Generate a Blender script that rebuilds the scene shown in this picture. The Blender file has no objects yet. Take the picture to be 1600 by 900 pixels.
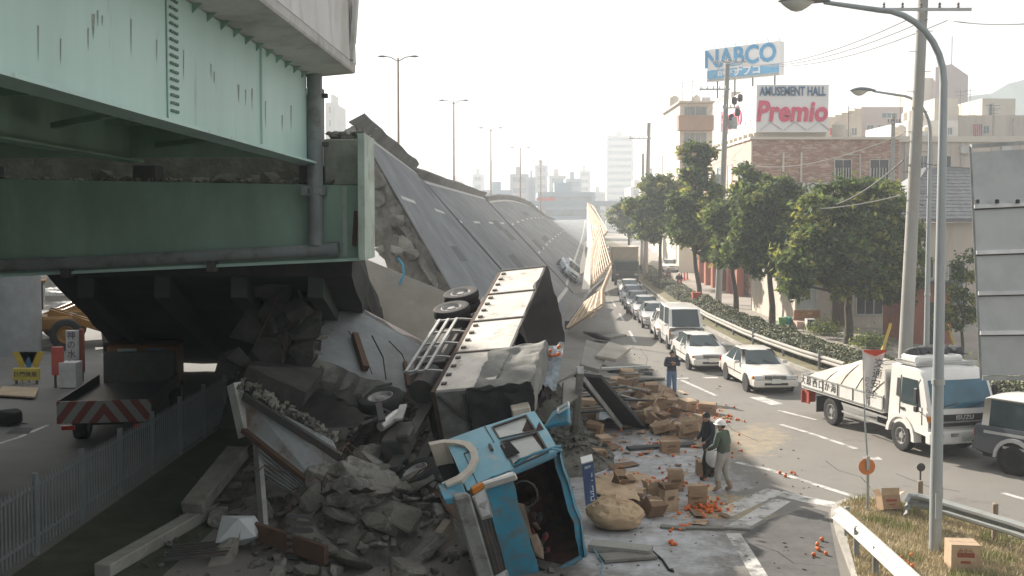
import bpy, bmesh, math, random
from mathutils import Vector, Matrix, Quaternion, noise as mnoise
V = Vector
R = math.radians
random.seed(7)
scene = bpy.context.scene
col = scene.collection

# ---------------------------------------------------------------- camera
F, CX, HOR, H = 1600.0, 800.0, 335.0, 6.5
PITCH = math.atan(70 / F); CY = HOR + 70
cd = bpy.data.cameras.new('camera'); cam = bpy.data.objects.new('camera', cd); col.objects.link(cam)
cam.location = (0, 0, H); cam.rotation_euler = (math.pi / 2 - PITCH, 0, 0)
cd.sensor_width = 36; cd.lens = 36 * F / 1600; cd.shift_y = -(450 - CY) / 1600
cd.clip_start = 0.2; cd.clip_end = 9000
scene.camera = cam

# ---------------------------------------------------------------- sky, sun, exposure
SUN_EL, SUN_AZ = R(28), math.atan2(-.62, .78)
w = bpy.data.worlds.new('World'); scene.world = w; w.use_nodes = True
nt = w.node_tree; nt.nodes.clear()
sky = nt.nodes.new('ShaderNodeTexSky'); sky.sky_type = 'NISHITA'; sky.sun_disc = False
sky.sun_elevation = SUN_EL; sky.sun_rotation = SUN_AZ; sky.dust_density = 5; sky.air_density = 1.0; sky.ozone_density = .7
tc = nt.nodes.new('ShaderNodeTexCoord'); mp = nt.nodes.new('ShaderNodeMapping'); mp.inputs['Scale'].default_value = (1.2, 1.2, 5)
nz = nt.nodes.new('ShaderNodeTexNoise'); nz.inputs['Scale'].default_value = 1.7; nz.inputs['Detail'].default_value = 6
rp = nt.nodes.new('ShaderNodeMapRange'); rp.inputs[1].default_value = .35; rp.inputs[2].default_value = .7
rp.inputs[3].default_value = .5; rp.inputs[4].default_value = .97
mx = nt.nodes.new('ShaderNodeMix'); mx.data_type = 'RGBA'
mx.inputs[7].default_value = (7.5, 7.4, 7.25, 1)
bg = nt.nodes.new('ShaderNodeBackground'); bg.inputs['Strength'].default_value = .05
out = nt.nodes.new('ShaderNodeOutputWorld')
L = nt.links.new
L(tc.outputs['Generated'], mp.inputs[0]); L(mp.outputs[0], nz.inputs['Vector']); L(nz.outputs['Fac'], rp.inputs[0])
L(rp.outputs[0], mx.inputs[0]); L(sky.outputs[0], mx.inputs[6]); L(mx.outputs[2], bg.inputs[0]); L(bg.outputs[0], out.inputs[0])
sund = bpy.data.lights.new('sun', 'SUN'); sun = bpy.data.objects.new('sun', sund); col.objects.link(sun)
sund.energy = 5.0; sund.angle = R(.7); sund.color = (1, .91, .80)
SUNV = V((math.sin(SUN_AZ) * math.cos(SUN_EL), math.cos(SUN_AZ) * math.cos(SUN_EL), math.sin(SUN_EL)))
sun.rotation_euler = SUNV.to_track_quat('Z', 'Y').to_euler(); sun.location = (-60, 60, 60)
vs = scene.view_settings; vs.view_transform = 'Standard'; vs.look = 'None'; vs.gamma = 1; vs.exposure = 1.3
scene.cycles.volume_bounces = 1; scene.cycles.max_bounces = 6

# ---------------------------------------------------------------- pixel rays to places
_fw = V((0, math.cos(PITCH), -math.sin(PITCH))); _up = V((0, math.sin(PITCH), math.cos(PITCH)))
def ray(px, py): return V((1, 0, 0)) * ((px - CX) / F) - _up * ((py - CY) / F) + _fw
def P(px, py, d):
    r = ray(px, py); return V((0, 0, H)) + r * (d / r.y)
def G(px, py, z=0.0):
    r = ray(px, py); return V((0, 0, H)) + r * ((z - H) / r.z)

# ---------------------------------------------------------------- mesh builder
Z = V((0, 0, 1))
class MB:
    def __init__(s): s.v = []; s.f = []; s.m = []
    def add(s, vs_, fs, mi=0):
        o = len(s.v); s.v += [V(p) for p in vs_]; s.f += [[i + o for i in f] for f in fs]; s.m += [mi] * len(fs); return s
    def box(s, c, size, rot=None, mi=0):
        x, y, z = size[0] / 2, size[1] / 2, size[2] / 2
        p = [V(q) for q in ((-x,-y,-z),(x,-y,-z),(x,y,-z),(-x,y,-z),(-x,-y,z),(x,-y,z),(x,y,z),(-x,y,z))]
        if rot is not None: p = [rot @ q for q in p]
        return s.add([q + V(c) for q in p], [(0,3,2,1),(4,5,6,7),(0,1,5,4),(1,2,6,5),(2,3,7,6),(3,0,4,7)], mi)
    def hexa(s, b, t, mi=0):   # four bottom, four top corners, anticlockwise from above
        return s.add(list(b) + list(t), [(3,2,1,0),(4,5,6,7),(0,1,5,4),(1,2,6,5),(2,3,7,6),(3,0,4,7)], mi)
    def bar(s, a, b, w_, h_, up=Z, mi=0):
        a, b = V(a), V(b); d = (b - a).normalized(); sd = d.cross(up)
        if sd.length < 1e-4: sd = d.cross(V((1, 0, 0)))
        sd.normalize(); u = sd.cross(d); sd *= w_ / 2; u *= h_ / 2
        return s.hexa([a - sd - u, a + sd - u, b + sd - u, b - sd - u], [a - sd + u, a + sd + u, b + sd + u, b - sd + u], mi)
    def rings(s, rs, cap=True, closed=True, mi=0):
        n = len(rs[0]); o = len(s.v)
        for r in rs: s.v += [V(p) for p in r]
        k = n if closed else n - 1
        for i in range(len(rs) - 1):
            for j in range(k):
                s.f.append([o + i*n + j, o + i*n + (j+1) % n, o + (i+1)*n + (j+1) % n, o + (i+1)*n + j]); s.m.append(mi)
        if cap and closed:
            s.f.append([o + j for j in range(n)][::-1]); s.m.append(mi)
            s.f.append([o + (len(rs)-1)*n + j for j in range(n)]); s.m.append(mi)
        return s
    def tube(s, pts, r, n=8, cap=True, mi=0):
        pts = [V(p) for p in pts]; rs = []
        rr = r if isinstance(r, (list, tuple)) else [r] * len(pts)
        pu = None
        for i, p in enumerate(pts):
            d = (pts[min(i+1, len(pts)-1)] - pts[max(i-1, 0)]).normalized()
            if pu is None:
                pu = d.cross(Z if abs(d.z) < .9 else V((1, 0, 0))).normalized()
            else:
                pu = (pu - d * pu.dot(d)).normalized()
            q = d.cross(pu)
            rs.append([p + (pu * math.cos(2*math.pi*j/n) + q * math.sin(2*math.pi*j/n)) * rr[i] for j in range(n)])
        return s.rings(rs, cap, True, mi)
    def lathe(s, prof, n=16, M_=None, mi=0, cap=True):   # (r, h) about z
        M_ = M_ or Matrix()
        return s.rings([[M_ @ V((r*math.cos(2*math.pi*j/n), r*math.sin(2*math.pi*j/n), h)) for j in range(n)] for r, h in prof], cap, True, mi)
    def prism(s, poly, z0, z1, M_=None, mi=0):
        M_ = M_ or Matrix()
        return s.rings([[M_ @ V((x, y, z0)) for x, y in poly], [M_ @ V((x, y, z1)) for x, y in poly]], True, True, mi)
    def quad(s, a, b, c, d, mi=0): return s.add([a, b, c, d], [(0, 1, 2, 3)], mi)
    def plate(s, a, b, c, d, t, mi=0):   # a thick plate on a quad, thickness along its normal
        a, b, c, d = map(V, (a, b, c, d)); n = (c - a).cross(d - b).normalized() * t
        return s.hexa([a, b, c, d], [a + n, b + n, c + n, d + n], mi)
    def chunk(s, c, size, rnd, rot=None, n=14, mi=0):
        bm = bmesh.new()
        for i in range(n):
            q = V((rnd.uniform(-1, 1), rnd.uniform(-1, 1), rnd.uniform(-1, 1)))
            q = q / max(abs(q.x), abs(q.y), abs(q.z)) * rnd.uniform(.75, 1)
            bm.verts.new((q.x*size[0]/2, q.y*size[1]/2, q.z*size[2]/2))
        r_ = bmesh.ops.convex_hull(bm, input=bm.verts[:])
        bmesh.ops.delete(bm, geom=[v for v in bm.verts if not v.link_faces], context='VERTS')
        bm.verts.index_update(); m3 = rot or Matrix.Identity(3)
        s.add([m3 @ v.co + V(c) for v in bm.verts], [[v.index for v in f.verts] for f in bm.faces], mi); bm.free(); return s
    def xf(s, M_): s.v = [M_ @ p for p in s.v]; return s
    def build(s, name, mats, parent=None, world=False, origin=None, smooth=False, bevel=0, seg=1, weld=False):
        if not isinstance(mats, (list, tuple)): mats = [mats]
        me = bpy.data.meshes.new(name); o = bpy.data.objects.new(name, me); col.objects.link(o)
        off = V((0, 0, 0))
        if parent is not None:
            o.parent = parent
            if world: off = V(wloc(parent))
        elif origin is not None: off = V(origin); o.location = off
        me.from_pydata([tuple(p - off) for p in s.v], [], s.f)
        me.polygons.foreach_set('material_index', s.m)
        for m_ in mats: me.materials.append(m_)
        bm = bmesh.new(); bm.from_mesh(me)
        if weld: bmesh.ops.remove_doubles(bm, verts=bm.verts, dist=1e-4)
        if bevel: bmesh.ops.bevel(bm, geom=bm.edges[:], offset=bevel, segments=seg, affect='EDGES', profile=.6)
        bmesh.ops.recalc_face_normals(bm, faces=bm.faces)
        bm.to_mesh(me); bm.free()
        if smooth:
            me.polygons.foreach_set('use_smooth', [True] * len(me.polygons))
            try: me.set_sharp_from_angle(angle=R(38))
            except Exception: pass
        me.update(); return o
def wloc(o):
    p = V(o.location)
    while o.parent: o = o.parent; p = p + V(o.location)
    return p
def base_of(mb):
    n = len(mb.v); c = sum(mb.v, V()) / n; return V((c.x, c.y, min(p.z for p in mb.v)))
def tag(o, label, cat, group=None):
    o['label'] = label; o['category'] = cat
    if group: o['group'] = group
    return o
def thing(name, label, cat, loc=(0, 0, 0), rz=0, group=None, mat=None):
    o = bpy.data.objects.new(name, None); col.objects.link(o); o.empty_display_size = .2
    o.location = loc; o.rotation_euler = (0, 0, rz)
    if mat is not None: o.matrix_world = mat; o.location = mat.to_translation(); o.rotation_euler = mat.to_euler()
    return tag(o, label, cat, group)
def struct(o, kind='structure'): o['kind'] = kind; return o
def stuff(o): o['kind'] = 'stuff'; return o
def solo(mb, name, mat, label, cat, group=None, **k):
    return tag(mb.build(name, mat, origin=base_of(mb), **k), label, cat, group)
def kids(o): return [c for c in o.children]
def dup(root, loc=None, rz=None, label=None, rep=None):
    c = root.copy(); col.objects.link(c)
    for ch in list(root.children):
        a = ch.copy(); col.objects.link(a); a.parent = c
        if rep:
            for i, sl in enumerate(a.data.materials):
                if sl and sl.name in rep: a.data = a.data.copy(); a.data.materials[i] = rep[sl.name]
        for g in list(ch.children):
            b = g.copy(); col.objects.link(b); b.parent = a
            if rep:
                for i, sl in enumerate(b.data.materials):
                    if sl and sl.name in rep: b.data = b.data.copy(); b.data.materials[i] = rep[sl.name]
    if loc is not None: c.location = loc
    if rz is not None: c.rotation_euler = (0, 0, rz)
    if label: c['label'] = label
    return c
def text(name, body, mat, parent, M_, size=1.0, depth=.004, sx=1.0, bold=0.0, sp=1.0, align='CENTER'):
    cu = bpy.data.curves.new(name, 'FONT'); cu.body = body; cu.size = size; cu.extrude = depth; cu.align_x = align; cu.align_y = 'CENTER'
    cu.offset = bold; cu.space_character = sp; cu.resolution_u = 3
    t = bpy.data.objects.new(name, cu); col.objects.link(t)
    dg = bpy.context.evaluated_depsgraph_get(); me = bpy.data.meshes.new_from_object(t.evaluated_get(dg))
    bpy.data.objects.remove(t); me.transform(M_ @ Matrix.Diagonal((sx, 1, 1, 1))); me.materials.clear(); me.materials.append(mat)
    o = bpy.data.objects.new(name, me); col.objects.link(o); o.parent = parent
    return o
def frame(o, x, y, z):   # matrix from an origin and three axes
    return Matrix((( x[0], y[0], z[0], o[0]), (x[1], y[1], z[1], o[1]), (x[2], y[2], z[2], o[2]), (0, 0, 0, 1)))

# ---------------------------------------------------------------- materials
_mc = {}
def mat(name, c, rough=.75, var=.18, scale=2.0, c2=None, thr=.55, soft=.12, scale2=1.2, bump=0.0, bscale=25.0, metal=0.0, stretch=(1, 1, 1),
        spec=.4, alpha=1.0, emit=None, world=False, coat=0.0, sub=0.0):
    if name in _mc: return _mc[name]
    m = bpy.data.materials.new(name); m.use_nodes = True; n = m.node_tree; b = n.nodes['Principled BSDF']; K = n.links.new
    b.inputs['Roughness'].default_value = rough; b.inputs['Metallic'].default_value = metal
    b.inputs['Specular IOR Level'].default_value = spec; b.inputs['Coat Weight'].default_value = coat
    t = n.nodes.new('ShaderNodeTexCoord'); mpn = n.nodes.new('ShaderNodeMapping'); mpn.inputs['Scale'].default_value = stretch
    if world:
        g = n.nodes.new('ShaderNodeNewGeometry'); K(g.outputs['Position'], mpn.inputs[0])
    else: K(t.outputs['Object'], mpn.inputs[0])
    a = n.nodes.new('ShaderNodeTexNoise'); a.inputs['Scale'].default_value = scale; a.inputs['Detail'].default_value = 7; a.inputs['Roughness'].default_value = .62
    K(mpn.outputs[0], a.inputs['Vector'])
    mr = n.nodes.new('ShaderNodeMapRange'); mr.inputs[1].default_value = .3; mr.inputs[2].default_value = .7
    mr.inputs[3].default_value = 1 - var; mr.inputs[4].default_value = 1 + var; K(a.outputs['Fac'], mr.inputs[0])
    mu = n.nodes.new('ShaderNodeMix'); mu.data_type = 'RGBA'; mu.blend_type = 'MULTIPLY'; mu.inputs[0].default_value = 1
    mu.inputs[6].default_value = (*c, 1); K(mr.outputs[0], mu.inputs[7]); last = mu.outputs[2]
    if c2:
        e = n.nodes.new('ShaderNodeTexNoise'); e.inputs['Scale'].default_value = scale2; e.inputs['Detail'].default_value = 9; e.inputs['Roughness'].default_value = .68
        K(mpn.outputs[0], e.inputs['Vector'])
        q = n.nodes.new('ShaderNodeMapRange'); q.inputs[1].default_value = thr - soft; q.inputs[2].default_value = thr + soft; K(e.outputs['Fac'], q.inputs[0])
        x = n.nodes.new('ShaderNodeMix'); x.data_type = 'RGBA'; x.inputs[7].default_value = (*c2, 1); K(q.outputs[0], x.inputs[0]); K(last, x.inputs[6]); last = x.outputs[2]
    K(last, b.inputs['Base Color'])
    if bump:
        u = n.nodes.new('ShaderNodeTexNoise'); u.inputs['Scale'].default_value = bscale; u.inputs['Detail'].default_value = 6; K(mpn.outputs[0], u.inputs['Vector'])
        bp = n.nodes.new('ShaderNodeBump'); bp.inputs['Strength'].default_value = bump; bp.inputs['Distance'].default_value = .03
        K(u.outputs['Fac'], bp.inputs['Height']); K(bp.outputs[0], b.inputs['Normal'])
    if alpha < 1: b.inputs['Alpha'].default_value = alpha
    if emit: b.inputs['Emission Color'].default_value = (*emit[0], 1); b.inputs['Emission Strength'].default_value = emit[1]
    _mc[name] = m; m['o'] = 0; return m
def glassmat(name, c, rough=.06, alpha=1.0):
    m = mat(name, c, rough=rough, var=.1, spec=.6, alpha=alpha); return m

CONC = mat('concrete', (.34, .335, .30), .9, .22, .8, (.17, .165, .145), .56, .14, .6, .5, 14)
CONC_L = mat('pale_concrete', (.50, .50, .475), .88, .15, .9, (.27, .25, .22), .62, .12, .7, .3, 14)
CONC_D = mat('broken_concrete', (.27, .265, .235), .95, .4, 1.6, (.13, .12, .10), .5, .2, 1.3, 1.0, 9)
CONC_W = mat('weathered_wall_concrete', (.30, .28, .24), .95, .2, .5, (.20, .185, .15), .52, .15, .35, .4, 10)
ASPH_D = mat('deck_asphalt', (.225, .24, .248), .9, .22, .6, (.165, .176, .183), .56, .15, .35, .4, 60)
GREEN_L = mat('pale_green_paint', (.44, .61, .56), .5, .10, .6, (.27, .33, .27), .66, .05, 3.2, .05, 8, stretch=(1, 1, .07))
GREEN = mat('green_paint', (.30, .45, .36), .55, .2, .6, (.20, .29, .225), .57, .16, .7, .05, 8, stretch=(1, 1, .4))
GREEN_T = mat('faded_green_trim', (.40, .48, .42), .6, .2, 1.2, (.25, .24, .19), .6, .1, 1.4)
GREYPIPE = mat('grey_drain_pipe', (.21, .235, .235), .55, .18, 1.5, (.13, .12, .10), .62, .1, 2)
STEEL_D = mat('dark_steel', (.075, .075, .072), .6, .3, 3, (.12, .075, .05), .62, .1, 3)
STEEL = mat('galvanised_steel', (.42, .43, .42), .5, .15, 3, (.27, .26, .24), .6, .12, 2, metal=.35)
RUST = mat('rusty_steel', (.135, .082, .055), .85, .35, 3, (.09, .055, .04), .55, .15, 3, .4, 30)
WPAINT = mat('road_white_paint', (.50, .495, .47), .85, .15, 3, (.20, .195, .185), .55, .07, 2.6)
WHITE = mat('white_paint', (.72, .72, .69), .45, .06, 1.5)
BLACK = mat('black_rubber', (.022, .022, .022), .8, .25, 4)
DARK = mat('dark_interior', (.018, .018, .018), .9, .2, 3)
# ================================================================ GROUND
def road_mat():
    m = bpy.data.materials.new('road_asphalt'); m.use_nodes = True; n = m.node_tree; b = n.nodes['Principled BSDF']; K = n.links.new
    b.inputs['Roughness'].default_value = .88; b.inputs['Specular IOR Level'].default_value = .3
    g = n.nodes.new('ShaderNodeNewGeometry')
    def nse(sc, det=8, ro=.65):
        a = n.nodes.new('ShaderNodeTexNoise'); a.inputs['Scale'].default_value = sc; a.inputs['Detail'].default_value = det; a.inputs['Roughness'].default_value = ro
        K(g.outputs['Position'], a.inputs['Vector']); return a.outputs['Fac']
    def rng(x, a, c, d=0, e=1):
        r = n.nodes.new('ShaderNodeMapRange'); r.inputs[1].default_value = a; r.inputs[2].default_value = c; r.inputs[3].default_value = d; r.inputs[4].default_value = e
        K(x, r.inputs[0]); return r.outputs[0]
    def mth(op, x, y):
        r = n.nodes.new('ShaderNodeMath'); r.operation = op
        for i, q in enumerate((x, y)):
            if isinstance(q, (int, float)): r.inputs[i].default_value = q
            else: K(q, r.inputs[i])
        return r.outputs[0]
    def mixc(fac, a, c):
        r = n.nodes.new('ShaderNodeMix'); r.data_type = 'RGBA'; K(fac, r.inputs[0])
        for i, q in ((6, a), (7, c)):
            if isinstance(q, tuple): r.inputs[i].default_value = (*q, 1)
            else: K(q, r.inputs[i])
        return r.outputs[2]
    c = mixc(rng(nse(.25), .35, .65), (.135, .128, .117), (.19, .18, .162))
    c = mixc(rng(nse(40, 3), .35, .7), c, (.24, .228, .205))
    c = mixc(rng(nse(.9), .56, .72, 0, .6), c, (.10, .097, .092))
    def blob(cx, cy, rx, ry, rot, sc, lo, hi):
        mp_ = n.nodes.new('ShaderNodeMapping'); mp_.vector_type = 'TEXTURE'
        mp_.inputs['Location'].default_value = (cx, cy, 0); mp_.inputs['Rotation'].default_value = (0, 0, rot); mp_.inputs['Scale'].default_value = (rx, ry, 100)
        K(g.outputs['Position'], mp_.inputs[0]); ln = n.nodes.new('ShaderNodeVectorMath'); ln.operation = 'LENGTH'; K(mp_.outputs[0], ln.inputs[0])
        fall = rng(ln.outputs['Value'], .35, 1.1, 1, 0)
        return rng(mth('ADD', mth('MULTIPLY', fall, .42), nse(sc, 12, .75)), lo, hi)
    # white powder and milk spilled round the overturned lorry, squashed fruit further out
    p = blob(3.2, 25.2, 3.1, 7.2, -.15, 1.3, .64, .85)
    mot = rng(nse(2.4, 12, .75), .36, .62, .25, 1)
    c = mixc(mth('MULTIPLY', mth('MULTIPLY', p, mot), .85), c, (.52, .53, .55))
    p2 = blob(2.6, 19.6, 2.8, 2.4, 0, 1.6, .66, .86)
    c = mixc(mth('MULTIPLY', mth('MULTIPLY', p2, mot), .8), c, (.52, .53, .55))
    j = blob(6.9, 29.2, 1.6, 4.2, -.4, 2.2, .76, .92)
    c = mixc(mth('MULTIPLY', mth('MULTIPLY', j, mot), .6), c, (.42, .33, .2))
    j = blob(4.9, 22.6, 1.5, 2.0, .2, 2.6, .78, .95)
    c = mixc(mth('MULTIPLY', j, .6), c, (.40, .33, .19))
    K(c, b.inputs['Base Color'])
    bp = n.nodes.new('ShaderNodeBump'); bp.inputs['Strength'].default_value = .35; bp.inputs['Distance'].default_value = .02; K(nse(55, 3), bp.inputs['Height']); K(bp.outputs[0], b.inputs['Normal'])
    _mc['road_asphalt'] = m; return m
ROAD = road_mat()
SOIL = mat('bare_ground', (.115, .11, .09), .95, .3, .3, (.075, .08, .06), .55, .15, .15, .5, 10, world=True)
DGRASS = mat('dark_verge_soil', (.07, .075, .05), .95, .4, 1.5, (.045, .06, .03), .5, .2, .8, .8, 12, world=True)
PAVE = mat('pavement_concrete', (.33, .30, .26), .9, .15, .6, (.24, .215, .18), .55, .15, .4, .3, 20, world=True)
KERB = mat('kerb_concrete', (.36, .345, .31), .9, .2, 1.2, (.20, .19, .165), .58, .14, 1.1, .4, 20, world=True)

mb = MB(); 
mb.quad((-1790, -140, -.012), (1790, -140, -.012), (1790, 1940, -.012), (-1790, 1940, -.012)); struct(mb.build('ground', SOIL))

# road centre line bends: right side boundary (kerb by the hedge) and left boundary under the viaduct, as (y, x)
RB = [(10, 26.5), (18, 20.6), (24, 17.4), (30, 15.0), (36, 13.3), (42, 12.05), (50, 11.2), (60, 10.95), (75, 11.3), (95, 12.0), (120, 13.6), (160, 17), (260, 22), (420, 30)]
def rb(y):
    for (a, xa), (b_, xb) in zip(RB, RB[1:]):
        if a <= y <= b_: return xa + (xb - xa) * (y - a) / (b_ - a)
    return RB[0][1] if y < RB[0][0] else RB[-1][1]
ys = [8, 10, 12, 14, 16, 18, 20, 22, 24, 26, 28, 30, 33, 36, 39, 42, 46, 50, 55, 60, 67, 75, 85, 95, 107, 120, 140, 160, 200, 260, 340, 420]
mb = MB(); mb.rings([[(-6.2 + .05*(y-20), y, 0), (2.5, y, 0), (rb(y), y, 0)] for y in ys], cap=False, closed=False)
struct(mb.build('road', ROAD))
mb = MB(); mb.rings([[(-34, y, -.004), (-9.2 + .01*y, y, -.004)] for y in ys], cap=False, closed=False); struct(mb.build('side_road', mat('side_road_asphalt', (.17, .17, .165), .9, .15, .3, (.115, .115, .11), .55, .2, .2, .3, 50, world=True)))
mb = MB(); mb.rings([[(-9.2 + .01*y, y, -.002), (-6.2 + .05*(y-20), y, -.002)] for y in ys[:22]], cap=False, closed=False); struct(mb.build('verge', DGRASS))
# kerb and planting strip, then the pavement
mb = MB(); mb.rings([[(rb(y), y, -.02), (rb(y), y, .13), (rb(y)+.16, y, .14), (rb(y)+.16, y, -.02)] for y in ys], closed=False, cap=False); struct(mb.build('kerb', KERB))
mb = MB(); mb.rings([[(rb(y)+.16, y, .11), (rb(y)+2.7, y, .12)] for y in ys], cap=False, closed=False); struct(mb.build('planting_strip', mat('dry_soil', (.21, .185, .11), .95, .3, 2, (.13, .125, .06), .5, .2, 1.2, .6, 15, world=True)))
mb = MB(); mb.rings([[(rb(y)+2.7, y, .0), (rb(y)+2.7, y, .15), (rb(y)+40, y, .16)] for y in ys], cap=False, closed=False); struct(mb.build('pavement', PAVE))

def patch(pp_, c_, nm='road_patch'):
    m_ = MB(); m_.add([G(*q_, .002) for q_ in pp_], [list(range(len(pp_)))]); struct(m_.build(nm, c_))
PATCH = mat('newer_asphalt', (.085, .085, .082), .9, .2, 2, (.13, .126, .12), .55, .12, 1.2, .4, 50, world=True)
patch([(1152, 840), (1200, 812), (1262, 792), (1294, 800), (1303, 850), (1318, 925), (1195, 925)], PATCH)
patch([(1120, 560), (1170, 585), (1150, 590), (1108, 566)], PATCH)
for cr_ in ([(1100, 640), (1130, 655), (1145, 672), (1185, 690)], [(1290, 720), (1310, 735), (1345, 745), (1360, 762)], [(1000, 545), (1012, 560), (1008, 575), (1022, 590)], [(1400, 740), (1450, 760), (1500, 768)], [(1180, 850), (1215, 862), (1240, 880), (1290, 884)]):
    g_ = [G(*q_, .003) for q_ in cr_]; m_ = MB(); m_.rings([[p_ + V((-.012, 0, 0)), p_ + V((.012, .01, 0))] for p_ in g_], cap=False, closed=False); struct(m_.build('road_crack', DARK))
# painted markings: each line its own sheet 4 mm above the road
marks = [0]
def stripe(pts, w_, z=.004):
    g = [G(*p, z) if len(p) == 2 else V(p) for p in pts]
    mb = MB(); rs = []
    for i, p in enumerate(g):
        d = (g[min(i+1, len(g)-1)] - g[max(i-1, 0)]); d.z = 0; d.normalize(); s_ = V((d.y, -d.x, 0)) * w_ / 2
        rs.append([p - s_, p + s_])
    mb.rings(rs, cap=False, closed=False); return struct(mb.build('lane_marking', WPAINT))
stripe([(1065, 594), (1119, 618)], .16); stripe([(1220, 663), (1270, 678), (1338, 701)], .16); stripe([(1216, 641), (1276, 656)], .15)
stripe([(1150, 722), (1200, 733), (1262, 753), (1352, 781)], .17, .004)
stripe([(1128, 803), (1172, 783), (1214, 766)], .5, .004); stripe([(1216, 770), (1262, 781), (1322, 792)], .45, .0045)
stripe([(1148, 826), (1182, 806), (1222, 781)], .42, .005)
stripe([(1145, 833), (1165, 864), (1190, 905)], .3, .0055)
stripe([(1566, 770), (1612, 783)], .16); stripe([(1052, 591), (1076, 591)], .3); stripe([(1098, 590), (1122, 590)], .3)
stripe([(1180, 620), (1215, 632)], .5); stripe([(1350, 716), (1376, 716)], .3); stripe([(1500, 690), (1560, 712)], .15)
for k in range(9):
    y0 = 52 + k * 10; stripe([(6.2 + .05*(y0-50), y0, .004), (6.2 + .05*(y0-45), y0+5, .004)], .15)

# ================================================================ VIADUCT STILL STANDING (left)
U = V((.05, 1, -.019)).normalized()           # along the carriageway
gE = V((-4.33, 21.6, 7.6))                     # lower right end of the outer girder
def along(p, y): return V(p) + U * ((y - p[1]) / U.y)
br = thing('viaduct_span', 'pale green steel girder viaduct span still standing overhead with white parapet', 'viaduct', (-7, 14, 0))
def gird(x, y0, y1, z0, z1, mt, nm='girder'):
    a, b_ = along((x, gE.y, z0), y0), along((x, gE.y, z0), y1); h_ = V((0, 0, z1 - z0)); t = V((.02, 0, 0))
    m = MB(); m.hexa([a - t, a + t, b_ + t, b_ - t], [a - t + h_, a + t + h_, b_ + t + h_, b_ - t + h_])
    return m.build(nm, mt, br, True), a, b_
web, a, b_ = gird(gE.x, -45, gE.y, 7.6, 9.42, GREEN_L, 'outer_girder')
m = MB(); f0 = V((-.24, 0, -.03)); 
for zz in (7.585,):
    p, q = along((gE.x, gE.y, zz), -45), along((gE.x, gE.y, zz), gE.y - .01)
    m.bar(p, q, .46, .045)
m.build('bottom_flange', GREEN_L, br, True)
# bolted splice plate, its bolts two columns
p = along((gE.x + .028, gE.y, 0), 14.2)
m = MB(); m.box((p.x, p.y, 8.62), (.016, .42, 1.72)); sp_ = m.build('splice_plate', GREEN_L, br, True)
m = MB()
for i in range(15):
    zz = 7.92 + i * .108
    for dy in (-.13, -.05, .05, .13): m.lathe([(.022, 0), (.022, .028), (.008, .034)], 6, Matrix.Translation((p.x + .012, p.y + dy, zz)) @ Matrix.Rotation(R(90), 4, 'Y'))
stuff(m.build('bolt_rows', mat('green_bolt', (.19, .27, .22), .5), sp_, True))
STAIN = mat('rust_run', (.29, .36, .31), .7, .3, 6, (.20, .19, .15), .55, .15, 8)
def on_web(px, py, o_=.024):
    r_ = ray(px, py); t_ = (gE.x + o_ - .05*gE.y) / (r_.x - .05*r_.y); return V((0, 0, H)) + r_*t_
for px, py, ln, w_ in ((146, 22, 40, 5), (153, 16, 26, 3), (160, 24, 18, 2), (138, 44, 36, 2), (262, 72, 48, 3), (270, 84, 40, 2), (245, 62, 36, 2), (287, 78, 50, 2), (373, 132, 30, 3), (384, 140, 26, 2), (394, 138, 36, 2), (415, 158, 44, 2), (441, 180, 26, 2), (330, 100, 24, 2), (335, 112, 20, 2), (60, 40, 60, 2), (95, 60, 44, 2), (205, 30, 60, 2), (455, 165, 40, 2)):
    m = MB(); m.add([on_web(px - w_/2, py), on_web(px + w_/2, py), on_web(px + w_*.3, py + ln*.6), on_web(px, py + ln), on_web(px - w_*.3, py + ln*.55)], [(0, 1, 2, 3, 4)]); m.build('rust_streak', STAIN, br, True)
for yv in (17.6,):
    q = along((gE.x + .03, gE.y, 0), yv)
for yv in (6.0, 18.3):
    q = along((gE.x, gE.y, 0), yv); m = MB(); m.box((q.x + .03, yv, 8.55 + .019*(gE.y - yv)), (.06, .016, 1.72)); m.build('weld_seam', GREEN_L, br, True)
for x in (-7.9, -11.4, -14.9, -18.4):
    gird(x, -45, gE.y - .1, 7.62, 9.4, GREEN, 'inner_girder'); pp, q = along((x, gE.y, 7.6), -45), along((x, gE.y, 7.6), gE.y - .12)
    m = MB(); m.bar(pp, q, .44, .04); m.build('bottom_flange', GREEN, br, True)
for y in (1.5, 6.5, 11.2, 15.9, 20.2):
    q = along((0, gE.y, 8.6), y)
    m = MB(); xw = along(gE, y).x - .1; m.box(((xw - 15.2) / 2, y, q.z), (xw + 15.2, .2, .75)); m.build('cross_beam', GREEN, br, True)
    m = MB(); m.bar((gE.x-.95, y-1.2, q.z-.7), (-7.8, y+1.6, q.z-.7), .1, .1); m.build('lateral_brace', GREEN, br, True)
m = MB(); m.box((-11.9, 21.3, 8.55), (14.6, .08, 1.75)); m.build('end_diaphragm', GREEN, br, True)
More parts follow.
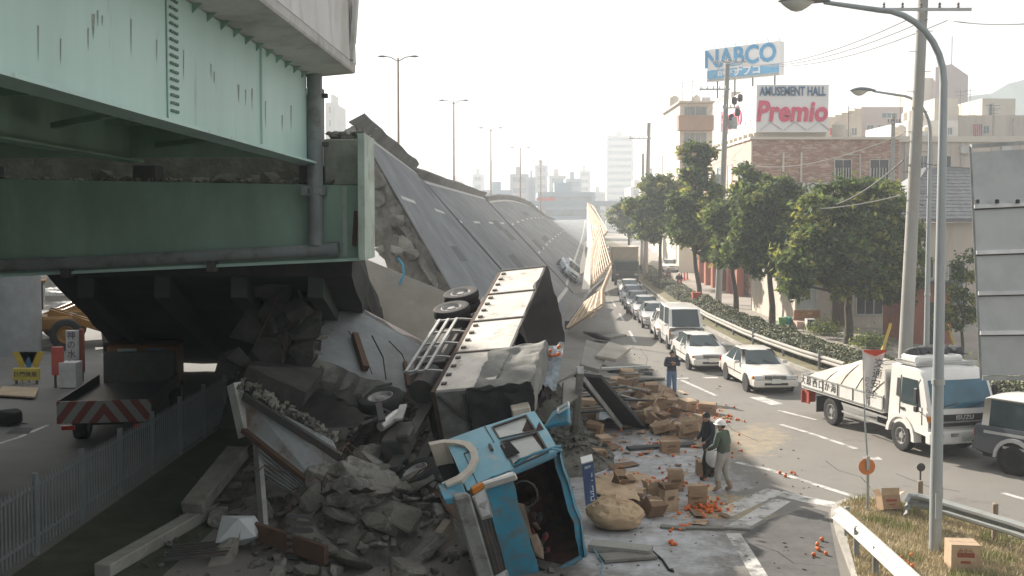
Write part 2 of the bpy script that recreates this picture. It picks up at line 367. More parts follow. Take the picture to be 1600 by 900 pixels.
# vertical stiffeners inside show as dark seams; slab with overhang, haunch brackets, parapet
m = MB(); rs = []
for y in (-45, -20, 2, 6, 10, 14, 18, 22.0):
    q = along((0, gE.y, 9.45), y); dx = q.x + (gE.y - 22) * 0
    ox = -3.34 + .05 * (y - 22)
    rs.append([(-23, y, q.z), (gE.x + .05*(y-22) - .3, y, q.z), (gE.x + .05*(y-22) + .1, y, q.z - .02), (ox - .02, y, q.z + .06), (ox, y, q.z + .1), (ox, y, q.z + .36), (-23, y, q.z + .36)])
m.rings(rs); m.build('deck_slab', CONC_L, br, True)
for i in range(11):
    y = 15.0 + i * .62; q = along((gE.x, gE.y, 9.43), y); m = MB()
    m.add([(q.x + .02, y-.012, q.z-.14), (q.x+.02, y+.012, q.z-.14), (q.x+.02, y+.012, q.z), (q.x+.02, y-.012, q.z), (q.x+.17, y-.012, q.z), (q.x+.17, y+.012, q.z)], [(0,1,2,3), (0,3,4), (1,5,2), (0,4,5,1), (3,2,5,4)]); m.build('bracket', GREEN, br, True)
m = MB(); rs = []
for y in (-45, -20, 2, 6, 10, 14, 18, 21.2, 22.05):
    q = along((0, gE.y, 9.82), y); ox = -3.33 + .05 * (y - 22); rs.append([(ox - .28, y, q.z-.12), (ox, y, q.z-.12), (ox - .06, y, q.z + 1.35), (ox - .22, y, q.z + 1.35)])
m.rings(rs); m.build('parapet', mat('parapet_white', (.62, .61, .60), .85, .1, .7, (.42, .39, .35), .62, .1, .9, .15, 20, stretch=(1, 1, .3)), br, True)
for dy, zz, hh in ((-.35, 10.15, 1.5), (-.1, 10.45, 1.3)):
    m = MB(); m.box((-3.36 + .06, 21.9 + dy, zz + .3), (.09, .16, hh), Matrix.Rotation(.06, 3, 'Y') @ Matrix.Rotation(-.1, 3, 'X')); m.build('joint_cover', CONC_L, br, True, bevel=.01)

# steel pier beam across, deeper towards the left
pb = thing('pier_beam', 'dark green steel crossbeam of the pier with rubble along its top', 'beam', (-8, 22.8, 0))
y0, y1 = 22.0, 23.7
xr, xl = -3.3, -21.0
zt = lambda x: 7.12 + .018 * (xr - x); zb = lambda x: 5.57 - .046 * (xr - x)
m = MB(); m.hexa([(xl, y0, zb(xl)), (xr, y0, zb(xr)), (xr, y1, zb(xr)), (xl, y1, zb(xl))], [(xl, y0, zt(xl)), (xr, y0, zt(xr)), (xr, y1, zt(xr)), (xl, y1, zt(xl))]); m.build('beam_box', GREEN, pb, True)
m = MB(); m.hexa([(xl, y0-.14, zb(xl)-.06), (xr+.03, y0-.14, zb(xr)-.06), (xr+.03, y1+.14, zb(xr)-.06), (xl, y1+.14, zb(xl)-.06)], [(xl, y0-.14, zb(xl)+.004), (xr+.03, y0-.14, zb(xr)+.004), (xr+.03, y1+.14, zb(xr)+.004), (xl, y1+.14, zb(xl)+.004)]); m.build('bottom_flange', GREEN_L, pb, True)
m = MB(); m.box((xr - .28, y0 - .02, 6.34), (.1, .03, 1.5)); m.build('edge_stiffener', GREEN_T, pb, True)
m = MB(); m.box((-3.12, y0 - .02, 6.86), (.15, 1.5, 2.62)); ep = m.build('end_plate', GREEN_T, pb, True, bevel=.01)
m = MB(); m.box((-3.36, y0 - .05, 6.2), (.09, .05, .75), Matrix.Rotation(.07, 3, 'Y')); m.build('torn_plate', RUST, pb, True)
m = MB(); m.box((-3.62, 22.72, 7.62), (.84, 1.3, 1.0)); m.build('bearing_block', mat('stained_block', (.29, .31, .26), .9, .25, 1.2, (.18, .18, .14), .52, .15, 1, .4, 12), pb, True, bevel=.03)
for i, (a_, b__) in enumerate((((-4.22, 21.62, 9.44), (-4.22, 21.62, 5.9)),)):
    m = MB(); m.tube([(-4.16, 21.7, 9.44), (-4.16, 21.7, 7.9), (-4.16, 21.74, 6.5), (-4.17, 21.76, 5.85)], .165, 16); dp = m.build('drain_pipe', GREYPIPE, pb, True, smooth=True)
    for zz in (9.0, 7.98): 
        m = MB(); m.box((-4.2, 21.74, zz), (.62, .14, .09)); m.build('pipe_clamp', STEEL_D, dp, True)
    m = MB(); m.lathe([(.21, -.05), (.21, .06)], 16, Matrix.Translation((-4.16, 21.74, 7.0))); m.box((-4.2, 21.76, 7.0), (.5, .34, .2)); m.build('pipe_collar', GREYPIPE, dp, True)
m = MB(); m.tube([(-16.5, 21.75, 5.22), (-9, 21.75, 5.48), (-3.75, 21.75, 5.76)], .135, 14); hp = m.build('cross_pipe', GREYPIPE, pb, True, smooth=True)
m = MB(); m.tube([(-3.9, 21.75, 5.75), (-3.68, 21.75, 5.765)], .165, 14); m.build('pipe_end', GREYPIPE, hp, True, smooth=True)
for x in (-6.4, -9.5): 
    m = MB(); m.box((x, 21.83, 5.6 - .04*(-3.75-x)), (.16, .3, .42)); m.build('pipe_bracket', STEEL_D, hp, True)
# bearings under girder ends
for x in (gE.x, -7.9, -11.4): 
    m = MB(); m.box((x, 22.3, 7.36), (.5, .5, .42)); m.build('bearing', STEEL_D, pb, True, bevel=.02)
# crumbs of concrete along the beam top, in two loads
rnd = random.Random(3)
m = MB()
for i in range(420):
    x = rnd.uniform(-12, -3.3); y = rnd.uniform(22.0, 23.2); s_ = rnd.uniform(.03, .16) * (1.3 if x > -9 else .7); zz = zt(x)
    m.chunk((x, y, zz + s_*.32), (s_*1.3, s_, s_*.8), rnd, Matrix.Rotation(rnd.uniform(0, 6), 3, 'Z'), 9)
for i in range(150):
    s_ = rnd.uniform(.04, .15); m.chunk((rnd.uniform(-4.0, -3.2), rnd.uniform(22.1, 23.2), 8.12 + s_*.3 + rnd.uniform(0, .12)), (s_*1.3, s_, s_), rnd, None, 9)
stuff(m.build('rubble_crumbs', CONC_D, pb, True))
for i in range(9):
    x = rnd.uniform(-9, -3.8); s_ = rnd.uniform(.2, .42); m = MB().chunk((0, 0, 0), (s_*1.4, s_, s_*.7), rnd); o = m.build('concrete_chunk', CONC_D, pb); o.location = V((x, 22.25, zt(x) + s_*.3)) - V(pb.location); o.rotation_euler = (0, 0, rnd.uniform(0, 6))
# the pier's column, mostly hidden in the dark
m = MB()
for x in (-13.2,): m.box((x, 23.0, 2.5), (2.2, 1.9, 5.4))
m.build('pier_column', GREEN, pb, True, bevel=.05)
m = MB(); m.box((-12.6, 23.45, 8.2), (16.6, .3, 2.3)); m.build('ballast_wall', CONC_D, pb, True)

# ================================================================ FALLEN DECK
ST = [dict(tl=P(556, 196, 39.5), br=P(775, 575, 37.0)), dict(tl=P(648, 267, 58), br=P(868, 516, 55)), dict(tl=P(757, 308, 100), br=P(899, 461, 85)),
      dict(tl=P(826, 321, 136), br=P(912, 388, 130)), dict(tl=P(868, 344, 215), br=P(918, 343, 215))]
labels = ['nearest fallen expressway span, rolled steeply on its side with a broken end', 'second fallen expressway span leaning behind the nearest one', 'third fallen expressway span, humped, with two rows of lane dashes', 'farthest expressway span dipping flat towards the hazy city']
def span_pt(i, s_, t, off=0.0):
    a_, b__ = ST[i], ST[i+1]
    tl = a_['tl'].lerp(b__['tl'], s_); br_ = a_['br'].lerp(b__['br'], s_)
    if i == 2: tl = tl + Z * (math.sin(s_*math.pi) * .5)
    if i in (1, 2): off = off - (.35 if i == 1 else .5) * (1 - s_)
    if i == 3: tl = tl - Z * (math.sin(s_*math.pi) * .5); br_ = br_ - Z * math.sin(s_*math.pi) * .6
    p = tl.lerp(br_, t)
    if off or i in (1, 2):
        d = (br_ - tl).normalized(); al = (b__['br'] - a_['br']).normalized(); nn = al.cross(d) * -1
        if nn.z < 0: nn = -nn
        p = p + nn.normalized() * off
    return p
EDGEW = mat('edge_line_white', (.55, .55, .53), .8, .12, 2, (.3, .3, .29), .62, .08, 2)
PAR = mat('parapet_dark', (.15, .155, .145), .9, .25, .6, (.25, .24, .22), .6, .12, .5, .4, 10)
spans = []
for i in range(4):
    sp = thing('fallen_deck_span', labels[i], 'road deck', (ST[i]['br'].lerp(ST[i+1]['br'], .5)).to_tuple()[:2] + (0,), group='fallen expressway spans'); spans.append(sp)
    e0, e1 = (.0, .992) if i else (.0, .99)
    NS, NT = 12, 14
    sv = [e0 + (e1 - e0) * k / NS for k in range(NS + 1)]; tv = [k / NT for k in range(NT + 1)]
    rr = random.Random(20 + i)
    def jag(k, t): return 0
    # asphalt sheet
    m = MB(); m.rings([[span_pt(i, s_, t, .0) for t in tv] for s_ in sv], cap=False, closed=False); m.build('road_surface', ASPH_D, sp, True, smooth=True)
    # slab and girder body under it
    th = 1.55 if i == 0 else 1.0
    prof = [(0, -.05), (.02, -.5), (.2, -.62), (.22, -th), (.78, -th), (.8, -.62), (.98, -.5), (1, -.05)]
    m = MB(); m.rings([[span_pt(i, s_, t, o_) for t, o_ in prof] for s_ in sv]); m.build('deck_body', CONC_W, sp, True)
    # lane dashes
    for tt in ((.30,) if i < 2 else (.30, .62)):
        ln = (ST[i+1]['br'] - ST[i]['br']).length; nd = max(2, int(ln / (6.4 if i < 2 else 5)))
        for k in range(nd):
            s0 = (k + .12) / nd; s1 = s0 + (.36 if i < 2 else .3) / nd; w_ = .008 if i < 2 else .009
            m = MB(); m.rings([[span_pt(i, s_, tt - w_, .006), span_pt(i, s_, tt + w_, .006)] for s_ in (s0, (s0+s1)/2, s1)], cap=False, closed=False); m.build('lane_dash', EDGEW, sp, True)
    for tt in (.025, .93):
        m = MB(); m.rings([[span_pt(i, s_, tt - .011, .006), span_pt(i, s_, tt + .011, .006)] for s_ in sv], cap=False, closed=False); m.build('edge_line', EDGEW, sp, True)
    # dark expansion joint at the far end
    m = MB(); m.rings([[span_pt(i, .966 if i < 2 else .99, t, .03), span_pt(i, .994 if i < 2 else .996, t, .03)] for t in tv], cap=False, closed=False); m.build('expansion_joint', DARK if i < 2 else EDGEW, sp, True)
    # parapet on the high side
    hh = .5
    m = MB(); rs = []
    for k, s_ in enumerate(sv):
        q = span_pt(i, s_, 0); nn = span_pt(i, s_, 0, 1) - q; ct = (span_pt(i, s_, .05) - q).normalized(); j_ = rr.uniform(-.05, .05)
        rs.append([q - ct*.3 - nn*.2, q + ct*.03 - nn*.02, q - ct*.06 + nn*(hh + j_), q - ct*.22 + nn*(hh + j_)])
    m.rings(rs); m.build('parapet', PAR, sp, True)
    # broken lumps at each end of the parapet
    q = span_pt(i, .0, 0, .6)
    for k in range(3 if i < 3 else 0):
        s_ = rr.uniform(.12, .3); m = MB().chunk(q + V((rr.uniform(-.7, .3), rr.uniform(-.3, .9), rr.uniform(-.6, .1))), (s_*1.4, s_, s_*.8), rr); m.build('concrete_chunk', CONC_D, sp, True)
rr = random.Random(8)
for i in range(3):
    for k in range(7):
        s0, t0 = rr.uniform(.05, .9), rr.uniform(.05, .8); pp_ = [(s0, t0)]
        for q in range(6): pp_.append((pp_[-1][0] + rr.uniform(-.03, .035), pp_[-1][1] + rr.uniform(.01, .06)))
        pp_ = [(min(.95, max(.02, a_)), min(.97, b__)) for a_, b__ in pp_]; m = MB(); m.rings([[span_pt(i, a_, b__, .012), span_pt(i, a_ + .0022, b__, .012)] for a_, b__ in pp_], cap=False, closed=False); m.build('crack', DARK, spans[i], True)
    for k in range(3):
        s0, t0, ds_, dt_ = rr.uniform(.05, .8), rr.uniform(.1, .8), rr.uniform(.05, .14), rr.uniform(.05, .12); m = MB(); m.rings([[span_pt(i, s0 + ds_*a_, t0 + dt_*b__, .007) for b__ in (0, .5, 1)] for a_ in (0, .5, 1)], cap=False, closed=False); m.build('asphalt_patch', mat('deck_patch', (.13, .14, .147), .9, .15, 1), spans[i], True)
# exposed broken end of the nearest span: a rough face of concrete with its aggregate and torn edges
m = MB(); rr = random.Random(5); rs = []
for k in range(41):
    t = k / 40; row = []
    for j in range(9):
        o_ = -.05 - j * .2
        q = span_pt(0, 0, t, o_) + V((0, -1, 0)) * (.08 + (.5 if 1 < j < 7 else .15) * abs(mnoise.noise(V((t*9, j*.7, 2)))) + .1 * rr.random()) + V((rr.uniform(-.06, .06), 0, rr.uniform(-.06, .06)))
        row.append(q)
    rs.append(row)
m.rings(rs, cap=False, closed=False); m.build('broken_end', CONC_D, spans[0], True)
for k in range(26):
    t = rr.random()*.95; q = span_pt(0, 0, t, rr.uniform(-1.6, -.3)) + V((0, -.25 - rr.random()*.25, 0)); s_ = rr.uniform(.25, .9)
    m = MB().chunk(q, (s_, s_*.6, s_*.8), rr, Matrix.Rotation(rr.uniform(0, 6), 3, 'Y')); m.build('concrete_chunk', CONC_D if k % 3 else CONC, spans[0], True)
m = MB(); m.rings([[span_pt(0, -.006, t, .02), span_pt(0, .012, t, .02), span_pt(0, .012, t, -.12), span_pt(0, -.006, t, -.12)] for t in tv]); m.build('steel_edge', STEEL_D, spans[0], True)
m = MB(); m.tube([P(622, 403, 36.6), P(630, 414, 36.5), P(631, 428, 36.4), P(624, 444, 36.4)], .04, 8); m.build('blue_conduit', mat('blue_conduit_plastic', (.04, .32, .50), .4), spans[0], True)

# noise barrier of tan lattice panels on the low edge, buckled
LAT = mat('tan_lattice_steel', (.56, .44, .30), .65, .15, 2, (.31, .22, .15), .6, .12, 1.5)
BAK = mat('tan_panel_back', (.25, .185, .12), .8, .15, 1)
WPANEL = mat('cream_wall_panel', (.58, .55, .48), .8, .1, .6)
nb = thing('noise_barrier', 'buckled tan lattice noise barrier along the low edge of the fallen expressway', 'barrier', (6, 90, 0))
def lattice(nm, c4, nu, nv, d_=.06):
    a_, b__, c_, e_ = [P(*q) for q in c4]      # around: bottom-near, bottom-far, top-far, top-near
    pn = MB(); pn.plate(a_, b__, c_, e_, .05); po = pn.build('panel', BAK, nb, True)
    n_ = (c_ - a_).cross(e_ - b__).normalized()
    if n_.dot(V((0, 0, H)) - a_) < 0: n_ = -n_
    n_ *= d_
    m = MB()
    def at(u, v): return a_.lerp(b__, u).lerp(e_.lerp(c_, u), v) + n_ * 1.6
    for k in range(nu + 1): m.bar(at(k/nu, 0), at(k/nu, 1), .09, .1, n_)
    for k in range(nv + 1): m.bar(at(0, k/nv), at(1, k/nv), .09, .1, n_)
    stuff(m.build('lattice', LAT, po, True))
lattice('l', [(921, 452, 83), (924, 392, 100), (938, 352, 100), (956, 412, 83)], 8, 11)
lattice('l', [(924, 396, 100), (919, 318, 150), (927, 322, 150), (950, 362, 100)], 7, 7)
lattice('l', [(888, 514, 53), (916, 474, 57), (942, 455, 57), (942, 478, 53)], 11, 5)
for c4 in ([(909, 452, 80), (919, 384, 102), (924, 384, 102), (922, 452, 80)], [(920, 384, 102), (919, 320, 150), (923, 330, 150), (928, 384, 102)]):
    m = MB(); m.plate(*[P(*q) for q in c4], .25); m.build('wall_panel', WPANEL, nb, True)
m = MB(); m.bar(P(886, 508, 55), P(922, 458, 72), .25, .45); m.bar(P(918, 460, 75), P(945, 436, 80), .2, .3); m.build('bottom_rail', STEEL_D, nb, True)
m = MB(); m.bar(P(921, 492, 53), P(944, 465, 56), .12, .4); m.bar(P(935, 470, 64), P(955, 420, 80), .12, .5); m.build('post', LAT, nb, True)
# ================================================================ FALLEN SLABS AND RUBBLE, LEFT
BLUEC = mat('grey_blue_slab_top', (.29, .31, .31), .9, .2, .9, (.20, .205, .195), .56, .15, .8, .3, 18)
def slab(name, c4, t, mt, label, cat, seed, jag=.25, nu=14, nv=10, under=CONC_D, rough_sides=(0, 1, 2, 3)):
    """a broken slab: a, b, c, d run round its top; the torn edge is an uneven ring of concrete."""
    a_, b__, c_, d_ = [V(q) for q in c4]; rr = random.Random(seed)
    nn = (c_ - a_).cross(d_ - b__).normalized()
    if nn.z < 0: nn = -nn
    root = thing(name, label, cat, V(((a_ + c_).x/2, (a_ + c_).y/2, min(q.z for q in (a_, b__, c_, d_)) - t)))
    # outline with torn steps
    pts = []
    cs = [a_, b__, c_, d_]; ce = sum(cs, V()) / 4
    for k in range(4):
        p, q = cs[k], cs[(k+1) % 4]; n_ = nu if k % 2 == 0 else nv
        for j in range(n_):
            s_ = p.lerp(q, j / n_); amp = jag if k in rough_sides else .02
            s_ = s_ + (ce - s_).normalized() * amp * abs(mnoise.noise(s_ * 1.9 + V((seed, 0, 0)))) * 1.6 + V((rr.uniform(-.03, .03),)*3) * (amp / .25)
            pts.append(s_)
    pts = [q - nn * (q - ce).dot(nn) for q in pts]
    m = MB(); m.add(pts, [list(range(len(pts)))]); m.build('top_face', mt, root, True)
    m = MB(); lay = []
    for j, f_ in enumerate((0.004, .22, .5, .78, 1)):
        row = []
        for q in pts:
            o_ = (q - ce); o_ -= nn * o_.dot(nn); o_.normalize()
            bulge = (0, .12, .2, .12, -.1)[j] * (1 if jag > .1 else .1)
            row.append(q - nn * (t * f_) + o_ * (bulge * rr.uniform(.3, 1.2)) + V((rr.uniform(-.04, .04), rr.uniform(-.04, .04), rr.uniform(-.04, .04))) * (0 if j == 0 else jag*3))
        lay.append(row)
    m.rings(lay); m.build('broken_edge', under, root, True)
    return root, nn, ce
# slab that leans between the viaduct and the lorry
A_ = [P(512, 441, 29), P(668, 548, 28.5), P(640, 606, 25.5), P(487, 572, 25.5)]
sl, nn, ce = slab('leaning_slab', A_, .95, BLUEC, 'thick cracked grey concrete slab leaning behind the upturned lorry wheel', 'slab', 4, .3, under=CONC)
def onslab(u, v):
    q = A_[0].lerp(A_[1], u).lerp(A_[3].lerp(A_[2], u), v); return q - nn * (q - ce).dot(nn)
m = MB(); m.plate(onslab(0, 0), onslab(1, 0), onslab(1, .1), onslab(0, .055), .03); m.build('pale_edge_strip', mat('pink_white_edge', (.50, .44, .40), .8), sl, True)
rr = random.Random(11)
def onsl(u, v, o_=.01):
    q = A_[0].lerp(A_[1], u).lerp(A_[3].lerp(A_[2], u), v); return q - nn * (q - ce).dot(nn) + nn * o_
for (u0, v0, u1, v1, w_) in ((.28, .45, .6, .9, .012), (.5, .35, .75, .9, .018), (.66, .3, .9, .58, .014)):
    mid = onsl((u0+u1)/2 + .03, (v0+v1)/2 - .03, .008); m = MB(); m.bar(onsl(u0, v0, .008), mid, w_*2, .012, nn); m.bar(mid, onsl(u1, v1, .008), w_*1.5, .012, nn); m.build('crack', DARK, sl, True)
m = MB(); m.bar(onsl(.34, .52, .12), onsl(.52, .92, .12), .16, .16, nn); m.build('steel_stub', RUST, sl, True)
m = MB(); m.bar(onsl(.86, .55, .06), onsl(.98, .9, .06), .1, .1, nn); m.build('steel_stub', RUST, sl, True)
for k in range(22):
    u = rr.uniform(0, 1); v = rr.uniform(.85, 1.06) if k % 2 else rr.uniform(.3, 1); u = u if k % 2 else rr.uniform(-.03, .12); s_ = rr.uniform(.15, .45)
    m = MB().chunk(onsl(u, v, -.1 - rr.random()*.4), (s_*1.3, s_, s_*.8), rr, Matrix.Rotation(rr.uniform(0, 6), 3, 'Z')); m.build('concrete_chunk', CONC_D if k % 3 else CONC, sl, True)
# plain wall face behind it
w4 = [P(470, 545, 34.5), P(700, 600, 34.5), P(700, 468, 37.0), P(500, 385, 37.2)]
m = MB(); m.plate(w4[0], w4[1], w4[2], w4[3], .4); o = solo(m, 'fallen_pier_wall', CONC_W, 'flat scratched brown-grey concrete wall below the broken deck end', 'wall', bevel=.03)
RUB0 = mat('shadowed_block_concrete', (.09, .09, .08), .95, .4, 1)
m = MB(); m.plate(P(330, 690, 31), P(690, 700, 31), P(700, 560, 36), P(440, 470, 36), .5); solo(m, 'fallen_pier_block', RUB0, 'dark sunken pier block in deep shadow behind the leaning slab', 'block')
# the dark half span that dropped from the pier beam towards the side road
D0, D1, D2, D3 = V((-10.6, 23.3, 6.3)), V((-3.6, 23.3, 6.3)), V((-5.0, 43, 1.4)), V((-16.2, 43, 1.4))
ds, n2, c2_ = slab('dropped_deck', [D0, D1, D2, D3], 1.2, ASPH_D, 'dark dropped deck slab hanging from the pier beam down to the side road', 'road deck', 9, .2, under=mat('shade_dark_concrete', (.042, .042, .038), .95, .3, .6))  # edge and underside coloured near black for the shade beneath the slab
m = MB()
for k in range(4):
    a_ = D0.lerp(D1, (k + .5)/4) - V((0, 0, 1.25)); b__ = D3.lerp(D2, (k + .5)/4) - V((0, 0, .75)); m = MB(); m.bar(a_, b__, .35, .9); m.build('girder', mat('very_dark_green', (.035, .048, .04), .7), ds, True)  # girders under the slab in a very dark green
# broken concrete hanging at the beam's end, with bent rebar
RUB2 = mat('hanging_dark_concrete', (.075, .075, .066), .95, .45, 1.5, (.04, .04, .035), .5, .18, 1.2, 1.0, 8)  # grey darkened to hold the shade under the pier beam
hp_ = thing('hanging_concrete', 'jagged mass of broken concrete with bent bars hanging beneath the pier beam', 'rubble', (-6, 25, 2.5))
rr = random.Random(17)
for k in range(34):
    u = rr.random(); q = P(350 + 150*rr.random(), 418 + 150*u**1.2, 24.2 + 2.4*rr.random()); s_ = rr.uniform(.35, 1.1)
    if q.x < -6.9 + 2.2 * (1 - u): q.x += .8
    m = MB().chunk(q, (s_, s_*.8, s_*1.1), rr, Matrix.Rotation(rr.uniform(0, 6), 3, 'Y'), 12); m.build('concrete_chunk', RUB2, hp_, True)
for k in range(11):
    a_ = P(rr.uniform(420, 500), rr.uniform(450, 560), 24.4 + rr.random()); b__ = a_ + V((rr.uniform(-.7, .5), rr.uniform(-.2, .3), rr.uniform(-1.6, -.7)))
    m = MB(); m.tube([a_, a_.lerp(b__, .5) + V((rr.uniform(-.15, .15), 0, 0)), b__], .016, 5); m.build('rebar', RUST, hp_, True)

# crumpled girder panel on two posts
GP = mat('weathered_grey_panel', (.36, .39, .39), .75, .2, .8, (.20, .13, .085), .58, .1, 1.1, .2, 20)
gp = thing('crumpled_girder_panel', 'crumpled grey steel girder panel streaked with rust, propped above the rubble', 'girder', tuple(P(450, 870, 20.0).xy) + (0,))
q = [P(374, 603, 22.2), P(383, 672, 22.0), P(512, 778, 20.4), P(556, 742, 20.6), P(525, 690, 21.2)]
m = MB(); m.plate(P(383, 672, 22.0), P(513, 778, 20.4), P(556, 742, 20.6), P(386, 622, 22.2), .05); m.build('web_plate', GP, gp, True)
m = MB(); m.plate(P(376, 612, 22.1), P(386, 624, 22.15), P(532, 716, 21.0), P(520, 688, 21.3), .06); m.build('upper_plate', GP, gp, True)
m = MB(); m.bar(P(381, 619, 22.0), P(533, 715, 20.9), .1, .16); m.build('flange', STEEL_D, gp, True)
m = MB(); m.bar(P(380, 672, 21.9), P(516, 780, 20.3), .12, .1); m.build('lower_flange', RUST, gp, True)
m = MB(); m.bar(P(366, 600, 22.3), P(384, 682, 22.0), .2, .3); m.build('end_flange', CONC_L, gp, True)
for a_, b__ in (((398, 690, 21.7), (410, 862, 19.9)), ((482, 755, 20.8), (497, 893, 19.2))):
    for k, dx in enumerate((0, 7)):
        p0, p1 = P(a_[0] + dx, a_[1], a_[2] + .1*k), P(b__[0] + dx, b__[1], b__[2] + .1*k); p1.z = max(p1.z, .05)
        m = MB(); m.bar(p0, p1, .1, .1); m.build('post', STEEL if k else STEEL_D, gp, True)
p0, p1, p2, p3 = P(404, 692, 21.6), P(484, 764, 20.7), P(486, 790, 20.6), P(408, 742, 21.3)
m = MB(); rs = []
for k in range(25):
    v = k / 24; o_ = V((0, -.05, .02)) * (1 if k % 4 < 2 else -1)
    rs.append([p0.lerp(p3, v) + o_, p1.lerp(p2, v) + o_])
m.rings(rs, cap=False, closed=False); m.build('corrugated_sheet', GP, gp, True)
# concrete crumbs along its torn top
m = MB(); rr = random.Random(31)
for k in range(130):
    t = rr.random(); s_ = rr.uniform(.05, .2); q_ = P(374, 600, 22.2).lerp(P(522, 688, 21.3), t) + V((rr.uniform(-.1, .1), rr.uniform(-.1, .25), rr.uniform(-.02, .12))); m.chunk(q_, (s_, s_, s_), rr, None, 8)
stuff(m.build('torn_concrete', CONC_D, gp, True))
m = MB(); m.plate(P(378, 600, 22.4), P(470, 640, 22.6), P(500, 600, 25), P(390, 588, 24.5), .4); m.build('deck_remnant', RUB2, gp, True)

# ---- rubble heap: small stuff as one mass, the big lumps singly
def heap(x, y):
    h_ = 0
    for cx, cy, rx, ry, hz in ((-3.0, 20.8, 1.9, 2.2, 1.15), (-2.6, 25.5, 2.4, 2.0, .7), (-5.6, 23.5, 1.6, 2.4, .5), (-.6, 23.6, 1.6, 1.8, .5), (1.2, 27.5, 1.6, 2.6, .6), (.3, 29.8, 2.0, 3.2, 1.9), (-1.5, 29, 3.2, 4, 1.6)):
        d2 = ((x-cx)/rx)**2 + ((y-cy)/ry)**2
        if d2 < 1: h_ = max(h_, hz * (1 - d2)**.8)
    return h_
RUB = mat('dirty_shaded_rubble', (.18, .178, .155), .95, .5, 2.2, (.085, .08, .068), .5, .18, 1.2, 1.0, 8)  # dirty mottling; base grey lowered to stand in for shade
rr = random.Random(41); m = MB()
NX, NY = 60, 64; rs = []
for j in range(NY + 1):
    y = 17 + j * 17 / NY; row = []
    for i in range(NX + 1):
        x = -7.6 + i * 12.2 / NX; hh = heap(x, y); row.append((x, y, hh * (1 + .3 * mnoise.noise(V((x*2, y*2, 0)))) - .05 + .06 * mnoise.noise(V((x*5, y*5, 3)))))
    rs.append(row)
m.rings(rs, cap=False, closed=False)
for k in range(2600):
    x, y = rr.uniform(-7.4, 3.2), rr.uniform(17.5, 32); hh = heap(x, y)
    if hh < .08 and rr.random() < .72: continue
    if hh < .08 and x > 1.2: continue
    s_ = rr.uniform(.04, .2); m.chunk((x, y, hh + s_*.2), (s_*1.4, s_, s_*.8), rr, Matrix.Rotation(rr.uniform(0, 6), 3, 'Z'), 8)
tag(stuff(m.build('rubble', RUB)), 'loose grey concrete rubble and dust heaped under the fallen deck', 'rubble')
tmpl = []
RUBL = mat('dusty_rubble', (.27, .265, .24), .95, .35, 2.5, (.13, .125, .108), .52, .12, 3, 1.0, 12)
for k in range(14):
    sh_ = ((1.3, 1.0, .62), (1.5, 1.0, .28), (1.1, .8, .8), (1.7, .7, .35))[k % 4]
    me = MB().chunk((0, 0, 0), sh_, rr, None, 18).build('concrete_chunk', (RUB, RUBL, RUB, CONC_D)[k % 4 if k < 8 else (k+1) % 4], bevel=.03, seg=1)
    for v in me.data.vertices: v.co += V((mnoise.noise(v.co*7), mnoise.noise(v.co*7 + V((9, 0, 0))), mnoise.noise(v.co*7 + V((0, 9, 0)))))*.05
    tmpl.append(me)
cnt = 0
for k in range(240):
    x, y = (rr.gauss(-2.9, .95), rr.gauss(20.5, 1.2)) if k < 170 else (rr.uniform(-6.5, -.5), rr.uniform(18.6, 26))
    hh = heap(x, y); s_ = rr.uniform(.1, .38) if k % 5 else rr.uniform(.45, .95)
    if x > -1.4 and y < 22: continue
    o = tmpl[cnt] if cnt < 14 else tmpl[cnt % 14].copy()
    if cnt >= 14: col.objects.link(o)
    o.location = (x, y, hh * 1.02 + s_ * .14); o.scale = (s_, s_, s_); o.rotation_euler = (rr.uniform(-.6, .6), rr.uniform(-.6, .6), rr.uniform(0, 6))
    zn = 'beside the panel posts' if x < -4.4 else ('at the front foot of the rubble heap' if y < 19.6 else ('behind the heap under the leaning slab' if y > 22.2 else ('on the crest of the rubble heap' if x < -2.4 else 'between the heap and the front wheel'))); sz = 'big' if s_ > .4 else ('middling' if s_ > .22 else 'small')
    tag(o, sz + ' dirty concrete lump ' + zn, 'concrete lump', sz + ' concrete lumps ' + zn); cnt += 1
for k in range(26):   # bent reinforcing bars sticking out of the heap
    x, y = rr.gauss(-3.0, 1.3), rr.gauss(21, 1.6); p0 = V((x, y, heap(x, y))); a = rr.uniform(0, 6.28); ln = rr.uniform(.5, 1.5); d = V((math.cos(a), math.sin(a), .7))*ln
    m = MB(); m.tube([p0 - Z*.05, p0 + d*.4 + V((0, 0, .1)), p0 + d*.75 + V((rr.uniform(-.2, .2), 0, .05)), p0 + d*.95 + V((rr.uniform(-.3, .3), rr.uniform(-.2, .2), -.25))], .014, 5)
    tag(m.build('reinforcing_bar', RUST, origin=p0), 'thin bent reinforcing bar sticking out of the rubble heap', 'rebar', 'bent bars in the rubble heap')
for k in range(9):   # twisted sheet steel
    x, y = rr.uniform(-5.5, -1.6), rr.uniform(19.2, 23.5); p0 = V((x, y, heap(x, y) + .12)); a = rr.uniform(0, 6.28); ux = V((math.cos(a), math.sin(a), rr.uniform(-.3, .5)))*rr.uniform(.6, 1.3); uy = V((-math.sin(a), math.cos(a), rr.uniform(-.2, .4)))*rr.uniform(.25, .5)
    m = MB(); m.rings([[p0 + ux*(i/8) + uy*(j/4) + Z*.14*mnoise.noise(V((i*.5, j*.5, k))) for j in range(5)] for i in range(9)], cap=False, closed=False)
    tag(m.build('twisted_sheet', [STEEL_D, RUST, GP][k % 3], origin=p0, smooth=True), ['dark', 'rusty', 'pale grey'][k % 3] + ' twisted steel sheet lying on the rubble heap', 'sheet steel', ['dark', 'rusty', 'pale'][k % 3] + ' twisted sheets on the heap')
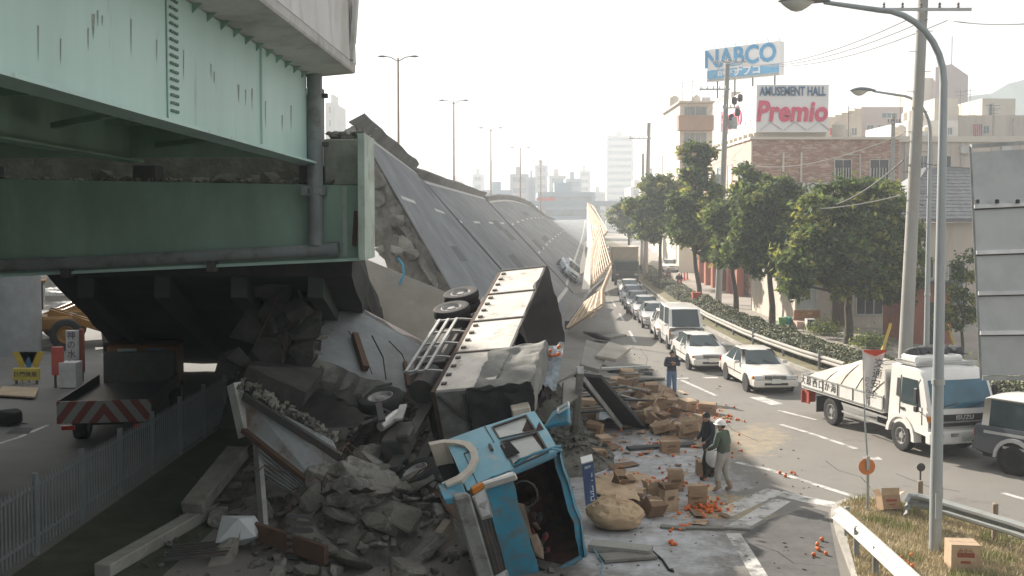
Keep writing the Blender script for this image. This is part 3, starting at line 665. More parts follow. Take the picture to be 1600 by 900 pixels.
def lying(name, a_, b__, w_, h_, mt, label, cat, group=None, up=Z, **k):
    m = MB(); m.bar(a_, b__, w_, h_, up); return solo(m, name, mt, label, cat, group, **k)
lying('fallen_beam', P(300, 795, 21.2), P(372, 705, 23.2), .5, .28, CONC_D, 'weathered concrete beam propped against the crumpled panel from the left', 'beam', bevel=.02)
lying('kerb_beam', G(160, 902) + Z*.12, G(335, 800) + Z*.12, .34, .24, CONC, 'long pale kerb beam lying on the dark verge beside the picket fence', 'kerb', bevel=.02)
lying('fallen_channel', G(385, 852) + Z*.35, G(510, 893) + Z*.3, .1, .34, RUST, 'rusty steel channel lying across the rubble under the crumpled panel', 'channel')
lying('timber_baulk', P(648, 905, 18.6), P(704, 825, 20.2), .42, .2, mat('old_timber', (.24, .21, .17), .9, .25, 2, stretch=(1, 1, 6)), 'weathered timber baulk standing slanted left of the blue cab', 'timber', up=V((0, 1, .2)))
m = MB(); m.chunk(G(372, 858) + Z*.35, (.85, .6, .6), rr); solo(m, 'pale_block', mat('pale_block_blue', (.52, .56, .57), .8, .1), 'pale blue-white block among the rubble left of the panel posts', 'block')
m = MB(); c_ = G(465, 878) + Z*.3
for k in range(7): m.bar(c_ + V((-.2, 0, .13*k - .2)), c_ + V((.28, .1, .13*k - .26)), .06, .06)
solo(m, 'bent_grating', STEEL_D, 'small bent steel grating upright between the panel posts', 'grating')
m = MB(); c_ = G(310, 885) + Z*.12
for k in range(6): m.bar(c_ + V((-.7, .16*k, 0)), c_ + V((.5, .16*k + .05, .1)), .05, .05)
solo(m, 'flat_grating', STEEL_D, 'flat dark steel grating lying in the rubble at the bottom edge', 'grating')
# ================================================================ OVERTURNED LORRY
BLUE = mat('lorry_blue', (.05, .25, .37), .45, .18, 1.6, (.14, .17, .17), .55, .1, 4.5, .25, 3, coat=.15)
BLUE_LIT = mat('lorry_blue_lit', (.15, .38, .48), .4, .14, 1.6, (.34, .36, .35), .62, .08, 4, .2, 3, coat=.2)  # paler blue for the upturned cab side, sky reflection put into the colour
GATE = mat('white_gate_panel', (.62, .58, .52), .55, .18, 1.2, (.30, .25, .2), .6, .07, 2.2)
TARP = mat('grey_tarp', (.20, .20, .185), .8, .25, 2.5, bump=.4, bscale=6)
BTARP = mat('black_tarp', (.035, .036, .035), .75, .3, 2, bump=.5, bscale=7)
BROWN = mat('box_inner_brown', (.085, .06, .045), .9, .25, 1.5)
CREAM = mat('cream_fender', (.55, .50, .42), .55, .15, 2)
CHROME = mat('aluminium_strip', (.58, .57, .54), .35, .1, 2, metal=.5)
AMBER = mat('amber_lens', (.55, .20, .03), .3)
LENS = mat('lamp_glass', (.55, .56, .56), .15, .1, 4)
CABGL = mat('cab_window_glass', (.46, .48, .45), .12, .1, 2)
def norm3(a_, up_):
    f = V(a_).normalized(); u = V(up_); u = (u - f * u.dot(f)).normalized(); return f, u, f.cross(u)
def tyre(m_tyre, r, w_, n=26, M_=Matrix()):
    return m_tyre.lathe([(r*.56, -w_*.42), (r*.8, -w_*.5), (r*.95, -w_*.45), (r, -w_*.3), (r, w_*.3), (r*.95, w_*.45), (r*.8, w_*.5), (r*.56, w_*.42)], n, M_, cap=False)
def rim(m_, r, w_, n=20, M_=Matrix(), holes=True):
    m_.lathe([(r*.57, -w_*.4), (r*.57, w_*.4), (r*.52, w_*.43), (r*.48, w_*.3), (r*.42, w_*.12), (r*.24, w_*.16), (r*.2, w_*.34), (r*.08, w_*.36), (.001, w_*.36)], n, M_, cap=False)
    m_.lathe([(r*.57, -w_*.38), (.001, -w_*.3)], n, M_, cap=False)
    return m_
RIM = mat('grey_wheel_rim', (.30, .30, .29), .55, .15, 5, (.14, .11, .09), .6, .1, 6)
def wheel(parent, M_, r=.5, w_=.28, rimm=None):
    t = tyre(MB(), r, w_, 26, M_).build('wheel', BLACK, parent, smooth=True)
    rim(MB(), r, w_, 20, M_).build('rim', rimm or RIM, t, smooth=True)
    return t
fl = thing('overturned_lorry', 'blue lorry lying on its side with torn cargo box and shattered windscreen', 'lorry')
# cab: its own frame (wrenched sideways)
cF, cU, cR = norm3((.28, -.92, -.27), (.93, .19, .3))
pt = P(884, 704, 17.85)
MC = frame(pt - cR*1.26 - cU*2.45, cR*1.2, cF, cU)      # local x right, y forward, z up
def cab(m_, name, mt, parent=fl, **k):
    m_.v = [p + V((mnoise.noise(p*2.3), mnoise.noise(p*2.3 + V((5, 0, 0)))*1.4, mnoise.noise(p*2.3 + V((0, 5, 0)))))*.03*(1 + (p.y > -.3)) for p in m_.v]; m_.xf(MC); return m_.build(name, mt, parent, **k)
y1_, yR, zs, zw, zr = 0.0, -1.75, .62, 1.42, 2.45
m = MB()   # right side skin round two window openings, slightly bowed
xs_ = 1.05
def sidepoly(m_, x, sgn):
    Yc = [yR, -1.62, -1.08, -.98, -.12, 0.0]; Zc = [zs, zw - .02, 1.52, 2.2, 2.28, zr - .06]
    op = {(1, 2), (1, 3), (3, 1), (3, 2), (3, 3)}
    op = {(1, 2), (3, 2)}
    def pp(y, z):
        xx = x - sgn * max(0, z - zw) * .07
        yy = y - max(0, (z - zw)) * .16 * (1 if y > -.5 else 0)
        return (xx, yy, z)
    for i in range(5):
        for j in range(5):
            if (i, j) in op: continue
            m_.quad(pp(Yc[i], Zc[j]), pp(Yc[i+1], Zc[j]), pp(Yc[i+1], Zc[j+1]), pp(Yc[i], Zc[j+1]))
    return pp
pp = sidepoly(m, xs_, 1); cab(m, 'cab_side', BLUE_LIT, smooth=True, weld=True)
m = MB(); sidepoly(m, -xs_, -1); cab(m, 'cab_side', BLUE, weld=True)
for (ya, yb_, za, zb_) in ((-1.62, -1.08, 1.52, 2.2), (-.98, -.12, 1.52, 2.2)):
    m = MB(); g4 = [V(pp(ya, za)), V(pp(yb_, za)), V(pp(yb_, zb_)), V(pp(ya, zb_))]; g4 = [q - V((.02, 0, 0)) for q in g4]
    m.quad(*g4); wn = cab(m, 'side_window', CABGL)
    m = MB()
    for k in range(4): m.bar(g4[k] + V((.025, 0, 0)), g4[(k+1) % 4] + V((.025, 0, 0)), .035, .03, V((1, 0, 0)))
    cab(m, 'window_seal', STEEL_D, wn)
m = MB(); m.plate((1.045, -.9, 1.47), (1.045, -.42, 1.47), (1.045, -.42, 1.72), (1.045, -.9, 1.66), .012); cab(m, 'broken_window_gap', DARK)
m = MB()
for k in range(9):
    s_ = k / 8; zz = zr - .06 + .06 * math.sin(s_ * math.pi); x = -xs_ + .075 + (2*xs_ - .15) * s_
    m.v += [V((x, yR, zz)), V((x, -.12, zz)), V((x, -.06, zz - .05))]
for k in range(8):
    for j in range(2): m.f.append([3*k + j, 3*k + 3 + j, 3*k + 4 + j, 3*k + 1 + j]); m.m.append(0)
cab(m, 'cab_roof', BLUE, smooth=True)
m = MB(); m.quad((-xs_, yR, zs), (xs_, yR, zs), (xs_ - .07, yR, zr - .06), (-xs_ + .07, yR, zr - .06)); cab(m, 'cab_back', BLUE)
# door seams, handle, roof gutter
m = MB()
for a_, b__ in (((1.057, -1.03, zs + .2), (1.0, -1.03, 2.3)), ((1.057, -.04, zs + .2), (1.057, -.06, zw)), ((1.057, -1.03, zs + .2), (1.057, -.04, zs + .2)), ((1.056, -1.75, 1.40), (1.056, -1.03, 1.40))): m.bar(a_, b__, .016, .012, V((1, 0, 0)))
cab(m, 'door_seam', STEEL_D)
m = MB(); m.box((1.075, -.9, 1.3), (.04, .18, .05)); cab(m, 'door_handle', STEEL_D)
m = MB(); m.tube([(1.1, -.1, 1.5), (1.13, -.12, 1.9), (1.06, -.2, 2.3), (1.0, -.24, 2.44)], .022, 6); m.tube([(1.12, -.12, 1.55), (1.25, .1, 1.62), (1.22, .12, 2.2), (1.02, -.1, 2.4)], .018, 6); cab(m, 'mirror_stay', mat('stay_blue', (.06, .22, .3), .4), smooth=True)
# front: lower panel, header, pillars; the windscreen is gone
m = MB()
fr = lambda x, z, o_=0: (x, .10 - .10*(x/1.05)**2*(1 if abs(x) > .6 else .4) - max(0, z - 1.3)*.17 + o_, z)
for zA, zB in ((.86, 1.08), (1.08, 1.3), (1.3, 1.4)):
    for k in range(8):
        xa, xb = -1.05 + 2.1*k/8, -1.05 + 2.1*(k+1)/8; m.quad(fr(xa, zA), fr(xb, zA), fr(xb, zB), fr(xa, zB))
cab(m, 'front_panel', BLUE, smooth=True, weld=True)
m = MB()
for k in range(8):
    xa, xb = -1.0 + 2.0*k/8, -1.0 + 2.0*(k+1)/8; m.quad(fr(xa, 2.26), fr(xb, 2.26), fr(xb, 2.42), fr(xa, 2.42))
cab(m, 'windscreen_header', BLUE, smooth=True, weld=True)
for sg in (1, -1):
    m = MB(); m.tube([fr(sg*1.03, 1.4), fr(sg*1.0, 1.8), fr(sg*.97, 2.3)], .05, 8); cab(m, 'pillar', BLUE, smooth=True)
m = MB(); m.box((0, -.9, 1.5), (1.96, 1.55, 1.72)); m.f = [f for k, f in enumerate(m.f) if k != 4]; m.m = m.m[:5]
cab(m, 'cab_interior', mat('rusty_cab_inside', (.055, .036, .028), .9, .5, 4, (.12, .06, .04), .58, .1, 5))
rr = random.Random(51)
for k in range(16):
    m = MB().chunk((rr.uniform(-.85, .2), rr.uniform(-.6, .02), rr.uniform(1.38, 1.75)), (rr.uniform(.08, .3), rr.uniform(.05, .15), rr.uniform(.05, .2)), rr, Matrix.Rotation(rr.uniform(0, 6), 3, 'Y'))
    cab(m, 'dashboard_fragment', [mat('dash_brown', (.16, .11, .08), .9, .3, 4), mat('dash_red', (.22, .06, .06), .8), STEEL_D, DARK][k % 4])
m = MB(); m.tube([(.55 + .24*math.cos(a*.5236), -.1 + .1*math.sin(a*.5236), 1.55 + .22*math.sin(a*.5236)) for a in range(13)], .018, 6); cab(m, 'steering_wheel', STEEL_D, smooth=True)
for x in (-.5, .5):
    m = MB(); m.box((x, -.95, 1.25), (.5, .5, .2)); m.box((x, -1.2, 1.65), (.5, .16, .7)); cab(m, 'seat', mat('seat_cloth', (.09, .035, .035), .9), bevel=.04)
m = MB(); m.plate((-.2, .06, 1.35), (.55, .08, 1.4), (.5, .1, 1.5), (-.1, .08, 1.46), .03); m.chunk((-.35, .05, 1.5), (.55, .06, .2), rr); cab(m, 'torn_dashboard', mat('dash_tan', (.26, .20, .15), .85, .25, 5))
# grille, bumper, lamps
m = MB(); m.box((0, .05, .74), (1.9, .06, .22)); 
for k in range(3): m.box((0, .085, .68 + .06*k), (1.86, .02, .03))
cab(m, 'grille', STEEL_D)
m = MB(); m.box((0, .14, .46), (2.14, .2, .3)); bo = cab(m, 'bumper', mat('bumper_grey', (.28, .29, .28), .5, .2, 2, (.14, .13, .12), .58, .1, 3), bevel=.04)
for x in (.72, -.72):
    m = MB(); m.box((x, .105, .755), (.5, .05, .24)); hl = cab(m, 'headlight', STEEL, bevel=.015)
    m = MB(); m.box((x - .08, .135, .755), (.2, .02, .17)); m.box((x + .15, .135, .755), (.18, .02, .17)); cab(m, 'headlight_lens', LENS, hl)
    sgn = 1 if x > 0 else -1
    m = MB(); m.box((sgn*1.03, .05, .77), (.1, .14, .2)); cab(m, 'indicator', AMBER, bevel=.015)
m = MB(); m.box((1.0, .05, 1.16), (.14, .14, .62)); cab(m, 'corner_deflector', CHROME, bevel=.03)
m = MB()   # wheel arch and step, cream
rs = []
for a in range(9):
    t = math.pi * a / 8; yy, zz = -.95 + .66*math.cos(t), .3 + .62*math.sin(t); rs.append([(1.1, yy, zz), (1.1, yy + .13*math.cos(t), zz + .13*math.sin(t)), (.7, yy + .13*math.cos(t), zz + .13*math.sin(t)), (.7, yy, zz)])
m.rings(rs); cab(m, 'wheel_arch', CREAM)
m = MB(); m.add([(.72, -.95 + .67*math.cos(math.pi*a/10), .3 + .63*math.sin(math.pi*a/10)) for a in range(11)] + [], [list(range(11))]); cab(m, 'wheel_well', DARK)
m = MB(); m.box((1.0, -.1, .36), (.12, .5, .42)); cab(m, 'step', BLUE, bevel=.02)
m = MB(); m.box((.98, -.38, .5), (.1, .12, .5)); cab(m, 'step_rail', CHROME)
# wheel of the front axle, wrenched edge-on
ax = V((-.42, -.20, .88)).normalized(); fx = ax.cross(V((0, 1, 0))).normalized(); wheel(fl, frame(P(652, 742, 20.9), fx, ax.cross(fx), ax), .5, .27)
m = MB(); m.tube([P(655, 738, 20.9), P(720, 760, 20.9)], .07, 8); m.bar(P(640, 790, 20.8), P(720, 775, 20.6), .1, .12); m.build('front_axle', STEEL_D, fl)
# chassis and box frame
bF, bU, bR = norm3((-.159, -.953, -.253), (.97, -.186, .112))
A3 = P(681, 612, 22.4)
MBX = frame(A3 - bR*1.2 + bF*2.3 - bU*1.45, bR, bF, bU)
def bx(m_, name, mt, parent=fl, **k): m_.xf(MBX); return m_.build(name, mt, parent, **k)
for x in (-.42, .42):
    m = MB(); m.box((x, -5.6, .85), (.09, 10.6, .26)); bx(m, 'chassis_rail', STEEL_D)
for y in (-1.2, -3.6, -5.5, -7, -9, -10.6): 
    m = MB(); m.box((0, y, .85), (.76, .12, .16)); bx(m, 'cross_member', STEEL_D)
for y in (-2.4, -8.1, -9.35):
    m = MB(); m.tube([MBX @ V((-1.1, y, .42)), MBX @ V((1.1, y, .42))], .09, 8); m.build('axle', STEEL_D, fl)
    for x in ((1.05,) if y > -3 else (1.08, .76)):
        wz = .12 if y > -3 else .5
        wheel(fl, MBX @ Matrix.Translation((x, y, wz)) @ Matrix.Rotation(R(90), 4, 'Y'), .52, .26)
    for x in ((-1.05,) if y > -3 else (-1.08, -.76)):
        wheel(fl, MBX @ Matrix.Translation((x, y, .5)) @ Matrix.Rotation(R(-90), 4, 'Y'), .52, .26)
m = MB(); m.lathe([(.3, -.5), (.3, .5)], 16, Matrix.Translation((.75, -3.9, .75)) @ Matrix.Rotation(R(90), 4, 'X')); bx(m, 'fuel_tank', STEEL_D, smooth=True)
m = MB(); m.box((.55, -1.3, .75), (.5, .9, .5)); m.box((.8, -1.1, 1.0), (.2, .5, .3)); bx(m, 'engine_block', STEEL_D, bevel=.03)
m = MB(); m.lathe([(.1, -.35), (.12, -.2), (.12, .2), (.1, .35)], 12, Matrix.Translation((.95, -1.55, .55)) @ Matrix.Rotation(R(70), 4, 'X')); bx(m, 'air_cylinder', CHROME, smooth=True)
m = MB(); m.bar((1.15, -2.0, .2), (1.15, -1.1, .55), .06, .14); m.bar((1.1, -1.9, .25), (.95, -1.5, .95), .05, .05); m.bar((1.15, -1.0, .1), (1.1, -1.5, .5), .05, .05); bx(m, 'torn_bracket', STEEL_D)
m = MB(); m.bar((1.18, -1.75, .85), (1.2, -1.0, .95), .05, .16); bx(m, 'white_rail', STEEL)
m = MB(); m.tube([(1.0, -2.0, -.1), (1.18, -2.4, -.3), (1.18, -2.9, -.15), (1.15, -3.1, .2)], .03, 6); bx(m, 'mud_guard', STEEL_D)
# side under-run rails
for k, z_ in enumerate((.38, .62, .86)):
    m = MB(); m.bar((1.16, -3.7, z_), (1.16, -7.2, z_), .05, .07); bx(m, 'side_rail', STEEL)
for y in (-3.75, -4.6, -5.5, -6.3, -7.2):
    m = MB(); m.bar((1.13, y, .3), (1.13, y, .98), .05, .05); m.bar((1.13, y, .98), (1.05, y, 1.42), .05, .05); bx(m, 'rail_bracket', STEEL)
m = MB(); m.box((.6, -5.3, .75), (.7, 1.2, .6)); m.box((.6, -6.7, .72), (.6, 1.0, .5)); bx(m, 'tool_box', STEEL_D, bevel=.02)
# bed, side gates, front wall, tarp
yF_, yB, zB0, zG = -2.3, -10.9, 1.45, 2.75
m = MB(); m.box((0, (yF_ + yB)/2, zB0 - .06), (2.4, yF_ - yB, .12)); bx(m, 'bed_floor', BROWN)
nG = 4
for k in range(nG):
    ya, yb_ = yF_ + (yB - yF_) * k / nG - .02, yF_ + (yB - yF_) * (k+1) / nG + .02
    m = MB(); m.box((1.2, (ya + yb_)/2, (zB0 + zG)/2), (.05, ya - yb_, zG - zB0)); gt = bx(m, 'side_gate', GATE, bevel=.008)
    for q in range(4):
        m = MB(); m.box((1.24, ya - .3 - q*.5, zB0 + .12), (.05, .1, .12)); bx(m, 'hinge', STEEL_D, gt)
    m = MB(); m.box((1.235, yb_ - .02, (zB0 + zG)/2), (.04, .07, zG - zB0 + .04)); bx(m, 'gate_post', STEEL_D, gt)
m = MB(); m.box((-1.2, (yF_ + yB)/2, (zB0 + 2.8)/2), (.05, yF_ - yB, 2.8 - zB0)); bx(m, 'side_wall', BROWN)
m = MB(); m.box((0, yB - .03, (zB0 + 2.75)/2), (2.3, .06, 2.75 - zB0)); bx(m, 'rear_door', BROWN)
m = MB(); m.bar((1.2, yF_, zG + .02), (1.2, yB, zG + .02), .06, .06); bx(m, 'top_rail', STEEL_D)
FW = mat('box_front_wall', (.22, .22, .205), .7, .2, 1.5, (.12, .11, .10), .55, .12, 2)
m = MB(); m.box((0, yF_ + .03, (zB0 + 3.55)/2), (2.4, .06, 3.55 - zB0)); fw = bx(m, 'front_wall', FW)
for a_, b__ in (((1.15, 1.5), (-1.1, 3.5)), ((-1.1, 1.5), (1.15, 3.5)), ((1.15, 2.1), (-1.1, 2.1)), ((1.15, 2.9), (-1.1, 2.9))):
    m = MB(); m.bar((a_[0], yF_ + .1, a_[1]), (b__[0], yF_ + .1, b__[1]), .06, .06, V((0, 1, 0))); bx(m, 'brace', STEEL_D, fw)
for x, z_ in ((.55, 2.62), (.25, 2.62), (.35, 2.9), (.1, 2.9)):
    m = MB(); m.tube([(x + .09*math.cos(a*.6283), yF_ + .1, z_ + .09*math.sin(a*.6283)) for a in range(11)], .02, 6); bx(m, 'hose_coupling', DARK, fw)
m = MB(); m.box((.62, yF_ + .35, 3.35), (.5, .3, .4), Matrix.Rotation(.3, 3, 'X')); bx(m, 'air_intake', CREAM, bevel=.02)
rr = random.Random(61)
def cloth(name, f, nu, nv, mt, parent, seed, amp):
    m = MB(); rs = []
    for i in range(nu + 1):
        row = []
        for j in range(nv + 1):
            u, v = i/nu, j/nv; q = V(f(u, v)); n_ = V((mnoise.noise(V((u*5 + seed, v*5, 0))), mnoise.noise(V((u*5, v*5 + seed, 4))), mnoise.noise(V((u*5, v*5, seed)))))
            fold = abs(mnoise.noise(V((u*9 + v*4, seed, v*3)))) 
            row.append(q + n_ * amp + V((amp*.8*fold, 0, 0)))
        rs.append(row)
    m.rings(rs, cap=False, closed=False); return m
# grey tarp over the front third of the upper side, hanging over the roof edge
def f1(u, v):
    y = yF_ + .15 - 3.3*u*(1 - .35*(1 - v))
    s_ = v * 2.0
    z_ = 2.35 + min(s_, 1.2); x = 1.29 - max(0, s_ - 1.2) * 1.0 - .12*math.sin(v*3.1)
    return (x, y, z_)
m = cloth('t', f1, 30, 26, TARP, fl, 3, .10); bx(m, 'grey_tarp_cover', TARP, smooth=True)
def f1b(u, v): return (1.29 - 1.15*v*v - .1*v, yF_ + .18 + .05*v, 2.2 + 1.45*u)
m = cloth('t', f1b, 16, 14, TARP, fl, 8, .09); bx(m, 'tarp_flap', BTARP, smooth=True)
# black tarp along the rear roof edge, hanging down
def f2(u, v):
    y = yB - .06 + 5.4*u*(1 - .25*v); z_ = 2.80 + .22*math.sin(min(1, v*1.1)*math.pi*.62) - .95*math.sin(math.pi*min(1, u*1.05))*math.sin(math.pi*v)**.7
    return (1.24 - 2.52*v, y, z_)
m = cloth('t', f2, 22, 26, BTARP, fl, 13, .11); bx(m, 'black_tarp', mat('brown_black_tarp', (.024, .019, .016), .85, .3, 2, bump=.5, bscale=7), smooth=True)
# grey inner sheet standing in the mouth of the box
def f3(u, v): return (1.1 - 2.0*v, -4.7 + .5*u + .6*v, 1.6 + 1.5*u)
m = cloth('t', f3, 10, 14, TARP, fl, 21, .1); bx(m, 'inner_curtain', mat('blue_grey_curtain', (.17, .185, .19), .8, .25, 2), smooth=True)
# silver sheet with fruit on it at the box mouth
SILV = mat('blue_silver_sheet', (.30, .35, .38), .45, .3, 3, (.15, .17, .18), .55, .1, 4, bump=.4, bscale=10)
a4 = [P(822, 585, 24.2), P(868, 612, 24.0), P(882, 535, 25.2), P(835, 548, 25.4)]
m = MB(); rs = []
for i in range(13):
    rs.append([a4[0].lerp(a4[1], j/12).lerp(a4[3].lerp(a4[2], j/12), i/12) + Z*.09*mnoise.noise(V((i*.7, j*.7, 1))) for j in range(13)])
m.rings(rs, cap=False, closed=False); solo(m, 'silver_sheet', SILV, 'crumpled blue-silver sheet spilling from the torn cargo box', 'sheet', smooth=True)
# blue visor torn off, with its pale frame
m = MB(); m.plate(P(853, 672, 20.6), P(893, 664, 20.4), P(891, 632, 20.7), P(868, 648, 20.9), .12); m.build('torn_visor', BLUE, fl, bevel=.02)
m = MB(); q4 = [P(872, 645, 20.5), P(889, 635, 20.4), P(888, 629, 20.5), P(872, 638, 20.6)]
for k in range(4): m.bar(q4[k], q4[(k+1) % 4], .035, .05)
m.build('mirror_frame', WHITE, fl)
# ================================================================ VEHICLES ON THE ROAD
def paint(name, c, **k): return mat(name, c, .32, .03, 1.5, coat=.5, **k)
CWHITE = paint('car_white', (.68, .67, .64)); CSILV = paint('car_silver', (.42, .43, .43)); CGREY = paint('car_dark_grey', (.075, .085, .10)); CBLUE = paint('car_slate_blue', (.16, .2, .24)); CPEARL = paint('car_pearl', (.66, .63, .58))
GLASS = mat('car_glass', (.035, .055, .06), .08, .2, 2, spec=.7); GLASSB = mat('truck_blue_glass', (.03, .11, .16), .08, .35, 1.5, spec=.7)
REDL = mat('red_lens', (.38, .03, .02), .3); TRIM = mat('black_trim', (.03, .03, .03), .6)
PLATE = mat('number_plate', (.6, .62, .58), .5); ALLOY = mat('alloy_rim', (.45, .45, .44), .4, .1, 4, metal=.4)
RT = {'car_tyre': None}
_wheel = {}
def carwheel(parent, x, y, r, w_, sgn, rimm=ALLOY):
    key = (round(r, 3), rimm.name)
    if key not in _wheel:
        a_ = MB(); tyre(a_, r, w_, 22); b__ = MB(); rim(b__, r, w_, 16)
        for k in range(6): b__.box((r*.34*math.cos(k*1.047), r*.34*math.sin(k*1.047), w_*.2), (r*.3, r*.1, .03), Matrix.Rotation(k*1.047, 3, 'Z'))
        t = a_.build('wheel', BLACK, parent, smooth=True); q = b__.build('rim', rimm, t, smooth=True); _wheel[key] = (t.data, q.data)
    else:
        t = bpy.data.objects.new('wheel', _wheel[key][0]); col.objects.link(t); t.parent = parent
        q = bpy.data.objects.new('rim', _wheel[key][1]); col.objects.link(q); q.parent = t
    t.location = (x, y, r); t.rotation_euler = (0, R(90) * sgn, 0)
    return t
def make_car(name, label, body, L_=4.7, W_=1.72, Hh=1.40, belt=.90, hood=.80, boot=.92, ws0=.95, ws1=.15, bw0=-1.75, bw1=-1.05, rw=.56, wr=.31, kind='sedan', lower=None, group='cars queueing along the kerb', clear=.2, wb=2.7, grille=True, pillar=None):
    root = thing(name, label, 'car', group=group)
    hl, hw = L_/2, W_/2
    st = [(hl, .55, .50, .62), (hl-.06, .80, .58, hood-.10), (hl-.25, .92, .62, hood-.05), (hl-.6, .985, .66, hood-.02), (ws0+.1, 1.0, belt-.05, hood+.06), (ws0-.2, 1.0, belt, belt), (0, 1.0, belt, belt), (bw0+.3, 1.0, belt, belt), (bw0-.05, .995, belt-.02, boot), (-hl+.35, .96, belt-.06, boot-.01), (-hl+.08, .88, belt-.1, boot-.05), (-hl, .70, belt-.2, boot-.22)]
    m = MB(); rs = []
    for y, wf, zs_, zt_ in st:
        h = hw * wf; e = .08 if abs(y) > hl - .1 else 0
        ring = [(h*.82, clear+e), (h*.98, clear+.1+e), (h, clear+.3), (h*1.0, zs_-.12), (h*.965, zs_), (h*.86, (zs_+zt_)/2 + .02 if zt_ > zs_ else zs_ + .015), (h*.62, zt_+.01 if zt_ > zs_ else zs_+.02), (0, zt_+.03)]
        rs.append([(x, y, z) for x, z in ring] + [(-x, y, z) for x, z in ring[::-1][1:]])
    m.rings(rs); b = m.build('body', body, root, smooth=True)
    # greenhouse
    def ring(yf, yr, h, z):
        fx = [-.84, -.45, 0, .45, .84]; sf = [.0, .05, .46, .515, .93, 1.0]
        pts = [(h*x, yf - .10*abs(x)**2, z + .02*(1 - abs(x))) for x in fx]
        pts += [(h, yf - .13 + (yr + .1 - yf + .13)*s_, z) for s_ in sf]
        pts += [(h*x, yr + .08*abs(x)**2, z + .02*(1-abs(x))) for x in fx[::-1]]
        pts += [(-h, yf - .13 + (yr + .1 - yf + .13)*s_, z) for s_ in sf[::-1]]
        return pts
    hb = hw * .93
    rl = [ring(ws0, bw0, hb, belt - .01), ring(ws1 + .07, bw1 - .07, rw*hw/.5*.56 + .03 if False else hw*(rw + .13), Hh - .07), ring(ws1 - .08, bw1 + .08, hw*(rw + .08), Hh - .015), ring(ws1 - .35, bw1 + .35, hw*rw*.7, Hh + .005)]
    n = len(rl[0])
    kinds = ['w']*4 + ['p'] + ['p', 'g', 'p', 'g', 'p'] + ['p'] + ['r']*4 + ['p'] + ['p', 'h', 'p', 'h', 'p'] + ['p']
    # face columns sit between consecutive ring points
    groups_ = {}
    for j in range(n): groups_.setdefault((kinds[j], j if kinds[j] in 'gh' else 0), []).append(j)
    pm = MB()
    for (k, _), js in groups_.items():
        tgt = pm if k == 'p' else MB()
        for j in js: tgt.quad(rl[0][j], rl[0][(j+1) % n], rl[1][(j+1) % n], rl[1][j])
        if k != 'p': tgt.build({'w': 'windscreen', 'r': 'rear_window', 'g': 'side_window', 'h': 'side_window'}[k], GLASS, root, smooth=True, weld=True)
    pm.rings(rl[1:], cap=True); pm.build('roof', pillar or body, root, smooth=True, weld=True)
    wy0 = hl - (.86 if kind != 'van' else .8); wy1 = wy0 - wb
    for y in (wy0, wy1):
        for sg in (1, -1):
            m = MB(); m.lathe([(wr*1.16, 0), (wr*1.16, .012)], 24, Matrix.Translation((sg*(hw + .001 - (.0 if sg > 0 else -.0)), y, wr*1.03)) @ Matrix.Rotation(R(90)*sg, 4, 'Y')); m.build('wheel_arch', DARK, root)
            carwheel(root, sg*(hw - .07), y, wr, .19, sg)
    # bumpers, lights, grille, plate
    lo = lower or body
    m = MB(); m.box((0, hl - .02, clear + .22), (W_*.96, .22, .24)); m.build('front_bumper', lo, root, bevel=.05, seg=2)
    m = MB(); m.box((0, -hl + .04, clear + .24), (W_*.95, .2, .24)); m.build('rear_bumper', lo, root, bevel=.05, seg=2)
    m = MB(); m.box((0, hl + .085, clear + .2), (W_*.5, .03, .08)); m.build('air_intake', TRIM, root)
    zl = hood - .18
    for sg in (1, -1):
        m = MB(); m.box((sg*W_*.345, hl - .03, zl), (W_*.22, .12, .14)); hd = m.build('headlight', LENS, root, bevel=.02)
        m = MB(); m.box((sg*W_*.458, hl - .1, zl), (W_*.06, .14, .12)); m.build('indicator', AMBER, root, bevel=.015)
        m = MB(); m.box((sg*W_*.37, -hl + .04, boot - .22), (W_*.2, .1, .16)); m.build('tail_light', REDL, root, bevel=.02)
        m = MB(); m.box((sg*(hw + .07), ws0 - .35, belt + .06), (.17, .1, .12)); m.build('wing_mirror', body, root, bevel=.025)
    if grille:
        m = MB(); m.box((0, hl - .01, zl), (W_*.44, .09, .12)); gr = m.build('grille', TRIM, root)
        m = MB()
        for k in range(3): m.box((0, hl + .04, zl - .04 + k*.04), (W_*.42, .015, .012))
        m.build('grille_bars', STEEL, gr)
    m = MB(); m.box((0, hl + .105, clear + .31), (.33, .02, .165)); m.build('number_plate', PLATE, root)
    for x0 in (-.45, .15): m = MB(); m.bar((x0, ws0 + .02, belt + .02), (x0 + .42, ws0 - .18, belt + .15), .02, .02); m.build('wiper', TRIM, root)
    m = MB(); m.box((0, 0, clear + .02), (W_*.8, L_*.92, .1)); m.build('underbody', DARK, root)
    m = MB()
    for sg in (1, -1):
        m.box((sg*(hw + .004), .05, .72), (.008, .012, belt - clear - .25)); m.box((sg*(hw + .002), -.05, .56), (.014, wb*.72, .035))
    m.build('door_seam', TRIM, root)
    return root, (hw - .07, wy0)
def place_car(root, off, px, py, dl):
    g = G(px, py); rz = math.pi + dl; m3 = Matrix.Rotation(rz, 3, 'Z')
    root.rotation_euler = (0, 0, rz); root.location = g - m3 @ V((off[0] + .1, off[1], 0))
    return root
r_, off = make_car('sedan_car', 'pearl white four-door saloon nearest the tarp-covered flatbed truck', CPEARL); place_car(r_, off, 1163, 611, .06)
m = MB(); m.chunk((.08, 2.40, .60), (.2, .1, .22), random.Random(2), None, 12); m.build('leafy_charm', mat('charm_green', (.12, .13, .08), .9), r_)
r_, off2 = make_car('sedan_car', 'plain white saloon with dark grille waiting in front of the white van', CWHITE, L_=4.4, W_=1.68, Hh=1.36, hood=.82); place_car(r_, off2, 1073, 577, .05)
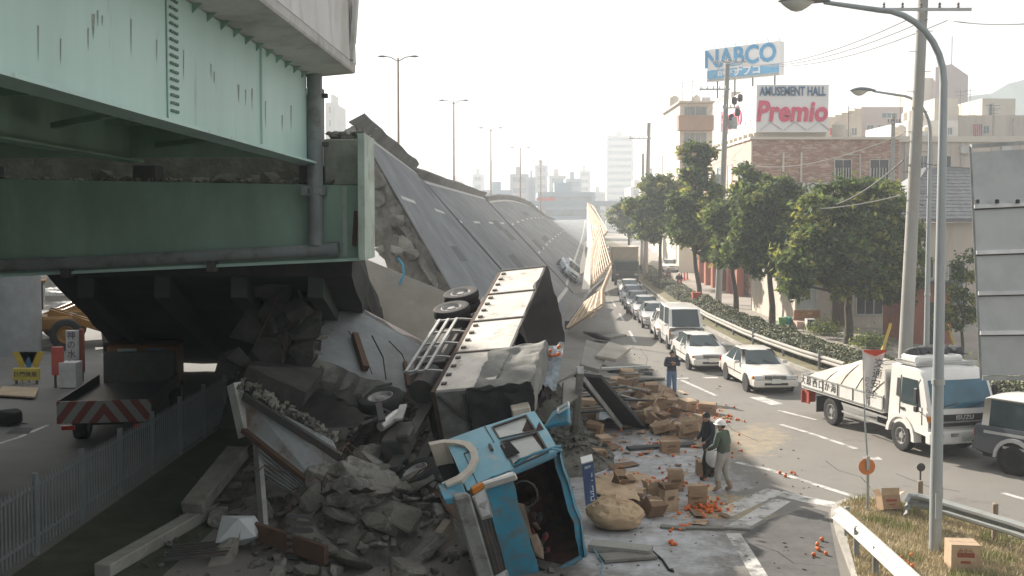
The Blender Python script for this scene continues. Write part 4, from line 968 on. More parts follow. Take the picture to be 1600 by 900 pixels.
vn, offv = make_car('minivan', 'tall white passenger van in the queue behind the plain white saloon', CWHITE, L_=4.6, W_=1.7, Hh=1.98, belt=1.12, hood=1.02, boot=1.1, ws0=2.05, ws1=1.45, bw0=-2.2, bw1=-2.05, rw=.74, wr=.32, kind='van', wb=2.5); vn['category'] = 'van'; place_car(vn, offv, 1041, 545, -.01)
SP = dict(L_=4.3, W_=1.68, Hh=1.37, hood=.82)
qs = [((1022, 530), CWHITE, 'small white hatchback directly behind the white passenger van', dict(L_=3.9, Hh=1.42, bw0=-1.8, bw1=-1.55, boot=.95)), ((1002, 512), CSILV, 'silver saloon second behind the white van in the queue', SP), ((989, 499), CSILV, 'silver saloon third behind the white van in the queue', SP),
      ((978, 489), CGREY, 'dark grey saloon in the queue ahead of a slate blue car', SP), ((971, 477), CBLUE, 'slate blue saloon near the tail of the visible queue', SP), ((968, 465), CWHITE, 'white saloon directly in front of the box truck in the queue', SP)]
for (px, py), c_, lb, kw in qs:
    r_, o_ = make_car('sedan_car', lb, c_, **kw); place_car(r_, o_, px, py, -.05)
for k, y in enumerate((158, 176)):
    r_, o_ = make_car('sedan_car', ['distant white car just beyond the box truck', 'farthest white car on the hazy road beyond the box truck'][k], CWHITE, **SP); r_.location = (14.6 + k*1.2, y, 0); r_.rotation_euler = (0, 0, math.pi - .05)
r_, o_ = make_car('car_on_pavement', 'white car parked on the far pavement near the motorcyclists', CWHITE, **SP); r_.location = (rb(112) + 4.5, 114, .15); r_.rotation_euler = (0, 0, math.pi - .1)
# car stranded on the fallen span
r_, o_ = make_car('stranded_car', 'pale blue car stranded at the low edge of the fallen expressway', paint('car_pale_blue', (.33, .42, .46)), **dict(SP, L_=3.8)); r_['category'] = 'car'; del r_['group']
q = span_pt(2, .22, .90, 0); nz_ = (span_pt(2, .22, .9, 1) - q).normalized(); al = (ST[3]['br'] - ST[2]['br']).normalized(); fw_ = (-al*.85 + (span_pt(2, .22, 1) - q).normalized()*.5); fw_ = (fw_ - nz_*fw_.dot(nz_)).normalized()
mm = frame(q + nz_*.02, fw_.cross(nz_), fw_, nz_); r_.location = mm.to_translation(); r_.rotation_euler = mm.to_euler()
# off-roader at the right edge
sv_, so = make_car('off_road_car', 'two-tone dark grey and white off-roader at the right edge of the road', CGREY, L_=4.6, W_=1.72, Hh=1.86, belt=1.12, hood=1.06, boot=1.12, ws0=.75, ws1=.35, bw0=-2.2, bw1=-2.08, rw=.72, wr=.37, kind='suv', clear=.34, wb=2.65, lower=CGREY, pillar=CWHITE)
g = G(1583, 743); rz = math.pi + .64; m3 = Matrix.Rotation(rz, 3, 'Z'); sv_.rotation_euler = (0, 0, rz); sv_.location = g - m3 @ V((so[0] + .1, so[1] - 2.65, 0))
for sg in (1, -1):
    m = MB(); m.box((sg*.865, .1, .98), (.03, 4.2, .07)); m.box((sg*.862, .0, .66), (.03, 3.0, .06)); m.build('side_moulding', CSILV, sv_)
    for y in (-1.21, 1.44):
        m = MB(); rs = []
        for a in range(11):
            t = math.pi*a/10; rs.append([(sg*.80, y + .44*math.cos(t), .38 + .44*math.sin(t)), (sg*.93, y + .44*math.cos(t), .38 + .44*math.sin(t)), (sg*.93, y + .52*math.cos(t), .38 + .54*math.sin(t)), (sg*.80, y + .52*math.cos(t), .38 + .54*math.sin(t))])
        m.rings(rs); m.build('fender_flare', CSILV, sv_)

# ---- flatbed truck, white cab, tarp-covered load
tk = thing('flatbed_truck', 'white flatbed truck with tarp-covered load and bundles on its cab roof', 'truck')
ga, gb = G(1408, 704), G(1298, 664); f_ = (ga - gb); wbt = f_.length; f_.normalize(); rt_ = f_.cross(Z)
tk.location = ga - rt_*1.02 + f_*1.2; tk.rotation_euler = (0, 0, math.atan2(-f_.x, f_.y))
TW = mat('truck_white', (.70, .69, .66), .4, .05, 1, (.55, .52, .47), .66, .1, 1.5, coat=.2)
hw, zr = 1.06, 2.36
# cab shell: lofted side profile
prof = [(0.02, .62), (.0, 1.28), (-.30, 2.12), (-.48, 2.30), (-.75, zr), (-1.75, zr - .02), (-1.8, .75)]
def cabring(x, k): return [(x, y*1.0, z) for y, z in prof]
m = MB(); rs = []
for x, ins in ((-hw, .03), (-hw + .06, 0), (-.5, -.03), (0, -.05), (.5, -.03), (hw - .06, 0), (hw, .03)):
    rs.append([(x*(1 - .06*max(0, (z - 1.28))), y - ins if y > -1 else y + ins, z - (ins if z > 2.2 else 0)) for y, z in prof])
m.rings(rs); m.build('cab', TW, tk, smooth=True)
def fz(x, z, o_=0): # point on the raked screen
    return (x*(1 - .06*max(0, z - 1.28)), -.30*(z - 1.28)/.84 + (.05 - .05*(x/1)**2) + o_, z)
m = MB(); xs5 = [-.95, -.5, 0, .5, .95]
for a_, b__ in zip(xs5, xs5[1:]):
    for z0_, z1_ in ((1.36, 1.72), (1.72, 2.08)): m.quad(fz(a_, z0_, .012), fz(b__, z0_, .012), fz(b__, z1_, .012), fz(a_, z1_, .012))
ws_ = m.build('windscreen', GLASSB, tk, smooth=True, weld=True)
for x0 in (-.1, .75): m = MB(); m.bar(fz(x0, 1.38, .04), fz(x0 - .55, 1.5, .05), .02, .02); m.build('wiper', TRIM, ws_)
sid = lambda y, z, sg: (sg*(hw*(1 - .06*max(0, z - 1.28)) + .008), y, z)
for sg in (1, -1):
    m = MB(); m.quad(sid(-.34, 1.36, sg), sid(-.52, 2.05, sg), sid(-1.2, 2.05, sg), sid(-1.2, 1.36, sg)); m.build('side_window', GLASS, tk)
    m = MB(); m.quad(sid(-1.3, 1.5, sg), sid(-1.3, 2.0, sg), sid(-1.42, 2.0, sg), sid(-1.42, 1.5, sg)); m.build('vent_louvre', TRIM, tk)
    m = MB(); m.bar(sid(-.28, .9, sg), sid(-.28, 1.36, sg), .012, .012); m.bar(sid(-1.26, .95, sg), sid(-1.26, 2.1, sg), .012, .012); m.build('door_seam', TRIM, tk)
    m = MB(); m.box(sid(-1.12, 1.2, sg), (.03, .18, .06)); m.build('door_handle', TRIM, tk)
    m = MB(); m.box((sg*(hw + .16), -.30, 1.68), (.1, .16, .42)); mo = m.build('wing_mirror', TRIM, tk, bevel=.03)
    m = MB(); m.tube([(sg*hw, -.35, 2.1), (sg*(hw+.16), -.25, 1.95), (sg*(hw+.16), -.25, 1.3), (sg*hw, -.3, 1.22)], .015, 6); m.build('mirror_stay', TRIM, mo)
    m = MB(); m.box((sg*(hw + .16), -.30, 1.33), (.1, .14, .16)); m.build('lower_mirror', TRIM, mo, bevel=.02)
    m = MB(); rs = []
    for a in range(11):
        t = math.pi*a/10 - .1; rs.append([(sg*(hw - .25), -1.2 + .52*math.cos(t), .42 + .52*math.sin(t)), (sg*(hw + .03), -1.2 + .52*math.cos(t), .42 + .52*math.sin(t)), (sg*(hw + .03), -1.2 + .64*math.cos(t), .42 + .62*math.sin(t)), (sg*(hw - .25), -1.2 + .64*math.cos(t), .42 + .62*math.sin(t))])
    m.rings(rs); m.build('fender', TW, tk)
    m = MB(); m.box((sg*.86, .045, .93), (.36, .05, .12)); hd = m.build('headlight', TRIM, tk)
    for dx in (-.09, .09): 
        m = MB(); m.lathe([(.001, .03), (.055, .02), (.062, 0)], 12, Matrix.Translation((sg*.86 + dx, .065, .93)) @ Matrix.Rotation(R(-90), 4, 'X')); m.build('lens', LENS, hd)
    m = MB(); m.box((sg*(hw - .03), .02, 1.1), (.12, .12, .16)); m.build('indicator', AMBER, tk, bevel=.02)
    m = MB(); m.box((sg*.78, .13, .66), (.22, .02, .1)); m.build('fog_lamp', mat('yellow_lens', (.5, .38, .1), .3), tk)
    m = MB(); m.box((sg*.35, .13, .67), (.24, .02, .09)); m.build('bumper_slot', TRIM, tk)
m = MB(); m.box((0, .045, 1.12), (1.86, .05, .17)); gr = m.build('grille_band', TRIM, tk)
text('lettering', 'ISUZU', mat('letter_silver', (.55, .55, .53), .4), gr, Matrix.Translation((0, .078, 1.12)) @ Matrix.Rotation(math.pi, 4, 'Z') @ Matrix.Rotation(R(90), 4, 'X'), .16, .006, 1.15, .004, 1.1)
m = MB(); m.box((0, .05, .94), (1.3, .05, .09)); m.build('lower_grille', TRIM, tk)
m = MB(); m.box((0, .05, 1.005), (2.0, .06, .03)); m.box((0, .05, .855), (2.0, .06, .03)); m.build('trim_strip', STEEL, tk)
m = MB(); m.box((0, .02, .6), (2.16, .24, .34)); m.build('front_bumper', TW, tk, bevel=.05, seg=2)
m = MB(); m.box((0, .14, .56), (.44, .02, .22)); npl = m.build('number_plate', PLATE, tk)
text('plate_number', '12-67', mat('plate_green', (.08, .16, .10), .6), npl, Matrix.Translation((0, .152, .545)) @ Matrix.Rotation(math.pi, 4, 'Z') @ Matrix.Rotation(R(90), 4, 'X'), .14, .002, .9)
m = MB(); m.box((-.78, .06, 1.31), (.3, .02, .08)); m.build('red_badge', REDL, tk)
# bed
bed0, bed1, bw_ = -1.95, -1.2 - wbt - 1.6, 1.1
m = MB(); m.box((0, (bed0 + bed1)/2, .95), (2*bw_, bed0 - bed1, .1)); m.build('bed_floor', TW, tk)
for sg in (1, -1):
    for k in range(2):
        ya = bed0 + (bed1 - bed0)*k/2 - .02; yb_ = bed0 + (bed1 - bed0)*(k+1)/2 + .02
        m = MB(); m.box((sg*bw_, (ya+yb_)/2, 1.17), (.045, ya - yb_, .40)); gt = m.build('side_gate', TW, tk, bevel=.01)
        m = MB(); m.box((sg*(bw_ + .03), (ya+yb_)/2, 1.36), (.02, ya - yb_, .04)); m.box((sg*(bw_ + .03), (ya+yb_)/2, .99), (.02, ya - yb_, .04)); m.build('gate_rib', STEEL, gt)
        if sg == 1 and k == 1:
            text('lettering', '大原西口か海', mat('letter_black', (.05, .05, .05), .7), gt, Matrix.Translation((bw_ + .03, (ya+yb_)/2 - .1, 1.17)) @ Matrix.Rotation(R(90), 4, 'Z') @ Matrix.Rotation(R(90), 4, 'X'), .3, .003, 1.0, 0, 1.35)
m = MB(); m.box((0, bed1, 1.17), (2*bw_, .045, .40)); m.build('tail_gate', TW, tk)
m = MB(); m.box((0, bed0 + .02, 1.55), (2.1, .06, 1.2)); m.build('head_board', STEEL, tk)
for x in (-.4, .4):
    m = MB(); m.box((x, (bed0 + bed1)/2 - .2, .72), (.08, bed0 - bed1 + .6, .2)); m.build('chassis_rail', TRIM, tk)
LB = bed0 - bed1
def tz(u, v):
    top_ = 1.40 + .80*(math.sin(min(1, u*1.7 + .35)*1.57))*(1 if u < .42 else max(0, 1 - (u - .42)/.6)**.8)
    rid = 1 - .22*abs(math.sin(u*11))*abs(v)
    return 1.3 + (top_ - 1.3)*(1 - abs(v)**2.6*1.0)*rid + .035*mnoise.noise(V((u*11, v*4, 1)))
m = MB(); m.rings([[(j/9 * (bw_ - .06) - (bw_ - .06), bed0 - .15 - (LB - .3)*i/30, tz(i/30, j/9 - 1)) for j in range(19)] for i in range(31)], cap=False, closed=False)
tp = m.build('tarp', mat('cream_tarp', (.46, .43, .38), .85, .12, 1.5, (.36, .32, .26), .62, .12, 1, bump=.6, bscale=5), tk, smooth=True)
for u in (.12, .32, .52, .72):
    yv = bed0 - .15 - (LB - .3)*u; m = MB(); m.tube([(bw_ + .035, yv, .98), (bw_ + .035, yv, 1.38)] + [((bw_ - .06)*(1 - k/6), yv + .05*k, tz(u, 1 - k/6) + .02) for k in range(13)] + [(-bw_ - .035, yv + .5, 1.38)], .012, 5); m.build('rope', TRIM, tp)
# roof load
m = MB(); m.box((0, -1.15, 2.42), (1.9, .9, .05)); m.tube([(-.95, -.72, 2.47), (.95, -.72, 2.47)], .03, 6); m.tube([(-.95, -1.6, 2.47), (.95, -1.6, 2.47)], .03, 6); m.build('roof_rack', STEEL, tk)
m = MB(); m.box((.1, -1.2, 2.54), (1.5, .7, .2)); m.build('roof_case', WHITE, tk, bevel=.05)
rr = random.Random(6)
for k in range(6):
    m = MB().chunk((-.75 + k*.28, -1.35 + rr.uniform(-.1, .1), 2.72), (.36, .45, .26), rr, None, 22); m.build('roof_bundle', mat('bundle_dark', (.06, .065, .07), .9), tk, smooth=True, bevel=.02)
for sg in (1, -1):
    for z_ in (.78, .55):
        m = MB(); m.bar((sg*1.04, -1.85, z_), (sg*1.04, -1.2 - wbt + .65, z_), .03, .05); m.build('side_rail', STEEL, tk)
    carwheel(tk, sg*.95, -1.2, .42, .24, sg, RIM); carwheel(tk, sg*.93, -1.2 - wbt, .42, .3, sg, RIM)
    m = MB(); m.box((sg*.95, -1.2 - wbt - .62, .55), (.4, .04, .5)); m.build('mud_flap', TRIM, tk)
m = MB(); m.box((1.0, bed1 + .1, .62), (.05, .4, .4)); m.box((.85, bed1 - .02, .62), (.5, .05, .4)); m.build('red_rear_board', mat('red_board', (.40, .07, .04), .6), tk)
m = MB(); m.box((.5, -2.4, .62), (.5, .7, .36)); m.box((-.6, -2.6, .62), (.4, .9, .4)); m.build('fuel_tank', TRIM, tk, bevel=.03)
m = MB(); m.box((0, -.9, .5), (1.7, 1.2, .3)); m.build('engine', DARK, tk)

# ---- box truck far down the queue
def box_truck(label, loc, rz, c_box, c_cab):
    t = thing('box_truck', label, 'truck', loc, rz)
    m = MB(); m.box((0, -.9, 1.45), (2.2, 1.8, 1.7)); m.build('cab', c_cab, t, bevel=.1, seg=2)
    m = MB(); m.box((0, .02, 1.75), (1.95, .03, .75)); m.build('windscreen', GLASS, t)
    m = MB(); m.box((0, .03, .75), (2.2, .12, .35)); m.build('bumper', STEEL_D, t)
    m = MB(); m.box((0, -5.2, 2.2), (2.4, 6.4, 2.5)); m.build('cargo_box', c_box, t, bevel=.05)
    m = MB(); m.box((0, -1.97, 3.45), (2.46, .1, .12)); m.build('box_rim', CREAM, t)
    m = MB(); m.box((0, -4.2, .8), (.9, 8, .25)); m.build('chassis', DARK, t)
    for y in (-1.0, -6.3):
        for sg in (1, -1): carwheel(t, sg*.95, y, .46, .26, sg, RIM)
    for sg in (1, -1):
        m = MB(); m.box((sg*.85, .05, 1.05), (.3, .04, .16)); m.build('headlight', LENS, t)
        m = MB(); m.box((sg*1.25, -.1, 1.7), (.12, .1, .4)); m.build('wing_mirror', TRIM, t)
    return t
g = G(979, 447); box_truck('cream box truck at the tail of the car queue', (g.x, g.y, 0), math.pi - .05, mat('box_cream', (.55, .48, .37), .6, .08), mat('cab_olive', (.10, .12, .10), .5))

# ================================================================ PEOPLE
SKIN = mat('skin', (.42, .26, .18), .6, .06); HAIR = mat('black_hair', (.02, .018, .016), .7)
def person(label, loc, rz, J, cl, extra=None, hgt=1.7):
    """J: joint name -> (x, y, z, r); the figure faces local -y. One skinned body; face zones coloured by the nearest bone."""
    root = thing('person', label, 'person', loc, rz)
    B = [('pelvis', 'waist', 't'), ('waist', 'chest', 't'), ('chest', 'neck', 't'), ('neck', 'head0', 's'), ('head0', 'head1', 's')]
    for s_ in 'lr': B += [('chest', 'sh'+s_, 't'), ('sh'+s_, 'el'+s_, 't'), ('el'+s_, 'wr'+s_, 't'), ('wr'+s_, 'ha'+s_, 's'), ('pelvis', 'hi'+s_, 'p'), ('hi'+s_, 'kn'+s_, 'p'), ('kn'+s_, 'an'+s_, 'b'), ('an'+s_, 'to'+s_, 'f')]
    names = list(J); me = bpy.data.meshes.new('b'); me.from_pydata([J[n][:3] for n in names], [(names.index(a), names.index(b)) for a, b, _ in B], [])
    o = bpy.data.objects.new('b', me); col.objects.link(o); o.modifiers.new('s', 'SKIN'); sub = o.modifiers.new('u', 'SUBSURF'); sub.levels = 2
    for i, n in enumerate(names):
        sv2 = me.skin_vertices[0].data[i]; r = J[n][3]; r = r if isinstance(r, tuple) else (r, r); kf = 1.0 if n[:2] in ('he', 'ne', 'ha', 'wr') else 1.14; sv2.radius = (r[0]*kf, r[1]*kf); sv2.use_root = (n == 'pelvis')
    dg = bpy.context.evaluated_depsgraph_get(); m2 = bpy.data.meshes.new_from_object(o.evaluated_get(dg)); bpy.data.objects.remove(o)
    mb_ = MB(); zone = {'t': 0, 's': 1, 'p': 2, 'b': 3, 'f': 4}
    for p_ in m2.polygons:
        c = p_.center; best = None
        for a, b, k in B:
            pa, pb_ = V(J[a][:3]), V(J[b][:3]); d = pb_ - pa; t = max(0, min(1, (c - pa).dot(d) / d.length_squared)); q = (c - pa - d*t).length
            if best is None or q < best[0]: best = (q, k)
        z_ = zone[best[1]]
        if best[1] == 't' and c.z < J['pelvis'][2] - .04: z_ = 2
        if best[1] == 'p' and c.z > J['pelvis'][2] + .03: z_ = 0
        if best[1] == 'b' and c.z > .27: z_ = 2
        mb_.m.append(z_)
    mb_.v = [v.co.copy() for v in m2.vertices]; mb_.f = [list(p_.vertices) for p_ in m2.polygons]
    # head with face features
    hd0, hd1 = V(J['head0'][:3]), V(J['head1'][:3]); hc = hd0.lerp(hd1, .55); ht = J.get('_turn', 0)
    def hv(x, y, z): return hc + Matrix.Rotation(ht, 3, 'Z') @ V((x, y, z))
    rs = []
    for i in range(11):
        ph = math.pi*i/10; zz = .118*math.cos(ph); rr_ = math.sin(ph)
        rs.append([hv(.076*rr_*math.cos(a*math.pi/7), (.095*rr_*math.sin(a*math.pi/7))*(1 - .12*(zz < 0)), zz - (.0)) for a in range(14)])
    mb_.rings(rs, True, True, 1)
    mb_.chunk(hv(0, -.098, -.005), (.026, .035, .045), random.Random(1), None, 14, 1)
    for sg in (1, -1):
        mb_.chunk(hv(sg*.078, .01, -.01), (.018, .04, .06), random.Random(2), None, 14, 1); mb_.box(hv(sg*.032, -.086, .018), (.026, .012, .012), None, 5)
    mb_.box(hv(0, -.083, -.055), (.045, .012, .01), None, 6)
    for s_ in 'lr':   # five fingers from the end of the palm
        w0, h0 = V(J['wr'+s_][:3]), V(J['ha'+s_][:3]); d = (h0 - w0).normalized(); sd = d.cross(V((0, -1, .3))).normalized()
        for k in range(4):
            b0 = h0 + sd*(.014*(k - 1.5)); ln = (.05, .062, .058, .045)[k]; cu = V((0, -.02, -.012)); mb_.tube([b0 - d*.02, b0 + d*ln*.5, b0 + d*ln*.85 + cu*.8], [.0095, .0085, .007], 6, True, 1)
        mb_.tube([w0.lerp(h0, .45) + sd*.02, w0.lerp(h0, .9) + sd*.045, h0 + d*.015 + sd*.05], [.011, .010, .008], 6, True, 1)
    bo_ = mb_.build('body', [cl[0], SKIN, cl[1], cl[2], cl[3], DARK, mat('lip', (.30, .13, .10), .6)], root, smooth=True)
    m = MB(); rs = []
    if cl[4] == 'hair':
        for i in range(8):
            ph = math.pi*i/10*.78; zz = .132*math.cos(ph); rr_ = math.sin(ph)
            rs.append([hv(.087*rr_*math.cos(a*math.pi/7), .012 + .104*rr_*math.sin(a*math.pi/7), zz + .012 + (.03*max(0, -math.sin(a*math.pi/7))*(i > 4))) for a in range(14)])
        m.rings(rs); m.build('hair', HAIR, root, smooth=True)
    else:
        for i in range(7):
            ph = math.pi/2*i/6; rs.append([hv(.112*math.sin(ph)*math.cos(a*math.pi/9), .132*math.sin(ph)*math.sin(a*math.pi/9), .045 + .125*math.cos(ph)) for a in range(18)])
        rs.append([hv(.135*math.cos(a*math.pi/9), .165*math.sin(a*math.pi/9) - .012, .042) for a in range(18)])
        m.rings(rs); m.build('helmet', mat('helmet_white', (.75, .74, .70), .35), root, smooth=True)
        m = MB(); rs = [[hv(.078*math.cos(a*math.pi/7), .02 + .088*math.sin(a*math.pi/7), z_) for a in range(1, 7)] for z_ in (.04, -.04)]; m.rings(rs, False, False); m.build('hair', HAIR, root)
    return root
def pose(hgt=1.7, **k):
    s_ = hgt/1.7
    J = dict(pelvis=(0, 0, .92, (.155, .115)), waist=(0, .0, 1.06, (.148, .108)), chest=(0, .0, 1.30, (.175, .12)), neck=(0, .01, 1.455, .058), head0=(0, .0, 1.50, .058), head1=(0, -.01, 1.62, .05),
        shl=(.185, .01, 1.385, .072), ell=(.25, .03, 1.11, .058), wrl=(.25, -.06, .87, .04), hal=(.245, -.09, .79, .032), shr=(-.185, .01, 1.385, .072), elr=(-.25, .03, 1.11, .058), wrr=(-.25, -.06, .87, .04), har=(-.245, -.09, .79, .032),
        hil=(.095, 0, .86, .105), knl=(.10, -.02, .48, .075), anl=(.10, .02, .09, .055), tol=(.12, -.15, .04, .042), hir=(-.095, 0, .86, .105), knr=(-.10, -.02, .48, .075), anr=(-.10, .02, .09, .055), tor=(-.12, -.15, .04, .042))
    for n, v in k.items():
        if n == '_turn': J_turn = v; continue
        J[n] = (*v, J[n][3]) if len(v) == 3 else v
    J = {n: (v[0]*s_, v[1]*s_, v[2]*s_, v[3] if isinstance(v[3], tuple) else v[3]) for n, v in J.items()}
    return J
NAVY = mat('navy_sweater', (.028, .036, .055), .85, .2, 8); JEANS = mat('blue_jeans', (.12, .19, .30), .85, .2, 5); SHOE = mat('dark_shoes', (.04, .035, .03), .6)
BLKJ = mat('dark_jacket', (.022, .026, .036), .8, .25, 6); BLKT = mat('dark_trousers', (.035, .038, .042), .85, .2, 5); OLIVE = mat('green_work_jacket', (.075, .105, .075), .85, .2, 6); GRYT = mat('pale_grey_trousers', (.36, .34, .31), .85, .15, 6); BOOT = mat('tan_boots', (.32, .23, .17), .7, .15, 6)
person('person in dark sweater and blue jeans standing with arms folded facing the camera', G(1049, 621), .15, pose(1.7, elr=(-.27, -.06, 1.15), wrr=(-.05, -.21, 1.20), har=(.05, -.2, 1.23), ell=(.27, -.06, 1.15), wrl=(.06, -.24, 1.25), hal=(-.05, -.23, 1.28), anl=(.14, .02, .09), tol=(.19, -.13, .04), anr=(-.14, .02, .09), tor=(-.19, -.12, .04)), (NAVY, JEANS, JEANS, SHOE, 'hair'))
person('person in dark jacket and dark trousers holding a white bag beside the helmeted worker', G(1106, 748), -1.25, pose(1.66, head0=(0, -.04, 1.50), head1=(0, -.10, 1.61), neck=(0, -.02, 1.45), knl=(.10, -.14, .50), anl=(.10, -.12, .09), tol=(.11, -.29, .04), knr=(-.10, .08, .48), anr=(-.10, .24, .11), tor=(-.11, .08, .04), ell=(.27, -.02, 1.12), wrl=(.22, -.2, .98), hal=(.19, -.27, .95), elr=(-.27, 0, 1.12), wrr=(-.2, -.22, .98), har=(-.17, -.29, .96)), (BLKJ, BLKT, BLKT, SHOE, 'hair'))
person('person in white helmet, green jacket and pale trousers seen from behind', G(1130, 768), -2.3, pose(1.68, chest=(0, -.05, 1.30, (.18, .125)), neck=(0, -.05, 1.455), head0=(0, -.07, 1.50), head1=(0, -.1, 1.61), shl=(.19, -.04, 1.385), shr=(-.19, -.04, 1.385), ell=(.28, -.06, 1.12), wrl=(.2, -.28, 1.0), hal=(.17, -.35, .98), elr=(-.28, -.02, 1.10), wrr=(-.2, -.22, .95), har=(-.18, -.29, .92), knl=(.11, -.1, .49), anl=(.12, -.06, .09), tol=(.14, -.23, .04), knr=(-.11, -.02, .48), anr=(-.12, .14, .09), tor=(-.14, -.03, .04)), (OLIVE, GRYT, BOOT, BOOT, 'helmet'))
# the white bag held between them
rr = random.Random(3); bgp = G(1113, 752) + V((0, 0, .62)); m = MB(); rs = []
for i in range(9):
    v = i/8; r0 = .05 + .16*math.sin(min(1, v*1.15)*2.6)**.8 if v < .97 else .02
    rs.append([bgp + V((r0*.75*math.cos(a*math.pi/6)*(1 + .18*rr.random()), r0*1.0*math.sin(a*math.pi/6)*(1 + .18*rr.random()), .28 - .56*v)) for a in range(12)])
m.rings(rs); solo(m, 'carrier_bag', mat('white_plastic', (.68, .68, .66), .6, .08), 'crumpled white plastic bag held by the person in the dark jacket', 'bag', smooth=True)
# ================================================================ SPILLED CARGO AND DEBRIS
CARD = [mat('cardboard', (.34, .235, .15), .9, .18, 3, (.20, .13, .08), .6, .12, 2), mat('cardboard_pale', (.45, .335, .23), .9, .15, 3, (.29, .2, .13), .6, .12, 2), mat('cardboard_dark', (.19, .125, .08), .9, .18, 3)]
PRINT = mat('red_brown_print', (.26, .08, .05), .8)
ORNG = mat('mandarin_skin', (.62, .14, .028), .5, .2, 9, (.55, .24, .05), .62, .1, 6)
CG = 'cardboard cartons spilled from the lorry'
def carton(px, py, label, w_=.44, d_=.32, h_=.3, rz=0, tilt=(0, 0), k=0, opened=False, z0=0.0, fruit=0):
    g = G(px, py, z0); root = thing('carton', label, 'carton', g, rz, CG); root.rotation_euler = (tilt[0], tilt[1], rz)
    lift = abs(math.sin(tilt[0]))*d_/2 + abs(math.sin(tilt[1]))*w_/2
    root.location.z += lift*.92
    sd_ = px*.37 + py*.11; am = .0 if px > 1300 else .055
    def cr(m_): m_.v = [p + V((mnoise.noise(p*4 + V((sd_, 0, 0))), mnoise.noise(p*4 + V((0, sd_, 0))), mnoise.noise(p*4 + V((0, 0, sd_)))*.8))*am*(.3 + p.z/h_) for p in m_.v]; return m_
    c = CARD[k % 3]; t = .008; x, y = w_/2, d_/2
    m = MB(); m.box((0, 0, t/2 + .002), (w_ - .004, d_ - .004, t))
    for sg in (1, -1): m.box((sg*(x - t/2), 0, h_/2), (t, d_, h_)); m.box((0, sg*(y - t/2), h_/2), (w_ - 2*t, t, h_))
    cr(m).build('shell', c, root)
    if opened:
        for i, (dx, dy, a) in enumerate(((x, 0, .9), (-x, 0, 2.0), (0, y, 1.1), (0, -y, 2.3))):
            ln = .15; m = MB()
            if dx: s_ = 1 if dx > 0 else -1; p0 = V((dx, -y, h_)); p1 = V((dx, y, h_)); o_ = V((s_*math.cos(a*.6)*ln, 0, math.sin(a*.6)*ln))
            else: s_ = 1 if dy > 0 else -1; p0 = V((x, dy, h_)); p1 = V((-x, dy, h_)); o_ = V((0, s_*math.cos(a*.6)*ln, math.sin(a*.6)*ln))
            m.plate(p0, p1, p1 + o_, p0 + o_, .006); cr(m).build('flap', CARD[(k+1) % 3], root)
    else:
        for sg in (1, -1):
            m = MB(); m.box((0, sg*(y/2 + .001), h_ + .004), (w_, y - .006, .006)); cr(m).build('flap', c, root)
        m = MB(); m.box((0, 0, h_ + .0085), (w_*.99, .05, .002)); cr(m).build('tape', CARD[1], root)
    m = MB(); m.box((0, -y - .002, h_*.62), (w_*.6, .003, h_*.18)); m.box((0, -y - .002, h_*.34), (w_*.35, .003, h_*.1)); cr(m).build('printed_band', PRINT if px > 1300 else CARD[2], root)
    return root
